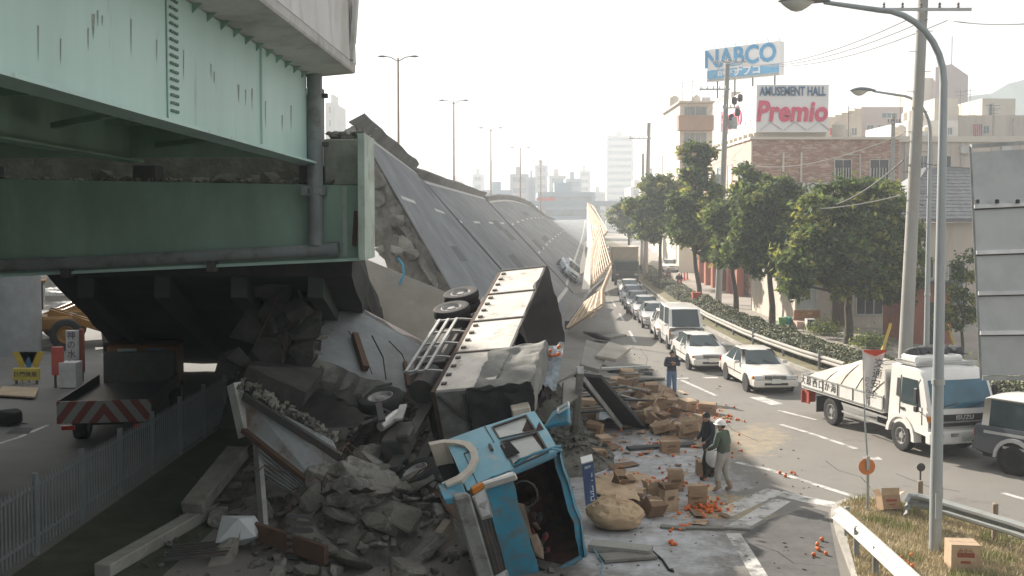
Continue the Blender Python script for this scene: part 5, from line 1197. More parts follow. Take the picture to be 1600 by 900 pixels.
CL = [
 (935, 722, 'crushed carton beside the blue kanji plate', .4, .3, .32, .3, (0, .1), 0, 0), (1046, 706, 'long closed carton lying on the plank left of the walkers', .5, .32, .3, .1, (0, 0), 0, 0),
 (966, 772, 'open carton tipped on top of the cream sheets', .36, .3, .3, .5, (.4, .2), 2, 1), (995, 786, 'pale carton half buried behind the brown sack', .42, .34, .28, -.4, (.3, 0), 1, 0),
 (1017, 806, 'dark carton tilted against the right end of the brown sack', .4, .34, .3, .6, (.5, .1), 2, 0), (1021, 784, 'carton behind the tilted dark one, open side left', .42, .3, .3, .1, (0, .1), 0, 1),
 (1044, 796, 'tall upright open carton between sack and mandarins', .34, .34, .46, .25, (0, 0), 1, 1), (1055, 765, 'open carton just behind the tall upright one', .38, .3, .36, -.1, (0, 0), 0, 1),
 (1089, 791, 'open carton standing in the big mandarin pile', .4, .34, .36, -.15, (0, 0), 0, 1), (1105, 742, 'carton behind the legs of the person in dark jacket', .5, .36, .36, .1, (0, 0), 0, 0),
 (1046, 640, 'carton at the feet of the person with folded arms', .5, .36, .34, .05, (0, 0), 0, 0), (1073, 641, 'pale carton right of the person with folded arms', .56, .4, .3, .7, (.15, .1), 1, 0),
 (1105, 646, 'rightmost carton of the far row of cartons', .54, .42, .34, -.3, (0, 0), 0, 0), (1052, 674, 'flattened carton above the plank carton', .5, .4, .2, .4, (.2, 0), 0, 0),
 (1072, 684, 'open-ended carton right of the flattened one', .5, .34, .32, 0, (0, .05), 0, 0), (1033, 660, 'dark carton below the far row near the dark plank', .42, .34, .26, .8, (.3, 0), 2, 0),
 (1092, 664, 'carton between the far row and the walker in dark jacket', .42, .34, .26, .3, (.1, .2), 1, 0), (1030, 676, 'carton beside the lower end of the dark plank', .44, .34, .24, -.5, (.25, 0), 0, 0),
 (917, 655, 'tall tan carton upright behind the steel post', .5, .3, .62, .2, (0, .08), 1, 0), (927, 684, 'carton leaning right of the steel post', .46, .34, .4, -.4, (.1, .2), 0, 0), (940, 700, 'carton nearest the edge of the white powder below the post', .4, .3, .3, .5, (.2, .1), 1, 0),
 (980, 602, 'open carton on top of the far carton heap', .6, .46, .4, .3, (.2, .1), 0, 1), (1000, 626, 'carton at the right of the far carton heap', .58, .42, .36, -.3, (.1, .2), 2, 0), (1009, 646, 'torn carton below the far carton heap', .5, .4, .3, .5, (.3, 0), 0, 0),
 (983, 624, 'pale carton in the middle of the far carton heap', .56, .4, .3, .8, (.3, .1), 1, 0), (964, 606, 'leftmost pale carton of the far carton heap', .54, .4, .34, -.2, (.1, .1), 1, 0), (1016, 612, 'carton right behind the person-side of the far heap', .5, .4, .3, .1, (.1, 0), 0, 0),
 (1026, 640, 'small carton between far heap and folded-arms person', .42, .34, .26, .9, (.2, .1), 2, 0)]
for i, (px, py, lb, w_, d_, h_, rz, ti, k, op) in enumerate(CL): carton(px, py, lb, w_, d_, h_, rz, ti, k, bool(op))
ct = carton(1503, 886, 'clean closed printed carton standing alone on the dry grass', .5, .42, .46, -.12, (0, 0), 1, False, .14)
text('print', 'みかん', PRINT, ct, Matrix.Translation((0, -.217, .36)) @ Matrix.Rotation(R(90), 4, 'X'), .09, .001)
carton(1390, 800, 'open carton of mandarins beside the banner pole on the traffic island', .4, .3, .3, .1, (-.35, 0), 0, True, .12)
rr = random.Random(123)
for k in range(16):
    px, py = rr.gauss(1010, 38), rr.gauss(640, 24)
    if px > 1085 or px < 940: px = 1000 + rr.uniform(-40, 60)
    carton(px, py, 'crumpled carton jumbled between the far carton heap and the sloping plank', rr.uniform(.36, .56), rr.uniform(.3, .42), rr.uniform(.16, .36), rr.uniform(-1.5, 1.5), (rr.uniform(-.6, .6), rr.uniform(-.4, .4)), k, k % 3 == 0)
for k in range(46):
    px, py = (rr.gauss(1015, 45), rr.gauss(650, 30)) if k < 28 else (rr.uniform(935, 1130), rr.uniform(690, 830)); g = G(px, py, .012); a = rr.uniform(0, 6.28); ux = V((math.cos(a), math.sin(a), rr.uniform(-.02, .15)))*rr.uniform(.15, .5); uy = V((-math.sin(a), math.cos(a), rr.uniform(0, .2)))*rr.uniform(.1, .32)
    m = MB(); m.rings([[g + ux*(i/3) + uy*(j/3) + Z*(.02 + .05*abs(mnoise.noise(V((i*.8, j*.8, k))))) for j in range(4)] for i in range(4)], cap=False, closed=False); m2 = MB(); m2.rings([[p - Z*.008 for p in m.v[i*4:i*4+4]] for i in range(4)], cap=False, closed=False); m.add(m2.v, m2.f)
    wh = 'among the far carton heap' if k < 28 else 'on the powdered road near the sack'
    tag(m.build('cardboard_scrap', CARD[k % 3], origin=g), 'torn cardboard scrap lying ' + wh, 'cardboard', 'cardboard scraps ' + wh)
# mandarins
bm = bmesh.new(); bmesh.ops.create_icosphere(bm, subdivisions=2, radius=.042)
for v in bm.verts: v.co.z *= .82
om = bpy.data.meshes.new('mandarin'); bm.to_mesh(om); bm.free(); om.materials.append(ORNG); om.polygons.foreach_set('use_smooth', [True]*len(om.polygons))
rr = random.Random(77); total = 0
def fruit(cx, cy, sx, sy, n, where, z0=0.0, pile=0):
    global total
    for i in range(n):
        px, py = rr.gauss(cx, sx), rr.gauss(cy, sy); g = G(px, py, z0)
        o = bpy.data.objects.new('mandarin', om); col.objects.link(o); dd = math.hypot((px-cx)/(sx*1.6 + .1), (py-cy)/(sy*1.6 + .1)); s_ = rr.uniform(.8, 1.15)
        o.location = g + Z*(.038*s_ + (pile*max(0, 1-dd)*rr.random() if pile else 0)); o.scale = (s_, s_, s_); o.rotation_euler = (rr.uniform(0, 3), rr.uniform(0, 3), 0)
        tag(o, 'small orange mandarin ' + where, 'mandarin', 'mandarins ' + where); total += 1
for a in ((1098, 795, 16, 6, 62, 'in the big pile in front of the open carton', 0, .08), (1063, 826, 9, 3, 11, 'in the small cluster below the broken strip'), (1052, 852, 5, 3, 6, 'near the bottom end of the white powder'), (1036, 700, 26, 7, 24, 'strewn on white powder left of the walkers'),
          (1075, 637, 26, 6, 60, 'round the feet of the folded-arms person'), (1110, 655, 24, 7, 34, 'scattered among the far row of cartons'), (1018, 640, 30, 14, 44, 'among the far carton heap'), (1135, 700, 16, 10, 12, 'on the road right of the helmeted worker'),
          (1090, 760, 24, 8, 16, 'about the feet of the two walkers'), (1040, 755, 14, 4, 14, 'beside the flat cardboard sheet'), (1230, 742, 12, 3, 4, 'in the lone row beside the painted gore line'), (950, 690, 18, 12, 12, 'near the cartons by the steel post'), (990, 740, 40, 10, 10, 'sparsely lying on powder above the brown sack'),
          (1282, 860, 5, 10, 6, 'in the gutter beside the traffic island kerb')): fruit(*a)
fruit(1387, 792, 6, 3, 12, 'spilling from the carton on the traffic island', .12, .12); fruit(1420, 875, 8, 8, 6, 'in the dry grass behind the white guard rail', .14)
sh = [P(845, 556, 25), P(872, 560, 24.8)]
for k in range(14):
    o = bpy.data.objects.new('mandarin', om); col.objects.link(o); q = P(rr.uniform(860, 880), rr.uniform(545, 566), 24.9); o.location = q + Z*.08; tag(o, 'small orange mandarin caught on the silver sheet at the cargo box', 'mandarin', 'mandarins on the silver sheet')
# squashed pulp under the big pile
m = MB()
for k in range(120):
    g = G(rr.gauss(1100, 26), rr.gauss(797, 9)); r0 = rr.uniform(.02, .07); m.add([g + V((r0*math.cos(a)*rr.uniform(.6, 1.3), r0*math.sin(a)*rr.uniform(.6, 1.3), .007)) for a in (0, 1.05, 2.1, 3.14, 4.2, 5.2)], [(0, 1, 2, 3, 4, 5)])
for cx_, cy_, sx_, sy_, nn_ in ((1075, 640, 26, 7, 90), (1015, 640, 34, 18, 120), (1112, 657, 20, 8, 60), (1040, 700, 26, 8, 40), (950, 700, 20, 14, 30)):
    for k in range(nn_):
        g = G(rr.gauss(cx_, sx_), rr.gauss(cy_, sy_)); r0 = rr.uniform(.025, .08); m.add([g + V((r0*math.cos(a)*rr.uniform(.6, 1.3), r0*math.sin(a)*rr.uniform(.6, 1.3), .007)) for a in (0, 1.05, 2.1, 3.14, 4.2, 5.2)], [(0, 1, 2, 3, 4, 5)])
tag(stuff(m.build('squashed_fruit', mat('pulp', (.55, .25, .06), .5, .3, 6))), 'squashed orange fruit pulp smeared round the cartons and mandarins', 'fruit pulp')
# sack, sheets, flat cardboard
SACK = mat('brown_sack', (.46, .34, .215), .8, .12, 2, (.34, .22, .12), .6, .12, 2.2, .3, 6)
c_ = G(966, 836); m = MB(); rs = []
for i in range(25):
    th = math.pi*i/24; zz = .31 - .31*math.cos(th); row = []
    for j in range(56):
        a = 2*math.pi*j/56; d0 = V((math.cos(a), math.sin(a), th)); rad = math.sin(th)**.7*(1 + .14*mnoise.noise(V((math.cos(a)*1.6, math.sin(a)*1.6, th*1.5))))
        cre = .10*abs(mnoise.noise(V((math.cos(a)*3.2 + 7, math.sin(a)*3.2, th*2.4)))) + .05*abs(mnoise.noise(V((math.cos(a)*8, math.sin(a)*8 + 3, th*6)))); rad *= 1 + .05 - cre*1.6
        row.append(c_ + V((.58*rad*math.cos(a), .5 + .52*rad*math.sin(a), max(.005, zz*(1 + .12*math.cos(a - 2.6) - cre*1.5*(th > 1.2)))))) 
    rs.append(row)
m.rings(rs); sk = thing('big_sack', 'big round tan wrapped sack lying beside the blue cab roof', 'sack', c_); m.build('wrap', SACK, sk, True, smooth=True)
def sheet(px4, z0, mt, name, label, cat, amp=.03, t=.012, seed=1):
    q = [G(*p, z0) if len(p) == 2 else G(*p) for p in px4]; m = MB(); rs = []
    for i in range(9):
        rs.append([q[0].lerp(q[1], j/8).lerp(q[3].lerp(q[2], j/8), i/8) + Z*amp*(1 + mnoise.noise(V((i*.5, j*.5, seed)))) for j in range(9)])
    m.rings(rs, cap=False, closed=False); m2 = [[p - Z*t for p in r] for r in rs]; m.rings(m2, cap=False, closed=False); return solo(m, name, mt, label, cat, smooth=True)
sheet([(928, 745), (995, 737), (1038, 755), (996, 764)], .01, CARD[1], 'cardboard_sheet', 'flat pinkish cardboard sheet on the powder behind the sack', 'cardboard')
sheet([(925, 778), (1000, 790, .3), (990, 762, .25), (930, 752)], .1, mat('cream_paper', (.50, .37, .24), .85, .12, 2), 'wrapping_sheet', 'cream wrapping sheet draped behind the big sack', 'sheet', .1, .012, 4)
sheet([(985, 770, .2), (1030, 800), (1050, 795), (1000, 762, .2)], .05, mat('pale_plastic', (.50, .53, .54), .4, .15, 3), 'plastic_sheet', 'pale plastic sheet running down right of the sack', 'sheet', .06, .01, 6)
sheet([(935, 662), (975, 660), (985, 640), (940, 640)], .15, SILV, 'plastic_sheet', 'grey-blue plastic sheet under the leaning dark plank', 'sheet', .12, .01, 9)
sheet([(1030, 690), (1062, 690), (1058, 680), (1034, 682)], .01, CARD[0], 'cardboard_sheet', 'small flattened cardboard piece on the powder near the plank carton', 'cardboard', .03, .012, 12)
sheet([(955, 735), (1000, 728), (990, 722), (950, 727)], .01, CARD[2], 'cardboard_sheet', 'dark torn cardboard piece above the pinkish flat sheet', 'cardboard', .03, .012, 14)
# blue plate with kanji, leaning against the cab roof
NB = mat('navy_plate', (.025, .05, .12), .5, .15, 3); q = [P(909, 727, 19.9), P(927, 722, 19.9), P(933, 780, 19.5), P(915, 791, 19.4)]
tl, tr, brr, bl = q; xa = (tr - tl).normalized(); ya = (tl - bl).normalized(); na = xa.cross(ya).normalized()
pl = thing('kanji_plate', 'navy blue plate with white kanji leaning on the cab roof edge', 'sign plate', bl)
m = MB(); m.plate(bl, brr, tr, tl, .03); m.build('plate', NB, pl, True, bevel=.004)
m = MB(); m.plate(tl + Z*.02, tr + Z*.02, tr + ya*.1 + V((0, .2, 0)), tl + ya*.1 + V((0, .2, 0)), .02); m.build('white_edge', WHITE, pl, True)
ltr = mat('letter_white', (.62, .62, .6), .7)
ce = lambda v: tl.lerp(tr, .5).lerp(bl.lerp(brr, .5), v) + na*.034 - V(bl)
hh_ = (tl - bl).length
for k, chh in enumerate('明十和紀'): text('lettering', chh, ltr, pl, frame(ce(.30 + .2*k), xa, ya, na), .17, .001)
text('lettering', '神戸', ltr, pl, frame(ce(.12), xa, ya, na), .07, .001)
# planks, panels and steel among the debris
WOODD = mat('dark_plank', (.065, .068, .066), .8, .25, 3, stretch=(1, 4, 1)); PANEL = mat('grey_wall_panel', (.27, .265, .24), .85, .2, 1.2, (.18, .165, .14), .55, .14, 1, .3, 10)
def plk(a_, b__, w_, h_, mt, lb, name='plank', cat='plank', up=Z, edge=None):
    m = MB(); m.bar(a_, b__, w_, h_, up); o = solo(m, name, mt, lb, cat, bevel=.008); return o
plk(G(897, 688, .1), P(907, 578, 24.6), .16, .2, STEEL, 'grey steel channel post standing upright right of the lorry box', 'steel_post', 'post', V((0, 1, 0)))
plk(G(985, 663, .08), P(917, 586, 29.0), .95, .1, WOODD, 'wide dark plank sloping down from the heap to the powder')
plk(G(997, 660, .12), P(930, 588, 29.2), .07, .14, STEEL, 'pale edge rail lying along the wide dark plank', 'edge_rail', 'rail')
plk(G(971, 668, .1), P(912, 592, 28.6), .07, .14, STEEL, 'left edge rail lying along the wide dark plank', 'edge_rail', 'rail')
plk(G(995, 665, .07), G(1030, 656, .07), .5, .1, WOODD, 'flat dark boards at the foot of the sloping plank')
plk(G(930, 577, .5), G(1012, 573, .1), .3, .1, STEEL, 'long grey beam lying flat across the heap towards the road', 'beam', 'beam')
plk(G(944, 590, .3), G(1033, 590, .06), .5, .08, PANEL, 'flat grey board below the long beam')
plk(G(950, 580, .25), G(1018, 584, .08), .22, .12, WOODD, 'dark batten between the long beam and the flat board')
plk(G(944, 528, .06), G(969, 523, .06), .8, .1, PANEL, 'small pale board alone on the road beyond the heap')
plk(G(921, 520, .5), G(943, 530, .1), 1.0, .1, WOODD, 'dark board under the lower lattice barrier')
plk(G(922, 852, .08), G(1018, 862, .08), .36, .14, CONC, 'concrete kerb length lying in front of the sack', 'kerb_piece', 'kerb'); plk(G(940, 872, .05), G(1022, 866, .05), .4, .06, CONC_D, 'second dirty slab piece under the kerb length', 'slab_piece', 'slab')
plk(G(981, 701, .04), G(1086, 694, .04), .3, .08, WOODD, 'low grey plank on the powder under the long carton')
for k, (pa, pb_) in enumerate((((1032, 822), (1072, 826)), ((1072, 824), (1132, 825)), ((1130, 823), (1172, 826)))): plk(G(*pa, .03), G(*pb_, .03), .16, .05, [CONC_D, CONC_D, CONC][k], ['left', 'middle', 'right'][k] + ' piece of the broken dark strip across the painted road', 'broken_strip', 'strip')
m = MB(); m.plate(*[P(*q_) for q_ in ((905, 575, 30), (935, 583, 30), (955, 546, 33), (914, 536, 33))], .12); solo(m, 'wall_panel', PANEL, 'large grey wall panel tilted on top of the debris heap', 'panel', bevel=.01)
m = MB(); m.plate(*[P(*q_) for q_ in ((868, 602, 27), (905, 583, 28.5), (903, 556, 30), (872, 565, 29))], .1); solo(m, 'wall_panel', PANEL, 'grey wall panel wedged between lorry box and steel post', 'panel', bevel=.01)
m = MB(); m.plate(*[P(*q_) for q_ in ((876, 640, 24.5), (900, 625, 25.5), (906, 590, 27), (878, 600, 26))], .1); solo(m, 'wall_panel', PANEL, 'lower grey wall panel behind the torn blue visor', 'panel', bevel=.01)
m = MB(); m.plate(*[P(*q_) for q_ in ((930, 560, 31), (962, 566, 31), (985, 548, 33), (950, 538, 33.5))], .1); solo(m, 'wall_panel', mat('panel_pale', (.36, .33, .28), .85, .2, 1.2), 'pale wall panel at the right top of the debris heap', 'panel', bevel=.01)
rr = random.Random(91)
for k in range(24):
    px, py = rr.uniform(880, 985), rr.uniform(560, 650); a_ = G(px, py, .1 + rr.random()*.5); th = rr.uniform(-1, 1); b__ = a_ + V((math.cos(th)*rr.uniform(.6, 1.8), math.sin(th)*1.2, rr.uniform(-.2, .3))); b__.z = max(.05, b__.z)
    m = MB(); m.bar(a_, b__, rr.uniform(.06, .25), .05); tag(m.build('splintered_board', [WOODD, PANEL, CONC_D][k % 3], origin=base_of(m)), 'short splintered board among the debris heap right of the lorry', 'board', 'splintered boards in the debris heap')
m = MB()
for k in range(340):
    px, py = rr.gauss(980, 60), rr.gauss(655, 48)
    if px < 880: continue
    s_ = rr.uniform(.02, .11); m.chunk(G(px, py, s_*.3), (s_*1.6, s_, s_*.5), rr, Matrix.Rotation(rr.uniform(0, 6), 3, 'Z'), 8)
for k in range(120):
    s_ = rr.uniform(.02, .06); m.chunk(G(rr.uniform(930, 1280), rr.uniform(690, 890), s_*.3), (s_*1.5, s_, s_*.6), rr, None, 8)
tag(stuff(m.build('litter', mat('debris_litter', (.20, .165, .12), .9, .5, 3))), 'fine torn cardboard and grit littering the road round the lorry', 'litter')
m = MB(); m.tube([G(1020, 862, .02), G(1035, 875, .02), G(1045, 890, .02), G(1052, 893, .02)], .025, 6); solo(m, 'black_cable', DARK, 'short black cable lying on the road near the bottom edge', 'cable')
m = MB(); m.tube([P(922, 850, 19.6), G(934, 868, .05), G(942, 880, .02), G(938, 905, .02)], .014, 6); solo(m, 'blue_hose', mat('hose_blue', (.1, .25, .3), .5), 'thin blue hose trailing from the cab roof corner', 'hose')
# ================================================================ TRAFFIC ISLAND, RAILS, POLES, BANNER
isl = [(1298, 803), (1306, 792), (1322, 786), (1350, 783), (1400, 790), (1440, 797), (1500, 815), (1560, 836), (1640, 866), (1700, 985), (1356, 985), (1330, 900), (1308, 840)]
pts = [G(*p) for p in isl]
m = MB(); ins = []; ce_ = sum(pts, V())/len(pts)
for p in pts: d = (ce_ - p).normalized(); ins.append(p + d*.17)
n_ = len(pts); m.rings([pts, [p + Z*.11 for p in pts], [p + Z*.125 for p in ins], [p - Z*.01 for p in ins]], cap=False); struct(m.build('island_kerb', KERB))
m = MB(); m.add([p + Z*.105 for p in ins], [list(range(n_))]); struct(m.build('island_ground', mat('island_soil', (.36, .31, .21), .95, .3, 3, (.28, .25, .15), .52, .2, 2, .6, 20, world=True)))
rr = random.Random(15)
def inpoly(x, y, poly):
    c = False; j = len(poly) - 1
    for i in range(len(poly)):
        if (poly[i].y > y) != (poly[j].y > y) and x < (poly[j].x - poly[i].x)*(y - poly[i].y)/(poly[j].y - poly[i].y) + poly[i].x: c = not c
        j = i
    return c
gm = [mat('dry_grass_a', (.50, .43, .29), .9, .2, 5), mat('dry_grass_b', (.41, .345, .21), .9, .2, 5), mat('green_grass', (.24, .26, .11), .9, .2, 5)]
m = MB(); x0, x1 = min(p.x for p in ins), 13.5; y0_, y1_ = 16.0, max(p.y for p in ins); nb_ = 0
while nb_ < 26000:
    x, y = rr.uniform(x0, x1), rr.uniform(y0_, y1_)
    if not inpoly(x, y, ins): continue
    gn = mnoise.noise(V((x*1.1, y*1.1, 5))); hh = rr.uniform(.05, .15)*(1 + .6*gn); a = rr.uniform(0, 6.28); w_ = .009; t = V((rr.uniform(-.07, .07), rr.uniform(-.07, .07), hh)); b0 = V((x, y, .105)); s_ = V((math.cos(a)*w_, math.sin(a)*w_, 0))
    m.add([b0 - s_, b0 + s_, b0 + t], [(0, 1, 2)], 2 if gn > .22 and rr.random() < .7 else rr.choice((0, 0, 1))); nb_ += 1
tag(stuff(m.build('dry_grass', gm)), 'dry yellow grass covering the traffic island', 'grass')
WB = [(-.155, .0), (-.15, .02), (-.11, .075), (-.06, .08), (-.02, .02), (.02, .02), (.06, .08), (.11, .075), (.15, .02), (.155, .0)]
def guard_rail(label, path, posts, mt, pm, out=1, ph=.78, tilt=0.0, group=None, base=0):
    root = thing('guard_rail', label, 'guard rail', (path[0].x, path[0].y, base), group=group)
    m = MB(); rs = []
    for i, p in enumerate(path):
        d = (path[min(i+1, len(path)-1)] - path[max(i-1, 0)]); d.z = 0; d.normalize(); n_ = V((d.y, -d.x, 0))*out
        up = (Z*math.cos(tilt) + n_*math.sin(tilt)); nn_ = (n_*math.cos(tilt) - Z*math.sin(tilt))
        ring = [p + up*h + nn_*o_ for h, o_ in WB] + [p + up*h + nn_*(o_ - .012) for h, o_ in WB[::-1]]; rs.append(ring)
    m.rings(rs); m.build('beam', mt, root, True, smooth=True)
    for q in posts:
        m = MB(); m.lathe([(.057, 0), (.057, ph), (.04, ph + .02), (.001, ph + .025)], 12, Matrix.Translation((q.x, q.y, base - .02))); m.build('post', pm, root, True, smooth=True)
    return root
WR = mat('white_rail_paint', (.64, .62, .56), .55, .08, 1.5, (.42, .38, .31), .66, .08, 1.2); GR = mat('grey_rail_zinc', (.24, .255, .25), .55, .15, 1.5, (.17, .16, .14), .6, .1, 1.5)
pth = [G(1303, 797, .62), G(1318, 808, .66), G(1360, 846, .7), G(1400, 883, .7), G(1450, 930, .7)]
guard_rail('white guard rail running down the left of the dry grass island', pth, [G(1338, 872, .1), G(1368, 900, .1), G(1323, 838, .1)], WR, GR, -1, .6, .35, base=.1)
pth = [G(1411, 790, .6) + V((-.03, -.12, 0)), G(1418, 782, .62), G(1437, 783, .62), G(1470, 791, .62), G(1520, 806, .62), G(1580, 824, .62), G(1680, 858, .62)]
guard_rail('dark-faced guard rail along the right edge of the traffic island', pth, [G(1437, 808, .1), G(1468, 817, .1), G(1554, 848, .1), G(1640, 880, .1)], GR, RUST if False else mat('post_weathered', (.27, .22, .17), .8, .2, 3), 1, .78, base=.1)
m = MB(); m.tube([G(1437, 806, .1), G(1437, 806, .1) + Z*1.05], .02, 8); g_ = G(1437, 806, .1) + Z*1.05; m.lathe([(.001, 0), (.09, .01), (.09, .03), (.001, .04)], 16, Matrix.Translation(g_) @ Matrix.Rotation(R(90), 4, 'X')); solo(m, 'road_delineator', STEEL_D, 'small round delineator on the end post of the dark guard rail', 'delineator')
# near street lamp and the one behind
LP = mat('lamp_pole_grey', (.34, .37, .38), .5, .1, 1.5, (.25, .26, .26), .62, .1, 1.2, stretch=(1, 1, .3), metal=.2)
def street_lamp(label, base, H_, arm, rad, seed=0):
    root = thing('street_lamp', label, 'street lamp', base)
    b0 = V((0, 0, 0)); pts = [(0, 0, 0), (0, 0, 1.2), (0, 0, H_*.5), (0, 0, H_*.86)]
    for k in range(1, 9):
        t = k/8*math.pi/2; rx, rz_ = arm*.55, H_*.13; pts.append((-rx*(1 - math.cos(t)), 0, H_*.86 + rz_*math.sin(t)))
    pts.append((-arm, 0, H_ + .04)); rads = [rad, rad, rad*.8] + [rad*.62]*1 + [rad*.58 - k*rad*.02 for k in range(8)] + [rad*.34]
    m = MB(); m.tube(pts, rads, 14); m.build('pole', LP, root, smooth=True)
    m = MB(); rs = []
    for k in range(9):
        t = k/8; ww = (.05, .11, .17, .2, .21, .2, .17, .12, .03)[k]; hh = (.05, .08, .11, .13, .14, .14, .12, .09, .02)[k]; x = -arm + .1 - t*.95
        rs.append([(x, ww*math.cos(a*math.pi/7), H_ + .05 - .1*t*0 + hh*max(0, math.sin(a*math.pi/7)) - .0) for a in range(14)])
    m.rings(rs); hd = m.build('lamp_head', mat('lamp_head_grey', (.14, .16, .165), .5), root, smooth=True)
    m = MB(); rs = []
    for k in range(7):
        t = k/6; ww = (.1, .16, .19, .2, .18, .14, .05)[k]; dd = (.02, .1, .16, .18, .16, .1, .02)[k]; x = -arm - .2 - t*.6
        rs.append([(x, ww*math.cos(a*math.pi/7), H_ + .05 - dd*max(0, math.sin(a*math.pi/7)) - .004) for a in range(14)])
    m.rings(rs); m.build('lamp_glass', mat('lamp_bowl', (.55, .54, .48), .25, .1, 3), hd, smooth=True)
    m = MB(); m.lathe([(rad*1.05, 0), (rad*1.05, .1)], 14, Matrix.Translation((0, 0, H_*.31))); m.build('band', STEEL, root)
    m = MB(); m.box((0, -rad, .9), (.12, .03, .5)); m.build('service_door', LP, root)
    return root
street_lamp('tall curved street lamp on the dry grass traffic island', G(1461, 861, .1), 10.3, 2.25, .115)
q = P(1452, 300, 38); street_lamp('smaller curved street lamp behind the flatbed truck', V((q.x, 38, .1)), 10.9, 2.15, .105)
# double-arm lamps beyond the fallen deck
def twin_lamp(label, px, py, d, span):
    h_ = P(px, py, d); root = thing('twin_street_lamp', label, 'street lamp', (h_.x, h_.y, 0), group='twin lamps beyond the fallen deck'); H_ = h_.z
    m = MB(); m.tube([(0, 0, 0), (0, 0, H_*.5), (0, 0, H_)], [.11, .09, .06], 8); m.build('pole', mat('lamp_pole_rusty', (.36, .25, .18), .6, .15, 1), root, smooth=True)
    for sg in (1, -1):
        m = MB(); m.tube([(0, 0, H_ - .25), (sg*span*.2, 0, H_ + .02), (sg*span*.42, 0, H_ + .1)], .04, 6); a_ = m.build('arm', STEEL, root)
        m = MB(); m.lathe([(.02, -.3), (.11, -.12), (.12, .1), (.03, .3)], 10, Matrix.Translation((sg*span*.45, 0, H_ + .08)) @ Matrix.Rotation(R(90), 4, 'Y') @ Matrix.Scale(.6, 4, (1, 0, 0))); m.build('lamp_head', mat('lamp_head_grey', (.14, .16, .165)), a_, smooth=True)
for k, (px, py, d) in enumerate(((622, 90, 66), (709, 158, 90), (767, 201, 110), (813, 231, 130), (845, 251, 147))): twin_lamp(['nearest and tallest twin-arm street lamp above the fallen deck', 'second twin-arm street lamp from the left', 'third twin-arm street lamp, above the hump of the deck', 'fourth twin-arm street lamp from the left', 'farthest twin-arm street lamp, faint in the haze'][k], px, py, d, 2.3)
# concrete utility poles
CP = mat('pole_concrete', (.33, .33, .31), .9, .1, 1.5, (.27, .25, .21), .6, .12, 1, stretch=(1, 1, .3))
def utility_pole(label, base, top, r0, arms, tr=None):
    root = thing('utility_pole', label, 'utility pole', base); t = top - base
    m = MB(); m.tube([(0, 0, 0), t*.5, t], [r0, r0*.85, r0*.68], 14); m.build('pole', CP, root, smooth=True)
    for f_, w0, w1, dz in arms:
        c = t*f_; m = MB(); m.box(c + V(((w0 + w1)/2, -r0 - .04, dz)), (w1 - w0, .09, .1)); ar = m.build('cross_arm', STEEL, root)
        for k in range(5):
            x = w0 + (w1 - w0)*(k + .3)/5; m = MB(); m.lathe([(.03, 0), (.06, .04), (.03, .09), (.06, .13), (.02, .2)], 8, Matrix.Translation(c + V((x, -r0 - .04, dz + .05)))); m.build('insulator', mat('insulator_dark', (.16, .13, .12), .4), ar)
    for k in range(14):
        c = t*(.3 + .05*k); m = MB(); m.bar(c + V((0, 0, .02)), c + V(((-1)**k*(r0 + .16), 0, .02)), .02, .02); m.build('climbing_step', STEEL_D, root)
    if tr:
        m = MB(); c = t*tr; m.lathe([(.3, -.4), (.32, -.3), (.32, .35), (.26, .42)], 14, Matrix.Translation(c + V((.5, -.1, 0)))); m.build('transformer', STEEL, root, smooth=True)
    return root
b0 = G(1417, 600, .0); bx_ = P(1417, 560, 37); t_ = P(1443, -14, 37); utility_pole('thick leaning concrete utility pole behind the flatbed truck', V((bx_.x - .1, 37, .1)), t_, .255, [(.975, -1.7, 1.6, -.35)])
tb = P(1122, 478, 73); tt = P(1137, 92, 73); up2 = utility_pole('concrete utility pole with transformers in front of the amusement hall', V((tb.x, 73, .1)), tt, .24, [(.985, -1.1, 1.3, 0), (.875, -2.0, .2, 0), (.80, -.3, 1.0, 0)], .74)
for k, (dx, dz) in enumerate(((.55, 14.4), (.8, 13.6), (.4, 13.2), (.95, 14.6))):
    m = MB(); m.lathe([(.12, -.25), (.2, -.15), (.2, .2), (.1, .3)], 10, Matrix.Translation((tt.x - tb.x)*V((dz/17.6, 0, 0)) + V((dx, -.2, dz)))); m.build('switchgear', STEEL_D, up2)
m = MB(); m.lathe([(.42, -.6), (.45, -.5), (.45, .5), (.36, .62)], 14, Matrix.Translation((-.75 + .4, -.3, 8.6))); m.build('transformer', STEEL, up2, smooth=True)
tb = P(1008, 437, 102); tt = P(1014, 192, 102); utility_pole('distant concrete utility pole above the end of the car queue', V((tb.x, 102, .1)), tt, .26, [(.9, -2.0, .2, 0), (.35, -1.6, .2, 0)], .45)
tb = P(1003, 440, 118); tt = P(1005, 240, 118); utility_pole('hazy utility pole just left of the distant one', V((tb.x, 118, .1)), tt, .22, [(.6, -1.6, .2, 0)])
tb = P(1395, 310, 78.2); tt = P(1396, 180, 74); utility_pole('grey pole standing at the right end of the brick facade', V((tt.x, 74, .1)), tt, .2, [(.96, -.5, .5, 0)])
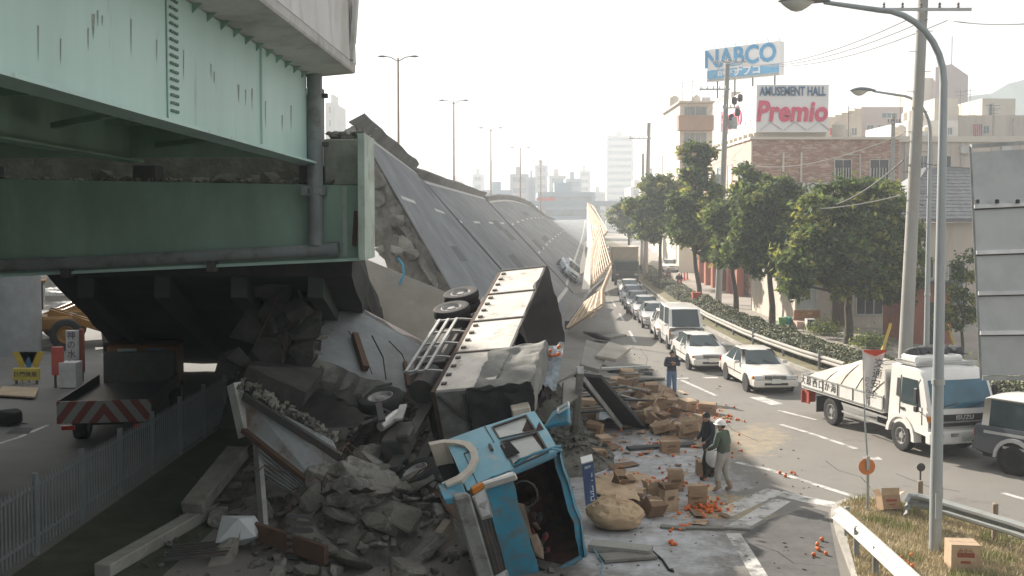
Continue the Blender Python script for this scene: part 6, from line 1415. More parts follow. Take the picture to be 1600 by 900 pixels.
# wires
def wire(a_, b__, sag, label, r=.018):
    m = MB(); a_, b__ = V(a_), V(b__); m.tube([a_.lerp(b__, k/14) - Z*sag*4*(k/14)*(1 - k/14) for k in range(15)], r, 5); tag(m.build('overhead_wire', mat('wire_grey', (.12, .12, .12), .7), origin=(a_.x, a_.y, 0)), label, 'wire', 'overhead wires')
A1 = P(1420, 30, 36.6); A2 = P(1450, 30, 36.6); A3_ = P(1480, 32, 36.6)
for k, (a_, px, py) in enumerate(((A1, 1115, 94), (A2, 1130, 94), (A3_, 1150, 95))): wire(a_, P(px, py, 72.6), .9, ['leftmost', 'middle', 'rightmost'][k] + ' of the three high wires between the two large utility poles')
for k, (pa, pb_, lb) in enumerate((((1410, 210), (1145, 250), 'wire from the leaning pole to the transformer pole at mid height'), ((1412, 250), (1240, 320), 'pale wire crossing in front of the brick facade'), ((1408, 305), (1150, 300), 'lower wire passing in front of the tree tops'))): wire(P(*pa, 37), P(*pb_, 72.7 if k != 1 else 60), .8, lb, .02 if k != 1 else .03)
wire(P(1490, 33, 36.6), P(1640, 34, 30), .1, 'high wire leaving the leaning pole to the right'); wire(P(1440, 255, 37), P(1640, 248, 48), .3, 'wire from the leaning pole crossing the beige building')
for k, (y0p, y1p) in enumerate(((98, 262), (150, 300), (250, 320))): wire(P(1130, y0p, 73), P(1010, y1p - 40, 102), .5, ['top', 'middle', 'lowest'][k] + ' wire from the transformer pole to the distant pole')
# back of a large road sign at the right edge, mounted on a pole out of view
SB = mat('sign_back_metal', (.50, .51, .51), .42, .1, 1.2, (.31, .32, .32), .6, .15, .8, metal=.5); rs_ = thing('road_sign', 'large grey ribbed back of a road sign at the right edge', 'road sign', (11.2, 15.2, 0))
dS = 14.6
tl = P(1515, 229, dS); bl = P(1532, 592, dS - .1); tr = P(1745, 214, dS); brr = P(1762, 592, dS - .1)
ysx = [0, .262, .458, .625, .795, .99]
ysp = [0.02, .258, .455, .63, .80, .985]
for k in range(5):
    a0, a1 = ysp[k], ysp[k+1]; m = MB(); m.plate(bl.lerp(tl, 1 - a1) , brr.lerp(tr, 1 - a1), brr.lerp(tr, 1 - a0 - .006), bl.lerp(tl, 1 - a0 - .006), -.025); m.build('panel', SB, rs_, True)
for k, a0 in enumerate([0.0] + ysp[1:-1] + [.995]):
    m = MB(); m.bar(bl.lerp(tl, 1 - a0) + V((0, -.04, 0)), brr.lerp(tr, 1 - a0) + V((0, -.04, 0)), .06, .055); m.build('rib', mat('sign_rib', (.74, .74, .73), .4) if 0 < k < 5 else STEEL, rs_, True)
m = MB(); m.bar(bl + V((0, -.02, 0)), tl + V((0, -.02, 0)), .03, .03); m.build('edge_strip', STEEL, rs_, True)
for k, px in enumerate((1527, 1558, 1590, 1622)):
    m = MB(); p = P(px, 318, dS - .14); m.lathe([(.03, 0), (.03, .05), (.015, .06)], 8, Matrix.Translation(p)); m.build('bolt', STEEL_D, rs_, True)
m = MB(); px_ = P(1700, 400, 15.0).x; m.tube([(px_, 15.0, 0), (px_, 15.0, 8.0)], .16, 12); m.build('post', STEEL, rs_, True, smooth=True)
m = MB(); zb_ = P(1600, 300, 14.75).z; m.bar((px_ + .1, 14.85, zb_), P(1540, 300, 14.72), .1, .1); zb_ = P(1600, 520, 14.75).z; m.bar((px_ + .1, 14.85, zb_), P(1545, 520, 14.72), .1, .1); m.build('bracket', STEEL, rs_, True)
for a0 in ysp[1:-1]:
    m = MB(); m.bar(bl.lerp(tl, 1 - a0 - .012) + V((0, -.03, 0)), brr.lerp(tr, 1 - a0 - .012) + V((0, -.03, 0)), .02, .02); m.build('rib_shade_line', STEEL_D, rs_, True)  # dark bar below each rib paints its shadow line
# pennant on its pole
bp_ = G(1355, 799, .11); bn = thing('banner_pole', 'thin pole carrying a white and red pennant with kanji on the island nose', 'banner', bp_); top = P(1348, 548, bp_.y) - bp_
m = MB(); m.tube([(0, 0, 0), (0, 0, 1.0), top*.6, top], [.026, .024, .016, .012], 8); m.build('pole', mat('pole_teal_grey', (.28, .33, .32), .5), bn, smooth=True)
L3 = lambda px, py: P(px, py, bp_.y - .02) - bp_
m = MB(); rs = []
for i in range(15):
    v = i/14; a_ = L3(1347.5 + 5*v, 547 + 80*v); b__ = L3(1384 - 31*v, 547 + 92*v); rs.append([a_.lerp(b__, j/8) + V((0, -.05*math.sin(j*.8 + v*3)*(1 - v), 0)) for j in range(9)])
m.rings(rs, cap=False, closed=False); m2 = MB(); m2.rings([[p + V((0, .006, 0)) for p in r] for r in rs], cap=False, closed=False); m.add(m2.v, m2.f); fl_ = m.build('pennant', mat('pennant_white', (.70, .68, .66), .8, .06), bn, smooth=True)
m = MB(); rt_ = MAT_R = mat('pennant_red', (.58, .08, .04), .7)
m.add([L3(1347.5, 546) + V((0, -.07, 0)), L3(1384, 546) + V((0, -.07, 0)), L3(1383, 549) + V((0, -.07, 0)), L3(1366, 556) + V((0, -.07, 0)), L3(1348, 549) + V((0, -.07, 0))], [(0, 1, 2, 3, 4)]); m.build('red_top', rt_, fl_)
kb = mat('ink_dark', (.07, .05, .06), .8)
for k, chh in enumerate('交通安全'): text('lettering', chh, kb, fl_, Matrix.Translation(L3(1371.5 - k*3.1, 568 + k*16) + V((0, -.085, 0))) @ Matrix.Rotation(.15, 4, 'Y') @ Matrix.Rotation(R(90), 4, 'X'), .22 if k < 3 else .19, .001)
for k, chh in enumerate('のくらし'): text('lettering', chh, kb, fl_, Matrix.Translation(L3(1352.5 + k*.6, 592 + k*9) + V((0, -.085, 0))) @ Matrix.Rotation(R(90), 4, 'X'), .12, .001)
m = MB(); m.lathe([(.001, -.01), (.175, -.008), (.18, .01), (.001, .015)], 24, Matrix.Translation(L3(1353, 728) + V((0, -.05, 0))) @ Matrix.Rotation(R(90), 4, 'X')); m.build('orange_reflector', mat('reflector_orange', (.55, .19, .06), .45, .1, 3), bn, smooth=True)
m = MB(); m.box(L3(1354, 722) + V((0, -.08, 0)), (.07, .05, .3)); m.build('clamp', STEEL, bn)
m = MB(); m.lathe([(.034, 0), (.034, .95)], 8, Matrix()); m.build('lower_post', mat('post_dull', (.30, .31, .28), .6), bn)

# ================================================================ TREES, HEDGE
def leafmat(name, c, tr):
    m = mat(name, c, .75, .25, 6, spec=.2); n = m.node_tree; b = n.nodes['Principled BSDF']; o = n.nodes['Material Output']; t = n.nodes.new('ShaderNodeBsdfTranslucent'); t.inputs[0].default_value = (*tr, 1); x = n.nodes.new('ShaderNodeMixShader'); x.inputs[0].default_value = .4
    n.links.new(b.outputs[0], x.inputs[1]); n.links.new(t.outputs[0], x.inputs[2]); n.links.new(x.outputs[0], o.inputs['Surface']); return m
LEAF = [leafmat('leaf_dark', (.06, .10, .05), (.08, .125, .035)), leafmat('leaf_mid', (.11, .155, .055), (.18, .23, .05)), leafmat('leaf_light', (.25, .26, .08), (.38, .38, .08))]
BARK = mat('bark', (.085, .07, .055), .95, .3, 4, (.05, .042, .034), .55, .15, 5, .8, 15)
def leaf(m, c, s_, rnd, mi, out=None):
    n_ = V((rnd.gauss(0, 1), rnd.gauss(0, 1), rnd.gauss(.5, 1))); 
    if out is not None: n_ = n_ + out*1.2
    n_.normalize(); a_ = n_.cross(V((rnd.random() - .5, rnd.random() - .5, rnd.random() - .5))).normalized(); b_ = n_.cross(a_)
    m.add([c - a_*s_, c - b_*s_*.45, c + a_*s_, c + b_*s_*.45], [(0, 1, 2, 3)], mi)
def make_tree(label, base, top, lobes, trunk_r, lean, nleaf, seed, ls=.15, light=.2, group='street trees along the hedge', limbs=7):
    """lobes: (dx, dy, z, rx, rz) foliage masses relative to the base."""
    rnd = random.Random(seed); root = thing('street_tree', label, 'tree', base, group=group)
    th = min(l[2] - l[4]*.6 for l in lobes); th = max(th, 1.6); fork = V((lean, 0, th + .4))
    m = MB(); m.tube([(0, 0, -.05), (lean*.15 + .04, 0, th*.35), (lean*.6 - .05, .03, th*.75), fork], [trunk_r*1.25, trunk_r, trunk_r*.85, trunk_r*.72], 10); tk_ = m.build('trunk', BARK, root, smooth=True)
    for l in lobes:
        e_ = V((l[0], l[1], l[2])); mid = fork.lerp(e_, .5) + V((rnd.uniform(-.3, .3), rnd.uniform(-.3, .3), -.2)); m = MB(); m.tube([fork - Z*.3, mid, e_], [trunk_r*.5, trunk_r*.33, trunk_r*.14], 7)
        for k in range(4):
            q_ = e_ + V((rnd.uniform(-1, 1)*l[3]*.8, rnd.uniform(-1, 1)*l[3]*.8, rnd.uniform(-.5, .8)*l[4])); m.tube([mid.lerp(e_, .6), mid.lerp(q_, .7), q_], [trunk_r*.2, trunk_r*.12, .015], 5)
        m.build('limb', BARK, tk_, smooth=True)
    m = MB(); vol = sum(l[3]**2*l[4] for l in lobes)
    for l in lobes:
        nn_ = int(nleaf*l[3]**2*l[4]/vol); ncl = max(8, nn_//62); c0 = V(l[:3])
        for k in range(ncl):
            d = V((rnd.gauss(0, 1), rnd.gauss(0, 1), rnd.gauss(0, 1))).normalized(); rr_ = rnd.uniform(.3, 1.0)**.6*(1.22 if rnd.random() < .16 else 1)
            cc = c0 + V((d.x*l[3]*rr_, d.y*l[3]*rr_, d.z*l[4]*rr_)); cr = rnd.uniform(.22, .55)*(l[3]/2)**.4; lt = rnd.random()
            for q_ in range(int(62*rnd.uniform(.6, 1.4))):
                dd = V((rnd.gauss(0, .5), rnd.gauss(0, .5), rnd.gauss(0, .38)))*cr*1.25
                mi = 2 if lt < light and rnd.random() < .6 else (1 if rnd.random() < .5 else 0)
                leaf(m, cc + dd, ls*rnd.uniform(.7, 1.25), rnd, mi, d*.5 + Z*.3)
    stuff(m.build('crown', LEAF, root))
    return root
def tb(px, py, dz=.12): return G(px, py, dz)
b4 = tb(1325, 538); sc = 1600/b4.y
make_tree('largest broad green tree behind the flatbed truck', b4, 8, [(0, 0, 5.2, 2.5, 2.1), (-2.0, -.4, 4.3, 1.5, 1.4), (2.0, .2, 4.6, 1.7, 1.9), (-.7, 0, 6.8, 1.7, 1.3), (1.2, .2, 7.1, 1.6, 1.2), (-2.6, .2, 3.0, 1.0, .8), (2.6, .3, 3.0, 1.2, 1.0), (.4, -.6, 3.2, 1.8, 1.0), (-1.4, 0, 5.6, 1.3, 1.2)], .2, .05, 30000, 1, .19, .34)
b3 = tb(1206, 514); make_tree('tree with a forked dark trunk left of the largest tree', b3, 8, [(-.2, 0, 5.0, 1.9, 1.7), (-.8, 0, 6.6, 1.5, 1.3), (.9, .3, 6.3, 1.5, 1.3), (1.2, 0, 4.4, 1.2, 1.2), (-1.4, -.2, 4.4, 1.2, 1.3), (.2, 0, 7.6, 1.1, .9)], .17, -.15, 22000, 2, .19, .14)
b2 = tb(1150, 497); make_tree('tree growing just right of the transformer pole', b2, 8, [(.3, 0, 4.8, 1.5, 1.3), (-.5, 0, 6.2, 1.3, 1.2), (.8, .2, 7.4, 1.3, 1.2), (-.8, 0, 4.2, .9, .9), (.6, 0, 8.6, .9, .8)], .16, -.3, 13000, 3, .19, .22)
b1 = tb(1093, 477); make_tree('tall narrow tree left of the transformer pole', b1, 9, [(-.4, 0, 5.2, 1.5, 1.4), (-1.0, 0, 6.8, 1.3, 1.1), (.4, .2, 7.6, 1.3, 1.2), (-.3, 0, 9.2, 1.0, 1.0), (-.3, 0, 10.6, 1.2, .9), (.7, 0, 4.0, .9, .8), (1.1, 0, 6.2, 1.0, .9)], .17, -.4, 14000, 4, .2, .3)
b0_ = tb(1030, 447); make_tree('leftmost street tree beside the tail of the queue', b0_, 9, [(-.6, 0, 5.6, 2.0, 1.6), (-1.6, 0, 7.0, 1.6, 1.3), (.8, .2, 7.4, 1.9, 1.5), (-.2, 0, 8.8, 1.6, 1.2), (1.8, 0, 5.6, 1.4, 1.2), (1.6, 0, 9.2, 1.2, .9)], .16, .2, 12000, 5, .23, .25)
bf = V((14.6, 128, .1)); make_tree('faint far tree beyond the leftmost street tree', bf, 9, [(0, 0, 5.4, 2.0, 1.7), (-1.0, 0, 7.0, 1.6, 1.3), (1.2, 0, 7.2, 1.6, 1.2)], .16, .1, 4000, 6, .24, .2)
bs = tb(1502, 560); make_tree('small sparse yellowish tree left of the road sign back', bs, 5, [(-.2, 0, 2.6, .85, .8), (.3, 0, 3.9, .8, .8), (-.5, .1, 1.6, .7, .5), (.5, 0, 2.0, .6, .5)], .07, .1, 2600, 7, .11, .6)
for k, (px, py, s_, lb) in enumerate(((1290, 524, .9, 'bright low shrub beside the shop entrance behind the hedge'), (1545, 612, 1.1, 'green shrub between truck and road sign'), (1228, 500, .5, 'small clipped shrub near the shop window'), (1568, 618, .9, 'dark shrub behind the off-roader'), (1360, 545, .8, 'shrub in the shade under the largest tree'))):
    g = tb(px, py); m = MB(); rnd = random.Random(60 + k)
    for q_ in range(900):
        d = V((rnd.gauss(0, .5), rnd.gauss(0, .5), rnd.gauss(0, .4)))*s_; d.z = abs(d.z) + .02; leaf(m, g + d + Z*.1, .085, rnd, rnd.choice((1, 1, 2, 0)), d.normalized())
    tag(m.build('shrub', LEAF, origin=g), lb, 'shrub', 'low shrubs behind the hedge')
def hedge(label, ya, yb_, n, seed, h_=.8):
    rnd = random.Random(seed); root = thing('hedge', label, 'hedge', (rb((ya+yb_)/2) + 1.75, (ya+yb_)/2, .1), group='clipped hedges along the pavement'); m = MB()
    for k in range(n):
        y = rnd.uniform(ya, yb_); x = rb(y) + 1.75 + rnd.uniform(-.9, .9)*(1 + .15*mnoise.noise(V((y*.6, 0, seed)))); hh = h_*(.75 + .35*mnoise.noise(V((y*.7, x, 2)))); e_ = abs(x - rb(y) - 1.75)/.9; z_ = .12 + hh*(rnd.random()**.45)*(1 - .35*e_**3)
        leaf(m, V((x, y, z_)), .085, rnd, rnd.choice((0, 0, 1, 1, 2)) if rnd.random() < .85 else 2, V((0, 0, .6)))
    m.build('foliage', [mat('hedge_dark', (.07, .09, .05), .7, .3, 6), mat('hedge_mid', (.15, .17, .09), .7, .25, 6), mat('hedge_dusty', (.30, .28, .18), .8, .2, 6)], root, True)
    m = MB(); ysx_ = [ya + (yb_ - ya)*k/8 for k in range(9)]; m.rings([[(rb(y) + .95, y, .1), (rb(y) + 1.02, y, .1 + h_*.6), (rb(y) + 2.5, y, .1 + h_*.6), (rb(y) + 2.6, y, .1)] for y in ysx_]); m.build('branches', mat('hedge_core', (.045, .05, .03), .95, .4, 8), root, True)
hedge('nearest hedge with dusty leaves behind the flatbed truck', 30, 41.5, 22000, 1, 1.15); hedge('hedge beside the pearl saloon, behind the pale rail', 41.6, 56, 26000, 2, 1.1); hedge('hedge beside the white van, under the tree trunks', 56.2, 74, 18000, 3, 1.0); hedge('short hedge past the transformer pole', 76, 84, 3500, 4, .9); hedge('small square hedge near the tail of the queue', 87, 94, 3000, 5, 1.0); hedge('far hedge beside the box truck', 97, 118, 4000, 6, .9)
pth = [V((rb(y) + .6, y, .55)) for y in (40, 44, 48, 52, 56, 60, 64, 67)]
guard_rail('pale guard rail in front of the hedge beside the white cars', pth, [V((rb(y) + .62, y, 0)) for y in (42, 46, 50, 54, 58, 62, 66)], mat('rail_cream', (.33, .32, .29), .6, .1, 1.5), GR, -1, .8, base=.12)
# ================================================================ BUILDINGS
def brickmat():
    m = bpy.data.materials.new('mosaic_brick'); m.use_nodes = True; n = m.node_tree; b = n.nodes['Principled BSDF']; K = n.links.new; b.inputs['Roughness'].default_value = .85
    t = n.nodes.new('ShaderNodeTexCoord'); sx = n.nodes.new('ShaderNodeSeparateXYZ'); K(t.outputs['Object'], sx.inputs[0]); ad = n.nodes.new('ShaderNodeMath'); ad.operation = 'ADD'; K(sx.outputs['X'], ad.inputs[0]); K(sx.outputs['Y'], ad.inputs[1])
    cb = n.nodes.new('ShaderNodeCombineXYZ'); K(ad.outputs[0], cb.inputs[0]); K(sx.outputs['Z'], cb.inputs[1])
    br_ = n.nodes.new('ShaderNodeTexBrick'); K(cb.outputs[0], br_.inputs['Vector']); br_.inputs['Scale'].default_value = 1; br_.inputs['Brick Width'].default_value = .42; br_.inputs['Row Height'].default_value = .13; br_.inputs['Mortar Size'].default_value = .012
    br_.inputs['Color1'].default_value = (.30, .17, .12, 1); br_.inputs['Color2'].default_value = (.55, .42, .33, 1); br_.inputs['Mortar'].default_value = (.45, .38, .32, 1); br_.inputs['Bias'].default_value = 0
    nz_ = n.nodes.new('ShaderNodeTexNoise'); mp_ = n.nodes.new('ShaderNodeMapping'); mp_.inputs['Scale'].default_value = (.9, 3.6, 1); K(cb.outputs[0], mp_.inputs[0]); K(mp_.outputs[0], nz_.inputs['Vector']); nz_.inputs['Scale'].default_value = 1.2; nz_.inputs['Distortion'].default_value = 1.6
    mr = n.nodes.new('ShaderNodeMapRange'); mr.inputs[1].default_value = .44; mr.inputs[2].default_value = .52; K(nz_.outputs['Fac'], mr.inputs[0])
    x = n.nodes.new('ShaderNodeMix'); x.data_type = 'RGBA'; K(mr.outputs[0], x.inputs[0]); K(br_.outputs['Color'], x.inputs[6])
    y = n.nodes.new('ShaderNodeMix'); y.data_type = 'RGBA'; y.inputs[0].default_value = .65; K(br_.outputs['Color'], y.inputs[6]); y.inputs[7].default_value = (.27, .135, .095, 1); K(y.outputs[2], x.inputs[7]); K(x.outputs[2], b.inputs['Base Color']); return m
BRICK = brickmat()
PINKT = mat('pink_tile', (.55, .43, .36), .8, .12, .6, (.46, .33, .26), .55, .12, 1.5); BEIGE = mat('beige_render', (.54, .48, .41), .85, .1, .6, (.40, .35, .29), .6, .1, .9, stretch=(1, 1, .15)); CREAMB = mat('cream_render', (.62, .57, .49), .85, .06, .3); PINKB = mat('pink_render', (.50, .43, .41), .85, .08, .3)
BROWNB = mat('brown_balcony', (.30, .20, .14), .85, .1, .5); WGL = mat('window_glass_far', (.13, .17, .18), .12, .3, .6, spec=.7); DGL = mat('window_dark', (.05, .055, .055), .2, .3, 1); FRM = mat('window_frame', (.50, .50, .48), .6); SIGNW = mat('sign_white', (.80, .79, .78), .6, .03, .5); SIGNB = mat('sign_blue', (.05, .30, .55), .5); SIGNBL = mat('sign_dark_blue', (.04, .14, .26), .5); PINKL = mat('sign_pink', (.68, .08, .16), .5); BANDB = mat('band_blue', (.12, .38, .62), .5)
def bthing(name, label, x0, x1, y0, y1, z1, mt, cat='building', z0=0.0):
    root = thing(name, label, cat, ((x0+x1)/2, y0, 0)); m = MB(); m.box(((x0+x1)/2, (y0+y1)/2, (z0+z1)/2), (x1-x0, y1-y0, z1-z0)); m.build('wall', mt, root, True); return root
def blk(root, name, x0, x1, y0, y1, z0, z1, mt):
    m = MB(); m.box(((x0+x1)/2, (y0+y1)/2, (z0+z1)/2), (x1-x0, y1-y0, z1-z0)); return m.build(name, mt, root, True)
def win(root, x0, x1, z0, z1, y, gl=WGL, fr=.07, bars=1, side=False, rail=False):
    """window on a wall facing -y at depth y (side: wall facing -x at x = y, x0..x1 run along y)."""
    def bx3(a0, a1, c0, c1, o0, o1):
        m = MB()
        if side: m.box(((y - o0 + y - o1)/2, (a0+a1)/2, (c0+c1)/2), (abs(o1-o0), a1-a0, c1-c0))
        else: m.box(((a0+a1)/2, (y - o0 + y - o1)/2, (c0+c1)/2), (a1-a0, abs(o1-o0), c1-c0))
        return m
    w_ = bx3(x0, x1, z0, z1, -.1, .012).build('window', gl, root, True)
    for a in ((x0 - fr, x0, z0 - fr, z1 + fr), (x1, x1 + fr, z0 - fr, z1 + fr), (x0, x1, z1, z1 + fr), (x0, x1, z0 - fr, z0)): bx3(a[0], a[1], a[2], a[3], -.02, .06).build('frame', FRM, w_, True)
    for k in range(bars): xm = x0 + (x1 - x0)*(k+1)/(bars+1); bx3(xm - fr/3, xm + fr/3, z0, z1, .013, .045).build('mullion', FRM, w_, True)
    if rail:
        for k in range(7): xm = x0 + (x1 - x0)*k/6; bx3(xm - .025, xm + .025, z0, z0 + (z1 - z0)*.62, .14, .18).build('railing', FRM, w_, True)
    return w_
xd = lambda px, d: (px - 800)*d/1600
zd = lambda py, d: P(800, py, d).z
# amusement hall
D = 78.0
ah = bthing('amusement_hall', 'brown mosaic brick amusement hall with a white sign box on its roof', xd(1175, D), xd(1402, D), D, 97, zd(218, D), BRICK); X0 = xd(1175, D)
blk(ah, 'side_wall', X0 - .12, X0 - .003, D, 97, 3.2, zd(219, D), PINKT)
blk(ah, 'cornice', X0 - .25, xd(1404, D), D - .15, 97.2, zd(218, D), zd(214, D), CREAMB)
blk(ah, 'roof_upstand', X0 + .1, xd(1290, D), D + .2, 95, zd(214, D), zd(206, D), CREAMB)
sx0, sx1, sz0, sz1 = xd(1180, D) - .1, xd(1290, D), zd(207, D), zd(133, D)
sb = blk(ah, 'sign_box', sx0, sx1, D - .3, 93.5, sz0, sz1, SIGNW); RX = Matrix.Rotation(R(90), 4, 'X'); o_ = V(ah.location)
def tx(body, mt, x, y, z, size, par, sx=1, bold=.02, sp=1.0, left=False, shear=0):
    M_ = Matrix.Translation(V((x, y, z)) - V(wloc(par))) @ (Matrix.Rotation(R(-90), 4, 'Z') if left else Matrix()) @ RX @ (Matrix.Shear('XY', 4, (0, 0)) if not shear else Matrix(((1, shear, 0, 0), (0, 1, 0, 0), (0, 0, 1, 0), (0, 0, 0, 1))))
    return text('lettering', body, mt, par, M_, size, .03, sx, bold, sp)
tx('AMUSEMENT HALL', SIGNBL, xd(1234, D), D - .36, zd(144, D), .95, sb, .62, .018)
tx('Premio', PINKL, xd(1234, D), D - .36, zd(176, D), 2.1, sb, .86, .07, 1.02, shear=.12)
for k in range(3):
    a_, b__, c_ = xd(1184 + k*37, D), xd(1201 + k*37, D), xd(1219 + k*37, D); m = MB(); y = D - .33
    m.bar((a_, y, zd(204, D)), (b__, y, zd(191, D)), .05, .12, V((0, 1, 0))); m.bar((b__, y, zd(191, D)), (c_, y, zd(204, D)), .05, .12, V((0, 1, 0))); m.build('zigzag_trim', mat('trim_grey', (.55, .54, .54), .6), sb, True)
tx('Premio', PINKL, sx0 - .05, 86.5, zd(176, D) + .3, 2.4, sb, 1.15, .07, left=True)
for k in range(9):
    y = D + .6 + k*1.7; m = MB(); m.bar((sx0 - .06, y, sz0 + .2), (sx0 - .06, y + .85, sz0 + 1.1), .1, .04, V((1, 0, 0))); m.bar((sx0 - .06, y + .85, sz0 + 1.1), (sx0 - .06, y + 1.7, sz0 + .2), .1, .04, V((1, 0, 0))); m.build('zigzag_trim', mat('trim_grey', (.55, .54, .54)), sb, True)
    blk(ah, 'roof_fin', X0 - .22, X0 + .1, y, y + .4, zd(219, D), sz0, CREAMB)
for px in ((1303, 1328), (1358, 1386)): win(ah, xd(px[0], D), xd(px[1], D), zd(282, D), zd(250, D), D, DGL, .06, 1, rail=True)
for px in (1222, 1250): 
    m = MB(); m.tube([(xd(px, D), D - .1, zd(290, D)), (xd(px, D), D - .1, zd(238, D))], .08, 6); m.build('pipe', CREAMB, ah, True)
m = MB(); m.tube([(xd(1320, D), D - .12, zd(242, D)), (xd(1341, D), D - .12, zd(242, D)), (xd(1342, D), D - .12, zd(290, D))], .06, 6); m.build('pipe', FRM, ah, True)
blk(ah, 'ledge', xd(1222, D), xd(1300, D), D - .9, D, zd(303, D), zd(299, D), CREAMB)
for k in range(3):
    xa = xd(1233 + k*23, D); ac = blk(ah, 'air_conditioner', xa, xa + .95, D - .8, D - .4, zd(299, D) + .01, zd(286, D), FRM); m = MB(); m.tube([(xa + .4 + .24*math.cos(a*.6283), D - .83, zd(292, D) + .24*math.sin(a*.6283)) for a in range(11)], .05, 6); m.build('fan_ring', DGL, ac, True)
for k in range(3): win(ah, 80.5 + k*4.2, 82.2 + k*4.2, 8.2, 10.6, X0 - .12, CREAMB if k == 1 else WGL, .06, 0, side=True)
for k in range(6): blk(ah, 'red_column', X0 - .9, X0 - .35, 79 + k*3.2, 79.8 + k*3.2, .1, 3.2, mat('red_brown_tile', (.33, .12, .075), .8, .15, 1)); 
for k in range(6): blk(ah, 'white_panel', X0 - .5, X0 - .2, 80 + k*3.2, 81.4 + k*3.2, .1, 3.0, SIGNW)
blk(ah, 'canopy', X0 - 1.4, X0 - .1, D, 97, 3.2, 3.9, PINKT)
# billboard on the roof behind
D2 = 95
bb = thing('rooftop_billboard', 'white and blue rooftop billboard above the amusement hall', 'billboard', (xd(1170, D2), D2, zd(160, D2)))
ql, qr = V((xd(1111, 98), 98, 0)), V((xd(1222, 93), 93, 0))
bz0, bz1 = zd(122, D2), zd(74, D2) + .15; xa = (qr - ql).normalized(); na = V((xa.y, -xa.x, 0)); 
def bq(u0, u1, v0, v1, o_, t, nm, mt, par=bb):
    p = [ql.lerp(qr, u0) + Z*(bz0 + (bz1 - bz0)*v0), ql.lerp(qr, u1) + Z*(bz0 + (bz1 - bz0)*v0), ql.lerp(qr, u1) + Z*(bz0 + (bz1 - bz0)*v1), ql.lerp(qr, u0) + Z*(bz0 + (bz1 - bz0)*v1)]; m = MB(); m.plate(*[q_ + na*o_ for q_ in p], t); return m.build(nm, mt, par, True)
bd = bq(0, 1, 0, 1, 0, .9 if na.y < 0 else -.9, 'board', SIGNW); m = None
fo = .93
bq(0, 1, .06, .33, fo, .02, 'blue_band', BANDB, bd); bq(.0, 1, -.02, .05, fo, .02, 'rim', STEEL, bd)
def bt(body, mt, u, v, size, sx, bold, off=.03): return text('lettering', body, mt, bd, frame(ql.lerp(qr, u) + Z*(bz0 + (bz1 - bz0)*v) + na*(fo + off) - V(wloc(bd)), xa, Z, na), size, .02, sx, bold)
bt('NABCO', SIGNB, .46, .66, 2.3, .92, .06); bt('ナブコ', SIGNW, .57, .2, .95, 1.0, .03, .04); bt('自動ドア', SIGNW, .3, .2, .55, 1.0, .01, .04)
for u in (.05, .2, .35, .5, .65, .8, .95): 
    q_ = ql.lerp(qr, u) + Z*bz1; m = MB(); m.tube([q_, q_ + Z*.5 + na*.4], .025, 4); m.build('spot_bracket', STEEL_D, bb, True)
for u in (.1, .35, .6, .9):
    q_ = ql.lerp(qr, u) - na*-.3; m = MB(); m.bar(q_ + Z*(bz0 - 1.6), q_ + Z*(bz0 + .1), .12, .12); m.build('support', STEEL_D, bb, True)
bthing('roof_block_building', 'beige block under the rooftop billboard', xd(1144, 96), xd(1232, 96), 97, 104, bz0 - 1.0, BEIGE)
# balcony block
D3 = 112; ba = bthing('balcony_building', 'brown and cream balcony block left of the amusement hall', xd(1061, D3), xd(1112, D3), D3, 124, zd(160, D3), CREAMB)
for k, (pa, pb_) in enumerate(((182, 205), (228, 250), (276, 296))): blk(ba, 'balcony', xd(1056, D3), xd(1110, D3), D3 - 1.4, D3, zd(pb_, D3), zd(pa, D3), BROWNB)
for k, (pa, pb_) in enumerate(((167, 180), (208, 226), (254, 274))): win(ba, xd(1068, D3), xd(1102, D3), zd(pb_, D3), zd(pa, D3), D3, WGL, .08, 3)
blk(ba, 'roof_slab', xd(1057, D3), xd(1112, D3), D3 - 1.2, 124, zd(162, D3), zd(159, D3), BEIGE)
# beige building at the right
D4 = 84; be = bthing('beige_building', 'wide beige building with flat roof behind the tiled house', xd(1400, D4), xd(1640, D4), D4, 100, zd(222, D4), BEIGE)
blk(be, 'parapet', xd(1398, D4), xd(1642, D4), D4 - .2, 100.2, zd(222, D4), zd(213, D4), CREAMB)
for px in ((1417, 1430), (1470, 1483)): win(be, xd(px[0], D4), xd(px[1], D4), zd(265, D4), zd(244, D4), D4, DGL)
win(be, xd(1436, D4), xd(1446, D4), zd(265, D4), zd(244, D4), D4, WGL)
b5 = bthing('stepped_beige_building', 'stepped beige building with a red-shuttered window at upper right', xd(1492, 105), xd(1680, 105), 105, 118, zd(180, 105), BEIGE)
blk(b5, 'penthouse', xd(1534, 105), xd(1586, 105), 105.5, 112, zd(181, 105), zd(153, 105), CREAMB); win(b5, xd(1545, 105), xd(1549, 105), zd(182, 105), zd(162, 105), 105.5, WGL, .05, 0)
win(b5, xd(1517, 105), xd(1531, 105), zd(214, 105), zd(194, 105), 105, mat('red_shutter', (.52, .07, .05), .6), .08, 4); win(b5, xd(1533, 105), xd(1542, 105), zd(208, 105), zd(197, 105), 105, WGL, .06, 1)
m = MB(); [m.tube([(xd(px, 105), 104.9, zd(218, 105)), (xd(px, 105), 104.9, zd(185, 105))], .08, 5) for px in (1580,)]; m.build('pipe', FRM, b5, True)
b6 = bthing('white_stair_building', 'white low building with rooftop railing behind the leaning pole', xd(1416, 100), xd(1494, 100), 100, 112, zd(188, 100), mat('white_render', (.66, .63, .58), .85, .06, .3))
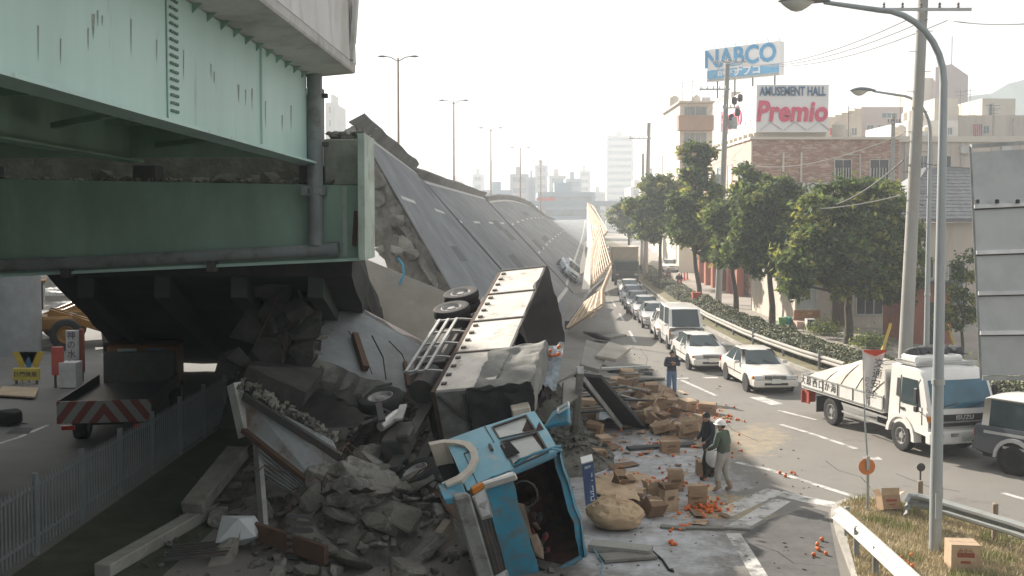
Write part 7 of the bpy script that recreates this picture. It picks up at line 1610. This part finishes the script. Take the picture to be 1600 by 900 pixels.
blk(b6, 'roof_room', xd(1463, 100), xd(1500, 100), 101, 109, zd(189, 100), zd(152, 100), CREAMB); win(b6, xd(1478, 100), xd(1484, 100), zd(210, 100), zd(200, 100), 100, WGL); win(b6, xd(1420, 100), xd(1450, 100), zd(212, 100), zd(205, 100), 100, WGL, .05, 5)
# rooftop clutter and wall fittings
rc = random.Random(44)
for root_, x0_, x1_, y_, z_ in ((be, xd(1405, D4), xd(1600, D4), D4 + 2, zd(213, D4)), (b5, xd(1500, 105), xd(1530, 105), 107, zd(180, 105)), (ah, xd(1300, D), xd(1395, D), D + 2, zd(214, D)), (b6, xd(1420, 100), xd(1460, 100), 102, zd(188, 100)), (ba, xd(1064, D3), xd(1108, D3), D3 + 2, zd(159, D3))):
    for k in range(5):
        x = rc.uniform(x0_, x1_); yy_ = y_ + rc.uniform(0, 5); ty = k % 3
        if ty == 0: m = MB(); m.lathe([(.5, 0), (.55, .1), (.55, 1.1), (.3, 1.3)], 12, Matrix.Translation((x, yy_, z_))); m.build('water_tank', CREAMB, root_, True, smooth=True)
        elif ty == 1:
            m = MB(); m.tube([(x, yy_, z_), (x, yy_, z_ + 3)], .03, 5); m.bar((x - .6, yy_, z_ + 2.8), (x + .6, yy_, z_ + 2.8), .03, .03); m.bar((x - .4, yy_, z_ + 2.4), (x + .4, yy_, z_ + 2.4), .03, .03); m.build('antenna', STEEL_D, root_, True)
        else: blk(root_, 'roof_unit', x, x + rc.uniform(.8, 1.6), yy_, yy_ + 1, z_, z_ + rc.uniform(.6, 1.2), FRM)
for px in (1412, 1455, 1500, 1548):
    m = MB(); m.tube([(xd(px, D4), D4 - .08, .2), (xd(px, D4), D4 - .08, zd(224, D4))], .06, 6); m.build('down_pipe', FRM, be, True)
for px, py in ((1422, 275), (1475, 272), (1496, 240), (1560, 240)): blk(be, 'air_conditioner', xd(px, D4), xd(px, D4) + .8, D4 - .35, D4 - .01, zd(py, D4), zd(py, D4) + .6, FRM)
# gabled tower and mid blocks
D7 = 150; g7 = thing('gabled_tower', 'tall grey-pink tower block with a pointed gable roof', 'building', (xd(1476, D7), D7, 0)); m = MB()
xa_, xb_, xm_ = xd(1457, D7), xd(1508, D7), xd(1482, D7); zt_, ze_ = zd(100, D7), zd(118, D7)
pr = [(xa_, 0), (xb_, 0), (xb_, ze_), (xm_, zt_), (xa_, ze_ + 1.2)]; m.rings([[(x, D7, z) for x, z in pr], [(x, D7 + 14, z) for x, z in pr]]); m.build('wall', PINKB, g7, True); blk(g7, 'stair_tower', xd(1444, D7), xa_ - .01, D7 + 1, D7 + 12, 0, zd(120, D7), CREAMB)
m = MB(); m.tube([(xm_, D7, zt_), (xm_, D7, zt_ + 4)], .06, 5); m.build('antenna', STEEL_D, g7, True)
D8 = 128; g8 = bthing('pink_block', 'pinkish flat block left of the leaning pole', xd(1343, D8), xd(1442, D8), D8, 142, zd(167, D8), PINKB)
for k in range(5): win(g8, xd(1352 + k*16, D8), xd(1362 + k*16, D8), zd(205, D8), zd(196, D8), D8, WGL, .08, 1)
win(g8, xd(1375, D8), xd(1398, D8), zd(184, D8), zd(177, D8), D8, WGL, .08, 2)
D9 = 120; g9 = bthing('stepped_roof_block', 'cream block with a stepped roof right of the sign box', xd(1288, D9), xd(1344, D9), D9, 134, zd(186, D9), BEIGE)
for k in range(5): blk(g9, 'roof_step', xd(1292 + k*10, D9), xd(1344, D9), D9 - .02*k - .02, 133, zd(186 - 3.2*k, D9) - .3, zd(182.5 - 3.2*k, D9), BEIGE)
for k in range(3): win(g9, xd(1294 + k*17, D9), xd(1302 + k*17, D9), zd(211, D9), zd(200, D9), D9, WGL if k else mat('red_shutter', (.52, .07, .05)), .08, 1)
# tiled house
def tilemat():
    return mat('grey_roof_tile', (.26, .26, .27), .55, .2, 4, (.19, .19, .2), .55, .12, 3)
D10 = 60; th = thing('tiled_house', 'house with a grey tiled hip roof behind the street poles', 'house', (xd(1480, D10), D10, 0))
e0, e1, ez = xd(1394, D10), xd(1540, D10), zd(347, D10); r0_, r1_, rz_ = xd(1448, 64), xd(1524, 64), zd(270, 64)
blk(th, 'wall', e0 + .5, e1 - .3, D10 + .6, 69, 0, ez - .05, BEIGE)
c = [V((e0, D10, ez)), V((e1, D10, ez)), V((r1_, 64.5, rz_)), V((r0_, 64.5, rz_))]
rf = MB().plate(c[0], c[1], c[2], c[3], .12).build('roof', tilemat(), th, True)
m = MB(); nc = 46
for k in range(nc):   # rounded tile columns, each broken into courses
    u = (k + .5)/nc; p0, p1 = c[0].lerp(c[1], u), c[3].lerp(c[2], u); nr = 14
    for j in range(nr):
        a_, b__ = p0.lerp(p1, j/nr), p0.lerp(p1, (j+1)/nr + .01); m.bar(a_ + V((0, -.03, .19)), b__ + V((0, -.03, .15)), .15, .05)
stuff(m.build('tile_courses', tilemat(), rf, True))
m = MB(); m.plate(V((e0, 69, ez)), c[0], c[3], V((r0_, 65.5, rz_)), .12); m.build('hip_face', tilemat(), th, True)
m = MB(); m.bar(c[0] + Z*.2, c[3] + Z*.2, .28, .25); m.build('hip_ridge', tilemat(), th, True); m = MB(); m.bar(c[3] + Z*.2, c[2] + Z*.2, .3, .3); m.build('top_ridge', tilemat(), th, True); m = MB(); m.bar(c[1] + Z*.2, c[2] + Z*.2, .28, .25); m.build('hip_ridge', tilemat(), th, True)
win(th, xd(1440, D10), xd(1465, D10), 2.4, 3.8, D10 + .6, DGL, .06, 1); win(th, xd(1490, D10), xd(1512, D10), 1.0, 3.6, D10 + .6, WGL, .06, 1)
# low shop with white window and brick planter
D11 = 57.5; ls = bthing('low_shop', 'low shop with a white paned window above a brick planter', xd(1243, D11), xd(1440, D11), D11, 68, 4.6, BEIGE)
win(ls, xd(1246, D11), xd(1276, D11), 1.2, 3.2, D11, mat('bright_glass', (.45, .5, .5), .15, .2, 1), .1, 3)
pln = blk(ls, 'brick_planter', xd(1240, D11), xd(1284, D11), D11 - .9, D11, .12, .55, PINKT)
for j in range(3):
    for k in range(8): blk(pln, 'brick', xd(1240, D11) - .02 + k*.2 + (.1 if j % 2 else 0), xd(1240, D11) + .16 + k*.2 + (.1 if j % 2 else 0), D11 - .93, D11 - .9, .16 + j*.13, .27 + j*.13, mat('orange_brick', (.42, .19, .09), .85, .2, 3)) if False else None
for j in range(6):
    m = MB(); m.box((xd(1262, D11), D11 - .04, .62 + j*.09), (1.5, .06, .075)); m.build('brick_course', mat('orange_brick', (.42, .19, .09), .85, .2, 3), ls, True)
blk(ls, 'door', xd(1302, D11), xd(1322, D11), D11 - .03, D11 + .1, .15, 2.4, mat('dark_wood_door', (.12, .07, .045), .7)); blk(ls, 'awning', xd(1240, D11), xd(1345, D11), D11 - 1.1, D11, 3.5, 3.7, mat('awning_green', (.10, .14, .10), .8))
win(ls, xd(1340, D11), xd(1380, D11), .9, 2.6, D11, DGL, .07, 2); acu = blk(ls, 'air_conditioner', xd(1251, D11), xd(1264, D11), D11 - 1.5, D11 - 1.0, .15, .75, FRM); blk(acu, 'grille', xd(1252, D11), xd(1260, D11), D11 - 1.52, D11 - 1.5, .2, .7, DGL)
# row further down the street, mostly behind the trees
for k, (y, w_, h_, mt_, lb) in enumerate(((126, 10, 8, PINKB, 'pinkish shop house past the balcony block'), (142, 12, 11, CREAMB, 'cream block behind the leftmost tree'), (160, 16, 9, BEIGE, 'beige low block far down the street'), (185, 16, 13, PINKB, 'hazy pink block at the far end of the street'))):
    xo = 19 + .06*(y - 100) + .5*k; rr_ = bthing('street_building', lb, xo, xo + w_, y, y + 13, h_, mt_)
    for j in range(3): win(rr_, xo + 1 + j*2.6, xo + 2.6 + j*2.6, h_*.55, h_*.8, y, WGL, .08, 1)
    for j in range(3): win(rr_, y + 1 + j*3.5, y + 3 + j*3.5, h_*.55, h_*.8, xo, WGL, .08, 1, side=True)
# motorcyclists on the far pavement
def rider(label, g, rz, c1):
    t = thing('motorcycle', label, 'motorcycle', g, rz)
    for y in (.62, -.62):
        m = MB(); M_ = Matrix.Translation((0, y, .3)) @ Matrix.Rotation(R(90), 4, 'Y'); tyre(m, .3, .12, 16, M_); w_ = m.build('wheel', BLACK, t, smooth=True); m = MB(); rim(m, .3, .1, 12, M_); m.build('rim', ALLOY, w_)
    m = MB(); m.box((0, -.15, .55), (.3, .9, .25)); m.box((0, .35, .75), (.4, .2, .5)); m.build('body', mat('scooter_red', (.35, .05, .04), .4), t, bevel=.05); m = MB(); m.tube([(-.33, .4, 1.05), (0, .45, 1.0), (.33, .4, 1.05)], .02, 6); m.build('handlebar', STEEL_D, t)
    m = MB(); m.lathe([(.001, .05), (.08, .03), (.09, 0)], 12, Matrix.Translation((0, .48, .85)) @ Matrix.Rotation(R(-90), 4, 'X')); m.build('headlamp', LENS, t)
    pz = pose(1.68, pelvis=(0, .15, .78, (.16, .12)), waist=(0, .12, .95), chest=(0, .02, 1.18, (.19, .14)), neck=(0, -.02, 1.33), head0=(0, -.03, 1.38), head1=(0, -.05, 1.5), shl=(.19, .02, 1.26), shr=(-.19, .02, 1.26), ell=(.27, -.15, 1.08), wrl=(.28, -.38, 1.03), hal=(.28, -.44, 1.03), elr=(-.27, -.15, 1.08), wrr=(-.28, -.38, 1.03), har=(-.28, -.44, 1.03), hil=(.12, .1, .74), hir=(-.12, .1, .74), knl=(.22, -.25, .62), knr=(-.22, -.25, .62), anl=(.2, -.12, .28), anr=(-.2, -.12, .28), tol=(.2, -.27, .25), tor=(-.2, -.27, .25))
    person(label.replace('motorcycle', 'helmeted person riding the motorcycle', 1) if False else 'helmeted person in dark clothes riding the ' + label.split(' ')[0] + ' motorcycle', g, rz + math.pi, pz, (c1, BLKT, BLKT, SHOE, 'helmet'))
rider('nearer motorcycle on the far pavement beside the trees', G(1061, 455, .15), math.pi - .1, BLKJ); rider('farther motorcycle on the far pavement behind the first', G(1044, 443, .15), math.pi - .1, GRYT)
m = MB(); g = G(1070, 440, .15)
for k in range(4): m.lathe([(.18, 0), (.16, .5), (.03, .55)], 10, Matrix.Translation(g + V((.3*k - .4, .5*k, .0)))); 
for k in range(4):
    m = MB(); m.lathe([(.17, 0), (.17, .04), (.1, .08), (.06, .7), (.001, .75)], 12, Matrix.Translation(g + V((.45*k - .6, 1.0*k, 0)))); tag(m.build('traffic_cone', mat('cone_red', (.55, .06, .04), .6), origin=base_of(m)), 'red cone standing on the far pavement near the motorcycles', 'cone', 'red cones on the pavement')
g = G(1088, 480, .14); po = thing('post_box', 'small red box standing at the hedge end by the white van', 'box', g); blk(po, 'body', g.x - .28, g.x + .28, g.y - .2, g.y + .2, .14, 1.1, mat('box_red', (.45, .09, .05), .6)); blk(po, 'cap', g.x - .31, g.x + .31, g.y - .23, g.y + .23, 1.1, 1.17, mat('box_red', (.45, .09, .05)))
# yellow guy-wire covers and red drums beneath the leaning pole
for k, (pa, pb_) in enumerate((((1375, 560), (1392, 505)), ((1492, 545), (1478, 500)))): 
    a_ = G(*pa, .15); b__ = P(pb_[0], pb_[1], a_.y + .3); m = MB(); m.tube([a_, b__], .07, 8); solo(m, 'guy_wire_cover', mat('guard_yellow', (.55, .38, .06), .6), ['yellow guy-wire cover left of the leaning pole', 'yellow guy-wire cover right of the leaning pole'][k], 'wire guard')
b10 = bthing('red_brown_shed', 'red-brown shed wall behind the truck roof', xd(1428, 50), xd(1490, 50), 50, 54, 3.1, mat('shed_red', (.30, .12, .08), .85, .2, 1)); blk(b10, 'door', xd(1450, 50), xd(1465, 50), 49.95, 50.05, .15, 2.2, DGL); blk(b10, 'roof', xd(1425, 50), xd(1493, 50), 49.7, 54.2, 3.1, 3.25, STEEL_D)
g = G(1222, 512, .14); m = MB(); 
for k in range(3): m = MB(); m.chunk(g + V((.25*k, .2*k, .3)), (.45, .4, .6), random.Random(k + 4), None, 16); solo(m, 'rubbish_bag', mat('teal_bag' if k else 'green_bag', (.05, .30, .24) if k else (.12, .35, .10), .5), ['bright green', 'front teal', 'rear teal'][k] + ' rubbish bag beside the forked tree trunk', 'bag', smooth=True)

# ================================================================ FAR CITY, HILLS
FAR = [mat('far_grey', (.34, .34, .34), .9, .05, .05), mat('far_cream', (.45, .42, .38), .9, .05, .05), mat('far_blue', (.27, .33, .37), .9, .05, .05), mat('far_pale', (.52, .50, .47), .9, .05, .05)]
def far(label, pxa, pxb, pyt, d, mt, depth=20, name='distant_building', nf=0):
    root = thing(name, label, 'building', (xd((pxa + pxb)/2, d), d, 0), group='hazy buildings on the skyline'); x0, x1, z1 = xd(pxa, d), xd(pxb, d), zd(pyt, d)
    blk(root, 'wall', x0, x1, d, d + depth, 0, z1, mt); blk(root, 'roof_box', x0 + (x1-x0)*.3, x0 + (x1-x0)*.6, d + 4, d + 12, z1, z1 + 2.5, mt)
    for k in range(nf):
        zz = z1 - 2.6 - k*3.4
        if zz > 3: blk(root, 'window_band', x0 + 1, x1 - 1, d - .08, d - .01, zz, zz + 1.5, WGL)
    return root
far('tall pale tower fading in the haze left of the poles', 947, 989, 212, 520, FAR[3], 16, 'distant_tower', 12)
fb = [(797, 826, 272, 330, 0, 'grey block beneath the third twin lamp'), (826, 836, 277, 340, 2, 'narrow block beside the grey one'), (836, 856, 258, 420, 0, 'block with a round rooftop tank'), (858, 884, 274, 380, 1, 'pale block right of the tank block'), (884, 908, 279, 360, 2, 'blue-grey stepped block'), (905, 922, 266, 480, 3, 'pale tall block left of the tower'), (738, 755, 272, 420, 3, 'faint block between the second and third lamp'), (755, 800, 297, 300, 2, 'long low roof behind the deck hump'), (925, 946, 300, 460, 1, 'low block at the foot of the tower'),
      (1034, 1048, 243, 330, 1, 'pale narrow block above the distant pole'), (1010, 1030, 275, 300, 3, 'pale block behind the distant poles'), (700, 722, 282, 480, 3, 'faintest block beside the second lamp'), (510, 524, 160, 260, 3, 'pale block corner behind the drain pipe'), (840, 930, 300, 260, 2, 'long blue-grey shed across the end of the road'), (985, 1010, 292, 340, 3, 'pale block right of the tower'), (1048, 1062, 280, 260, 0, 'grey block left of the balcony block')]
for a in fb: far('hazy ' + a[5], a[0], a[1], a[2], a[3], FAR[a[4]], 18, nf=6)
# footbridge / gantry far along the road
fb_ = thing('footbridge', 'hazy footbridge crossing the road beyond the far deck', 'footbridge', (16, 230, 0))
blk(fb_, 'deck', xd(760, 230), xd(990, 230), 230, 232.5, zd(322, 230), zd(314, 230), FAR[2])
for px in (775, 850, 935, 985): blk(fb_, 'pier', xd(px, 230) - .4, xd(px, 230) + .4, 230.5, 232, 0, zd(322, 230), FAR[0])
blk(fb_, 'sign_board', xd(946, 230), xd(976, 230), 229.7, 229.9, zd(338, 230), zd(317, 230), FAR[0]); blk(fb_, 'lower_sign_board', xd(958, 230), xd(976, 230), 229.7, 229.9, zd(354, 230), zd(340, 230), mat('sign_tan', (.40, .30, .2), .8)); blk(fb_, 'red_strip', xd(838, 230), xd(868, 230), 229.85, 229.98, zd(313.5, 230), zd(309, 230), mat('strip_red', (.5, .12, .1), .8))
def hill(label, d, prof, mt):
    m = MB(); rs = []
    for i in range(len(prof) - 1):
        for k in range(6):
            f_ = k/6; px = prof[i][0] + (prof[i+1][0] - prof[i][0])*f_; py = prof[i][1] + (prof[i+1][1] - prof[i][1])*f_; x = xd(px, d); z_ = zd(py, d) + 3*mnoise.noise(V((x*.03, 0, d))); rs.append([(x, d - z_*1.6, -.5), (x, d - z_*.6, z_*.6), (x, d, z_), (x, d + z_*1.5, -.5)])
    m.rings(rs, cap=False, closed=False); return struct(m.build('hill', mt, smooth=True))
HILL = mat('hill_woods', (.075, .11, .09), .95, .25, .02, bump=.3, bscale=.05)
hill('', 1100, [(600, 325), (680, 300), (745, 262), (775, 248), (808, 242), (840, 258), (880, 288), (925, 268), (945, 258), (990, 275), (1060, 300), (1130, 325)], HILL)
hill('', 450, [(1380, 300), (1450, 220), (1510, 150), (1545, 142), (1570, 126), (1600, 120), (1660, 100), (1760, 120), (1900, 220)], HILL)

# ================================================================ LEFT SIDE: FENCE, TRUCK, ROADSIDE CLUTTER
fc = thing('picket_fence', 'long grey picket fence along the dark verge under the viaduct', 'fence', (-8.9, 22, 0))
FM = mat('fence_grey', (.20, .225, .225), .6, .15, 2); fx_ = lambda y: -9.15 + .012*(y - 14)
for y in [15.2 + 2.05*k for k in range(9)]:
    m = MB(); m.box((fx_(y), y, .79), (.09, .09, 1.58)); m.build('post', FM, fc, True)
for z_ in (.35, 1.32):
    m = MB(); m.bar((fx_(13), 13, z_), (fx_(32), 32, z_), .04, .05); m.build('rail', FM, fc, True)
me_ = None
for k in range(124):
    y = 14.2 + k*.14
    if me_ is None:
        m = MB(); m.box((0, 0, .76), (.022, .035, 1.28)); m.add([(-.011, -.0175, 1.4), (.011, -.0175, 1.4), (.011, .0175, 1.4), (-.011, .0175, 1.4), (0, 0, 1.5)], [(0, 1, 4), (1, 2, 4), (2, 3, 4), (3, 0, 4)]); o = m.build('picket', FM, fc); me_ = o.data
    else: o = bpy.data.objects.new('picket', me_); col.objects.link(o); o.parent = fc
    o.location = V((fx_(y) + .03, y, 0)) - V(fc.location)
# works truck seen from behind, striped tailgate
def stripes():
    m = bpy.data.materials.new('red_white_chevrons'); m.use_nodes = True; n = m.node_tree; b = n.nodes['Principled BSDF']; K = n.links.new; b.inputs['Roughness'].default_value = .6
    t = n.nodes.new('ShaderNodeTexCoord'); s_ = n.nodes.new('ShaderNodeSeparateXYZ'); K(t.outputs['Object'], s_.inputs[0])
    def mt_(op, a, c=None):
        r = n.nodes.new('ShaderNodeMath'); r.operation = op
        for i, q in enumerate((a, c)):
            if q is None: continue
            if isinstance(q, (int, float)): r.inputs[i].default_value = q
            else: K(q, r.inputs[i])
        return r.outputs[0]
    v = mt_('GREATER_THAN', mt_('FRACT', mt_('MULTIPLY', mt_('ADD', mt_('ABSOLUTE', s_.outputs['X']), mt_('MULTIPLY', s_.outputs['Z'], .75)), 2.1)), .5)
    x = n.nodes.new('ShaderNodeMix'); x.data_type = 'RGBA'; K(v, x.inputs[0]); x.inputs[6].default_value = (.25, .25, .235, 1); x.inputs[7].default_value = (.18, .04, .03, 1); K(x.outputs[2], b.inputs['Base Color']); return m
wt = thing('works_truck', 'dark works truck with a red and white striped tailgate under the viaduct', 'truck', (-11.35, 28.3, 0), .16)
m = MB(); m.box((0, 0, 1.02), (2.5, .06, .62)); m.build('striped_tailgate', stripes(), wt)
DKT = mat('dark_truck_paint', (.05, .05, .05), .6, .2, 2); m = MB(); m.box((0, 2.4, 1.0), (2.4, 4.7, .14)); m.build('bed', DKT, wt)
for sg in (1, -1):
    m = MB(); m.box((sg*1.22, 2.4, 1.2), (.05, 4.7, .3)); m.build('side_gate', DKT, wt); carwheel(wt, sg*.9, 1.3, .45, .4, sg, RIM); carwheel(wt, sg*.95, 6.2, .45, .25, sg, RIM)
    m = MB(); m.box((sg*.95, -.04, .6), (.35, .05, .12)); m.build('tail_light', REDL, wt)
m = MB(); m.box((0, 3.4, .72), (.9, 6.4, .22)); m.build('chassis', DARK, wt)
m = MB(); m.box((0, 6.1, 1.45), (2.2, 1.6, 1.5)); cbx = m.build('cab', mat('works_orange', (.20, .085, .03), .5), wt, bevel=.08)
m = MB(); m.box((-.45, 5.285, 1.85), (.6, .02, .5)); m.build('rear_window', mat('bright_glass', (.45, .5, .5)), cbx); m = MB(); m.box((.45, 5.285, 1.85), (.6, .02, .5)); m.build('rear_window', WGL, cbx)
m = MB(); m.box((0, 4.9, 1.55), (2.2, .08, 1.0)); m.f = m.f; m.build('head_board', STEEL_D, wt); m = MB(); m.box((-1.4, 6.6, 1.9), (.16, .1, .5)); m.build('wing_mirror', TRIM, wt)
# concrete column, signs, loaders
m = MB(); q = P(8, 540, 47); m.rings([[V((q.x + 1.15*math.cos(a*math.pi/9), 48 + 1.15*math.sin(a*math.pi/9), z_)) for a in range(18)] for z_ in (-.05, 2, 4, 5.5)]); solo(m, 'viaduct_column', mat('column_grey', (.30, .32, .33), .9, .15, 1, (.22, .23, .23), .55, .15, .8), 'grey round concrete viaduct column at the far left', 'column', smooth=True)
YEL = mat('machine_yellow', (.27, .14, .035), .55, .2, 1, (.16, .09, .04), .58, .12, 1.5)
def loader(label, px, py, rz, s_=1.0):
    g = G(px, py); t = thing('wheel_loader', label, 'wheel loader', g, rz, 'yellow loaders on the side road'); t.scale = (s_, s_, s_)
    m = MB(); m.box((0, -1.6, 1.5), (2.0, 2.4, 1.1)); m.box((0, .6, 1.25), (1.6, 2.0, .7)); m.build('body', YEL, t, bevel=.12)
    m = MB(); m.box((0, -.4, 2.6), (1.5, 1.4, 1.3)); cb_ = m.build('cab', DGL, t, bevel=.06); m = MB(); m.box((0, -.4, 3.3), (1.7, 1.6, .12)); m.build('cab_roof', YEL, cb_)
    for sx_ in (1, -1):
        for y in (1.3, -1.7):
            m = MB(); M_ = Matrix.Translation((sx_*1.05, y, .75)) @ Matrix.Rotation(R(90)*sx_, 4, 'Y'); tyre(m, .75, .5, 20, M_); w_ = m.build('wheel', BLACK, t, smooth=True); m = MB(); rim(m, .75, .5, 14, M_); m.build('rim', YEL, w_)
        m = MB(); m.bar((sx_*.5, .5, 1.8), (sx_*.5, 3.0, .9), .18, .35); m.build('lift_arm', YEL, t)
    m = MB(); m.rings([[(x, 2.8, 1.3), (x, 2.9, .3), (x, 3.9, .12), (x, 3.95, .2), (x, 3.1, .5), (x, 2.95, 1.35)] for x in (-1.35, 1.35)]); m.build('bucket', STEEL_D, t); return t
loader('yellow loader beside the grey column', 60, 545, -1.2); loader('yellow loader farther back near the bright gap', 140, 528, 2.3)
def signbox(label, px0, px1, pyt, pyb, pyg, mt, txt, tmt, legs=True, thick=.2, tcol=None, name='shop_sign', size=None, vertical=False):
    g = G((px0 + px1)/2, pyg); d = g.y; root = thing(name, label, 'sign', g); x0, x1, z0, z1 = xd(px0, d), xd(px1, d), zd(pyb, d), zd(pyt, d)
    m = MB(); m.box(((x0+x1)/2, d, (z0+z1)/2), (x1-x0, thick, z1-z0)); bo = m.build('board', mt, root, True, bevel=.015)
    if legs:
        for x in (x0 + .1, x1 - .1): m = MB(); m.box((x, d, z0/2), (.07, .07, z0)); m.build('leg', STEEL_D, root, True)
    n_ = len(txt)
    for k, chh in enumerate(txt):
        if vertical: pos = V(((x0+x1)/2, d - thick/2 - .01, z1 - (z1-z0)*(k+.6)/(n_+.2))); s_ = min((z1-z0)/(n_+.4), (x1-x0)*.9)
        else: pos = V((x0 + (x1-x0)*(k+.6)/(n_+.2), d - thick/2 - .01, (z0+z1)/2)); s_ = min((x1-x0)/(n_+.4), (z1-z0)*.9)
        text('lettering', chh, tmt, bo, Matrix.Translation(pos - V(g)) @ Matrix.Rotation(R(90), 4, 'X'), s_, .004)
    return root
signbox('yellow signboard with dark kanji near the grey column', 17, 57, 575, 594, 600, mat('sign_yellow', (.48, .40, .08), .6), '日門焼屋', kb); signbox('red and white upright signboard left of the tall kanji sign', 78, 95, 542, 586, 606, mat('sign_red_dull', (.42, .09, .07), .6), '', kb); 
s2 = signbox('tall pale upright sign with vertical kanji', 101, 119, 516, 562, 598, mat('sign_pale', (.42, .44, .45), .6), '神の水', kb, vertical=True); signbox('red-brown upright panel beside the tall kanji sign', 121, 128, 514, 582, 596, mat('panel_rust', (.22, .07, .05), .7), '', kb); signbox('white vending cabinet below the tall kanji sign', 93, 120, 565, 604, 605, mat('cabinet_white', (.50, .51, .51), .6), '', kb, False, .6, name='cabinet')
for k in range(3):
    g = G(20 + k*11, 598); m = MB(); m.add([g + V(q_) for q_ in ((0, 0, 1.2), (.7, 0, 1.2), (.35, 0, .45))] + [g + V(q_) for q_ in ((0, .03, 1.2), (.7, .03, 1.2), (.35, .03, .45))], [(0, 1, 2), (5, 4, 3), (0, 3, 4, 1), (1, 4, 5, 2), (2, 5, 3, 0)]); m.box(g + V((.35, .05, .6)), (.04, .04, 1.2)); solo(m, 'pennant_board', [mat('penn_yellow', (.45, .33, .05), .7), mat('penn_blue', (.05, .15, .25), .7)][k % 2], ['left', 'middle', 'right'][k] + ' of three small pointed boards above the yellow signboard', 'pennant')
m = MB(); m.plate(G(-10, 618, .08), G(55, 622, .08), G(60, 608, .1), G(5, 605, .1), .05); solo(m, 'plywood_sheet', mat('ply', (.36, .29, .2), .85, .15, 1.5), 'plywood sheet lying on the side road below the yellow sign', 'plywood')
m = MB(); m.chunk(G(10, 652, .25), (1.2, .6, .5), random.Random(5), None, 18); solo(m, 'suitcase', DARK, 'dark case standing on the side road at the left edge', 'case', bevel=.03)
m = MB(); g = G(27, 672); m.quad(G(8, 678, .004), G(45, 678, .004), G(52, 668, .004), G(22, 668, .004)); struct(m.build('road_patch', mat('dark_patch', (.06, .062, .062), .9)))
struct(stripe([(-30, 702), (30, 683), (75, 664)], .14, .002))
wb_ = bthing('white_shed', 'pale low shed far behind the yellow loaders', xd(33, 78), xd(110, 78), 78, 86, zd(468, 78) + .3, mat('shed_pale', (.50, .47, .42), .85, .1, .4)); win(wb_, xd(45, 78), xd(60, 78), .6, 1.9, 78, WGL); blk(wb_, 'roof', xd(30, 78), xd(113, 78), 77.6, 86.4, zd(468, 78) + .3, zd(464, 78) + .35, STEEL)
make_tree('dark tree behind the pale shed under the viaduct', V((xd(50, 84) - 2, 88, 0)), 8, [(0, 0, 5, 3, 2.2), (3, 0, 6, 3, 2.2), (-3, 0, 6.5, 3, 2.4), (6, 0, 4.5, 2.4, 1.8)], .25, .2, 5000, 71, .26, .2, 'trees beyond the side road'); make_tree('dark tree at the left end of the side road', V((-46, 84, 0)), 8, [(0, 0, 5, 3, 2.4), (3, 0, 7, 3, 2.2), (-3, 0, 6, 3, 2.4)], .25, .2, 4000, 72, .26, .2, 'trees beyond the side road')
bthing('side_street_building', 'grey building standing across the side road behind the trees', -85, -30, 105, 120, 12, BEIGE); bthing('added_shade_block', 'added unseen grey block along the left of the side road, casting shade', -50, -37, -20, 70, 37, FAR[0])  # tall block out of view, added to shade verge, cab and rubble
# ================================================================ HAZE
m = MB(); m.box((0, 900, 49.5), (3600, 2100, 101)); hz = m.build('haze', mat('x', (1, 1, 1))); hm = bpy.data.materials.new('haze_air'); hm.use_nodes = True; n = hm.node_tree; n.nodes.clear(); ov = n.nodes.new('ShaderNodeOutputMaterial'); pv = n.nodes.new('ShaderNodeVolumePrincipled'); pv.inputs['Color'].default_value = (.86, .93, 1.0, 1); pv.inputs['Density'].default_value = .0012; pv.inputs['Anisotropy'].default_value = .25; n.links.new(pv.outputs[0], ov.inputs['Volume'])
hz.data.materials.clear(); hz.data.materials.append(hm); stuff(hz); hz['label'] = 'pale morning haze filling the air over the whole street'; hz['category'] = 'haze'
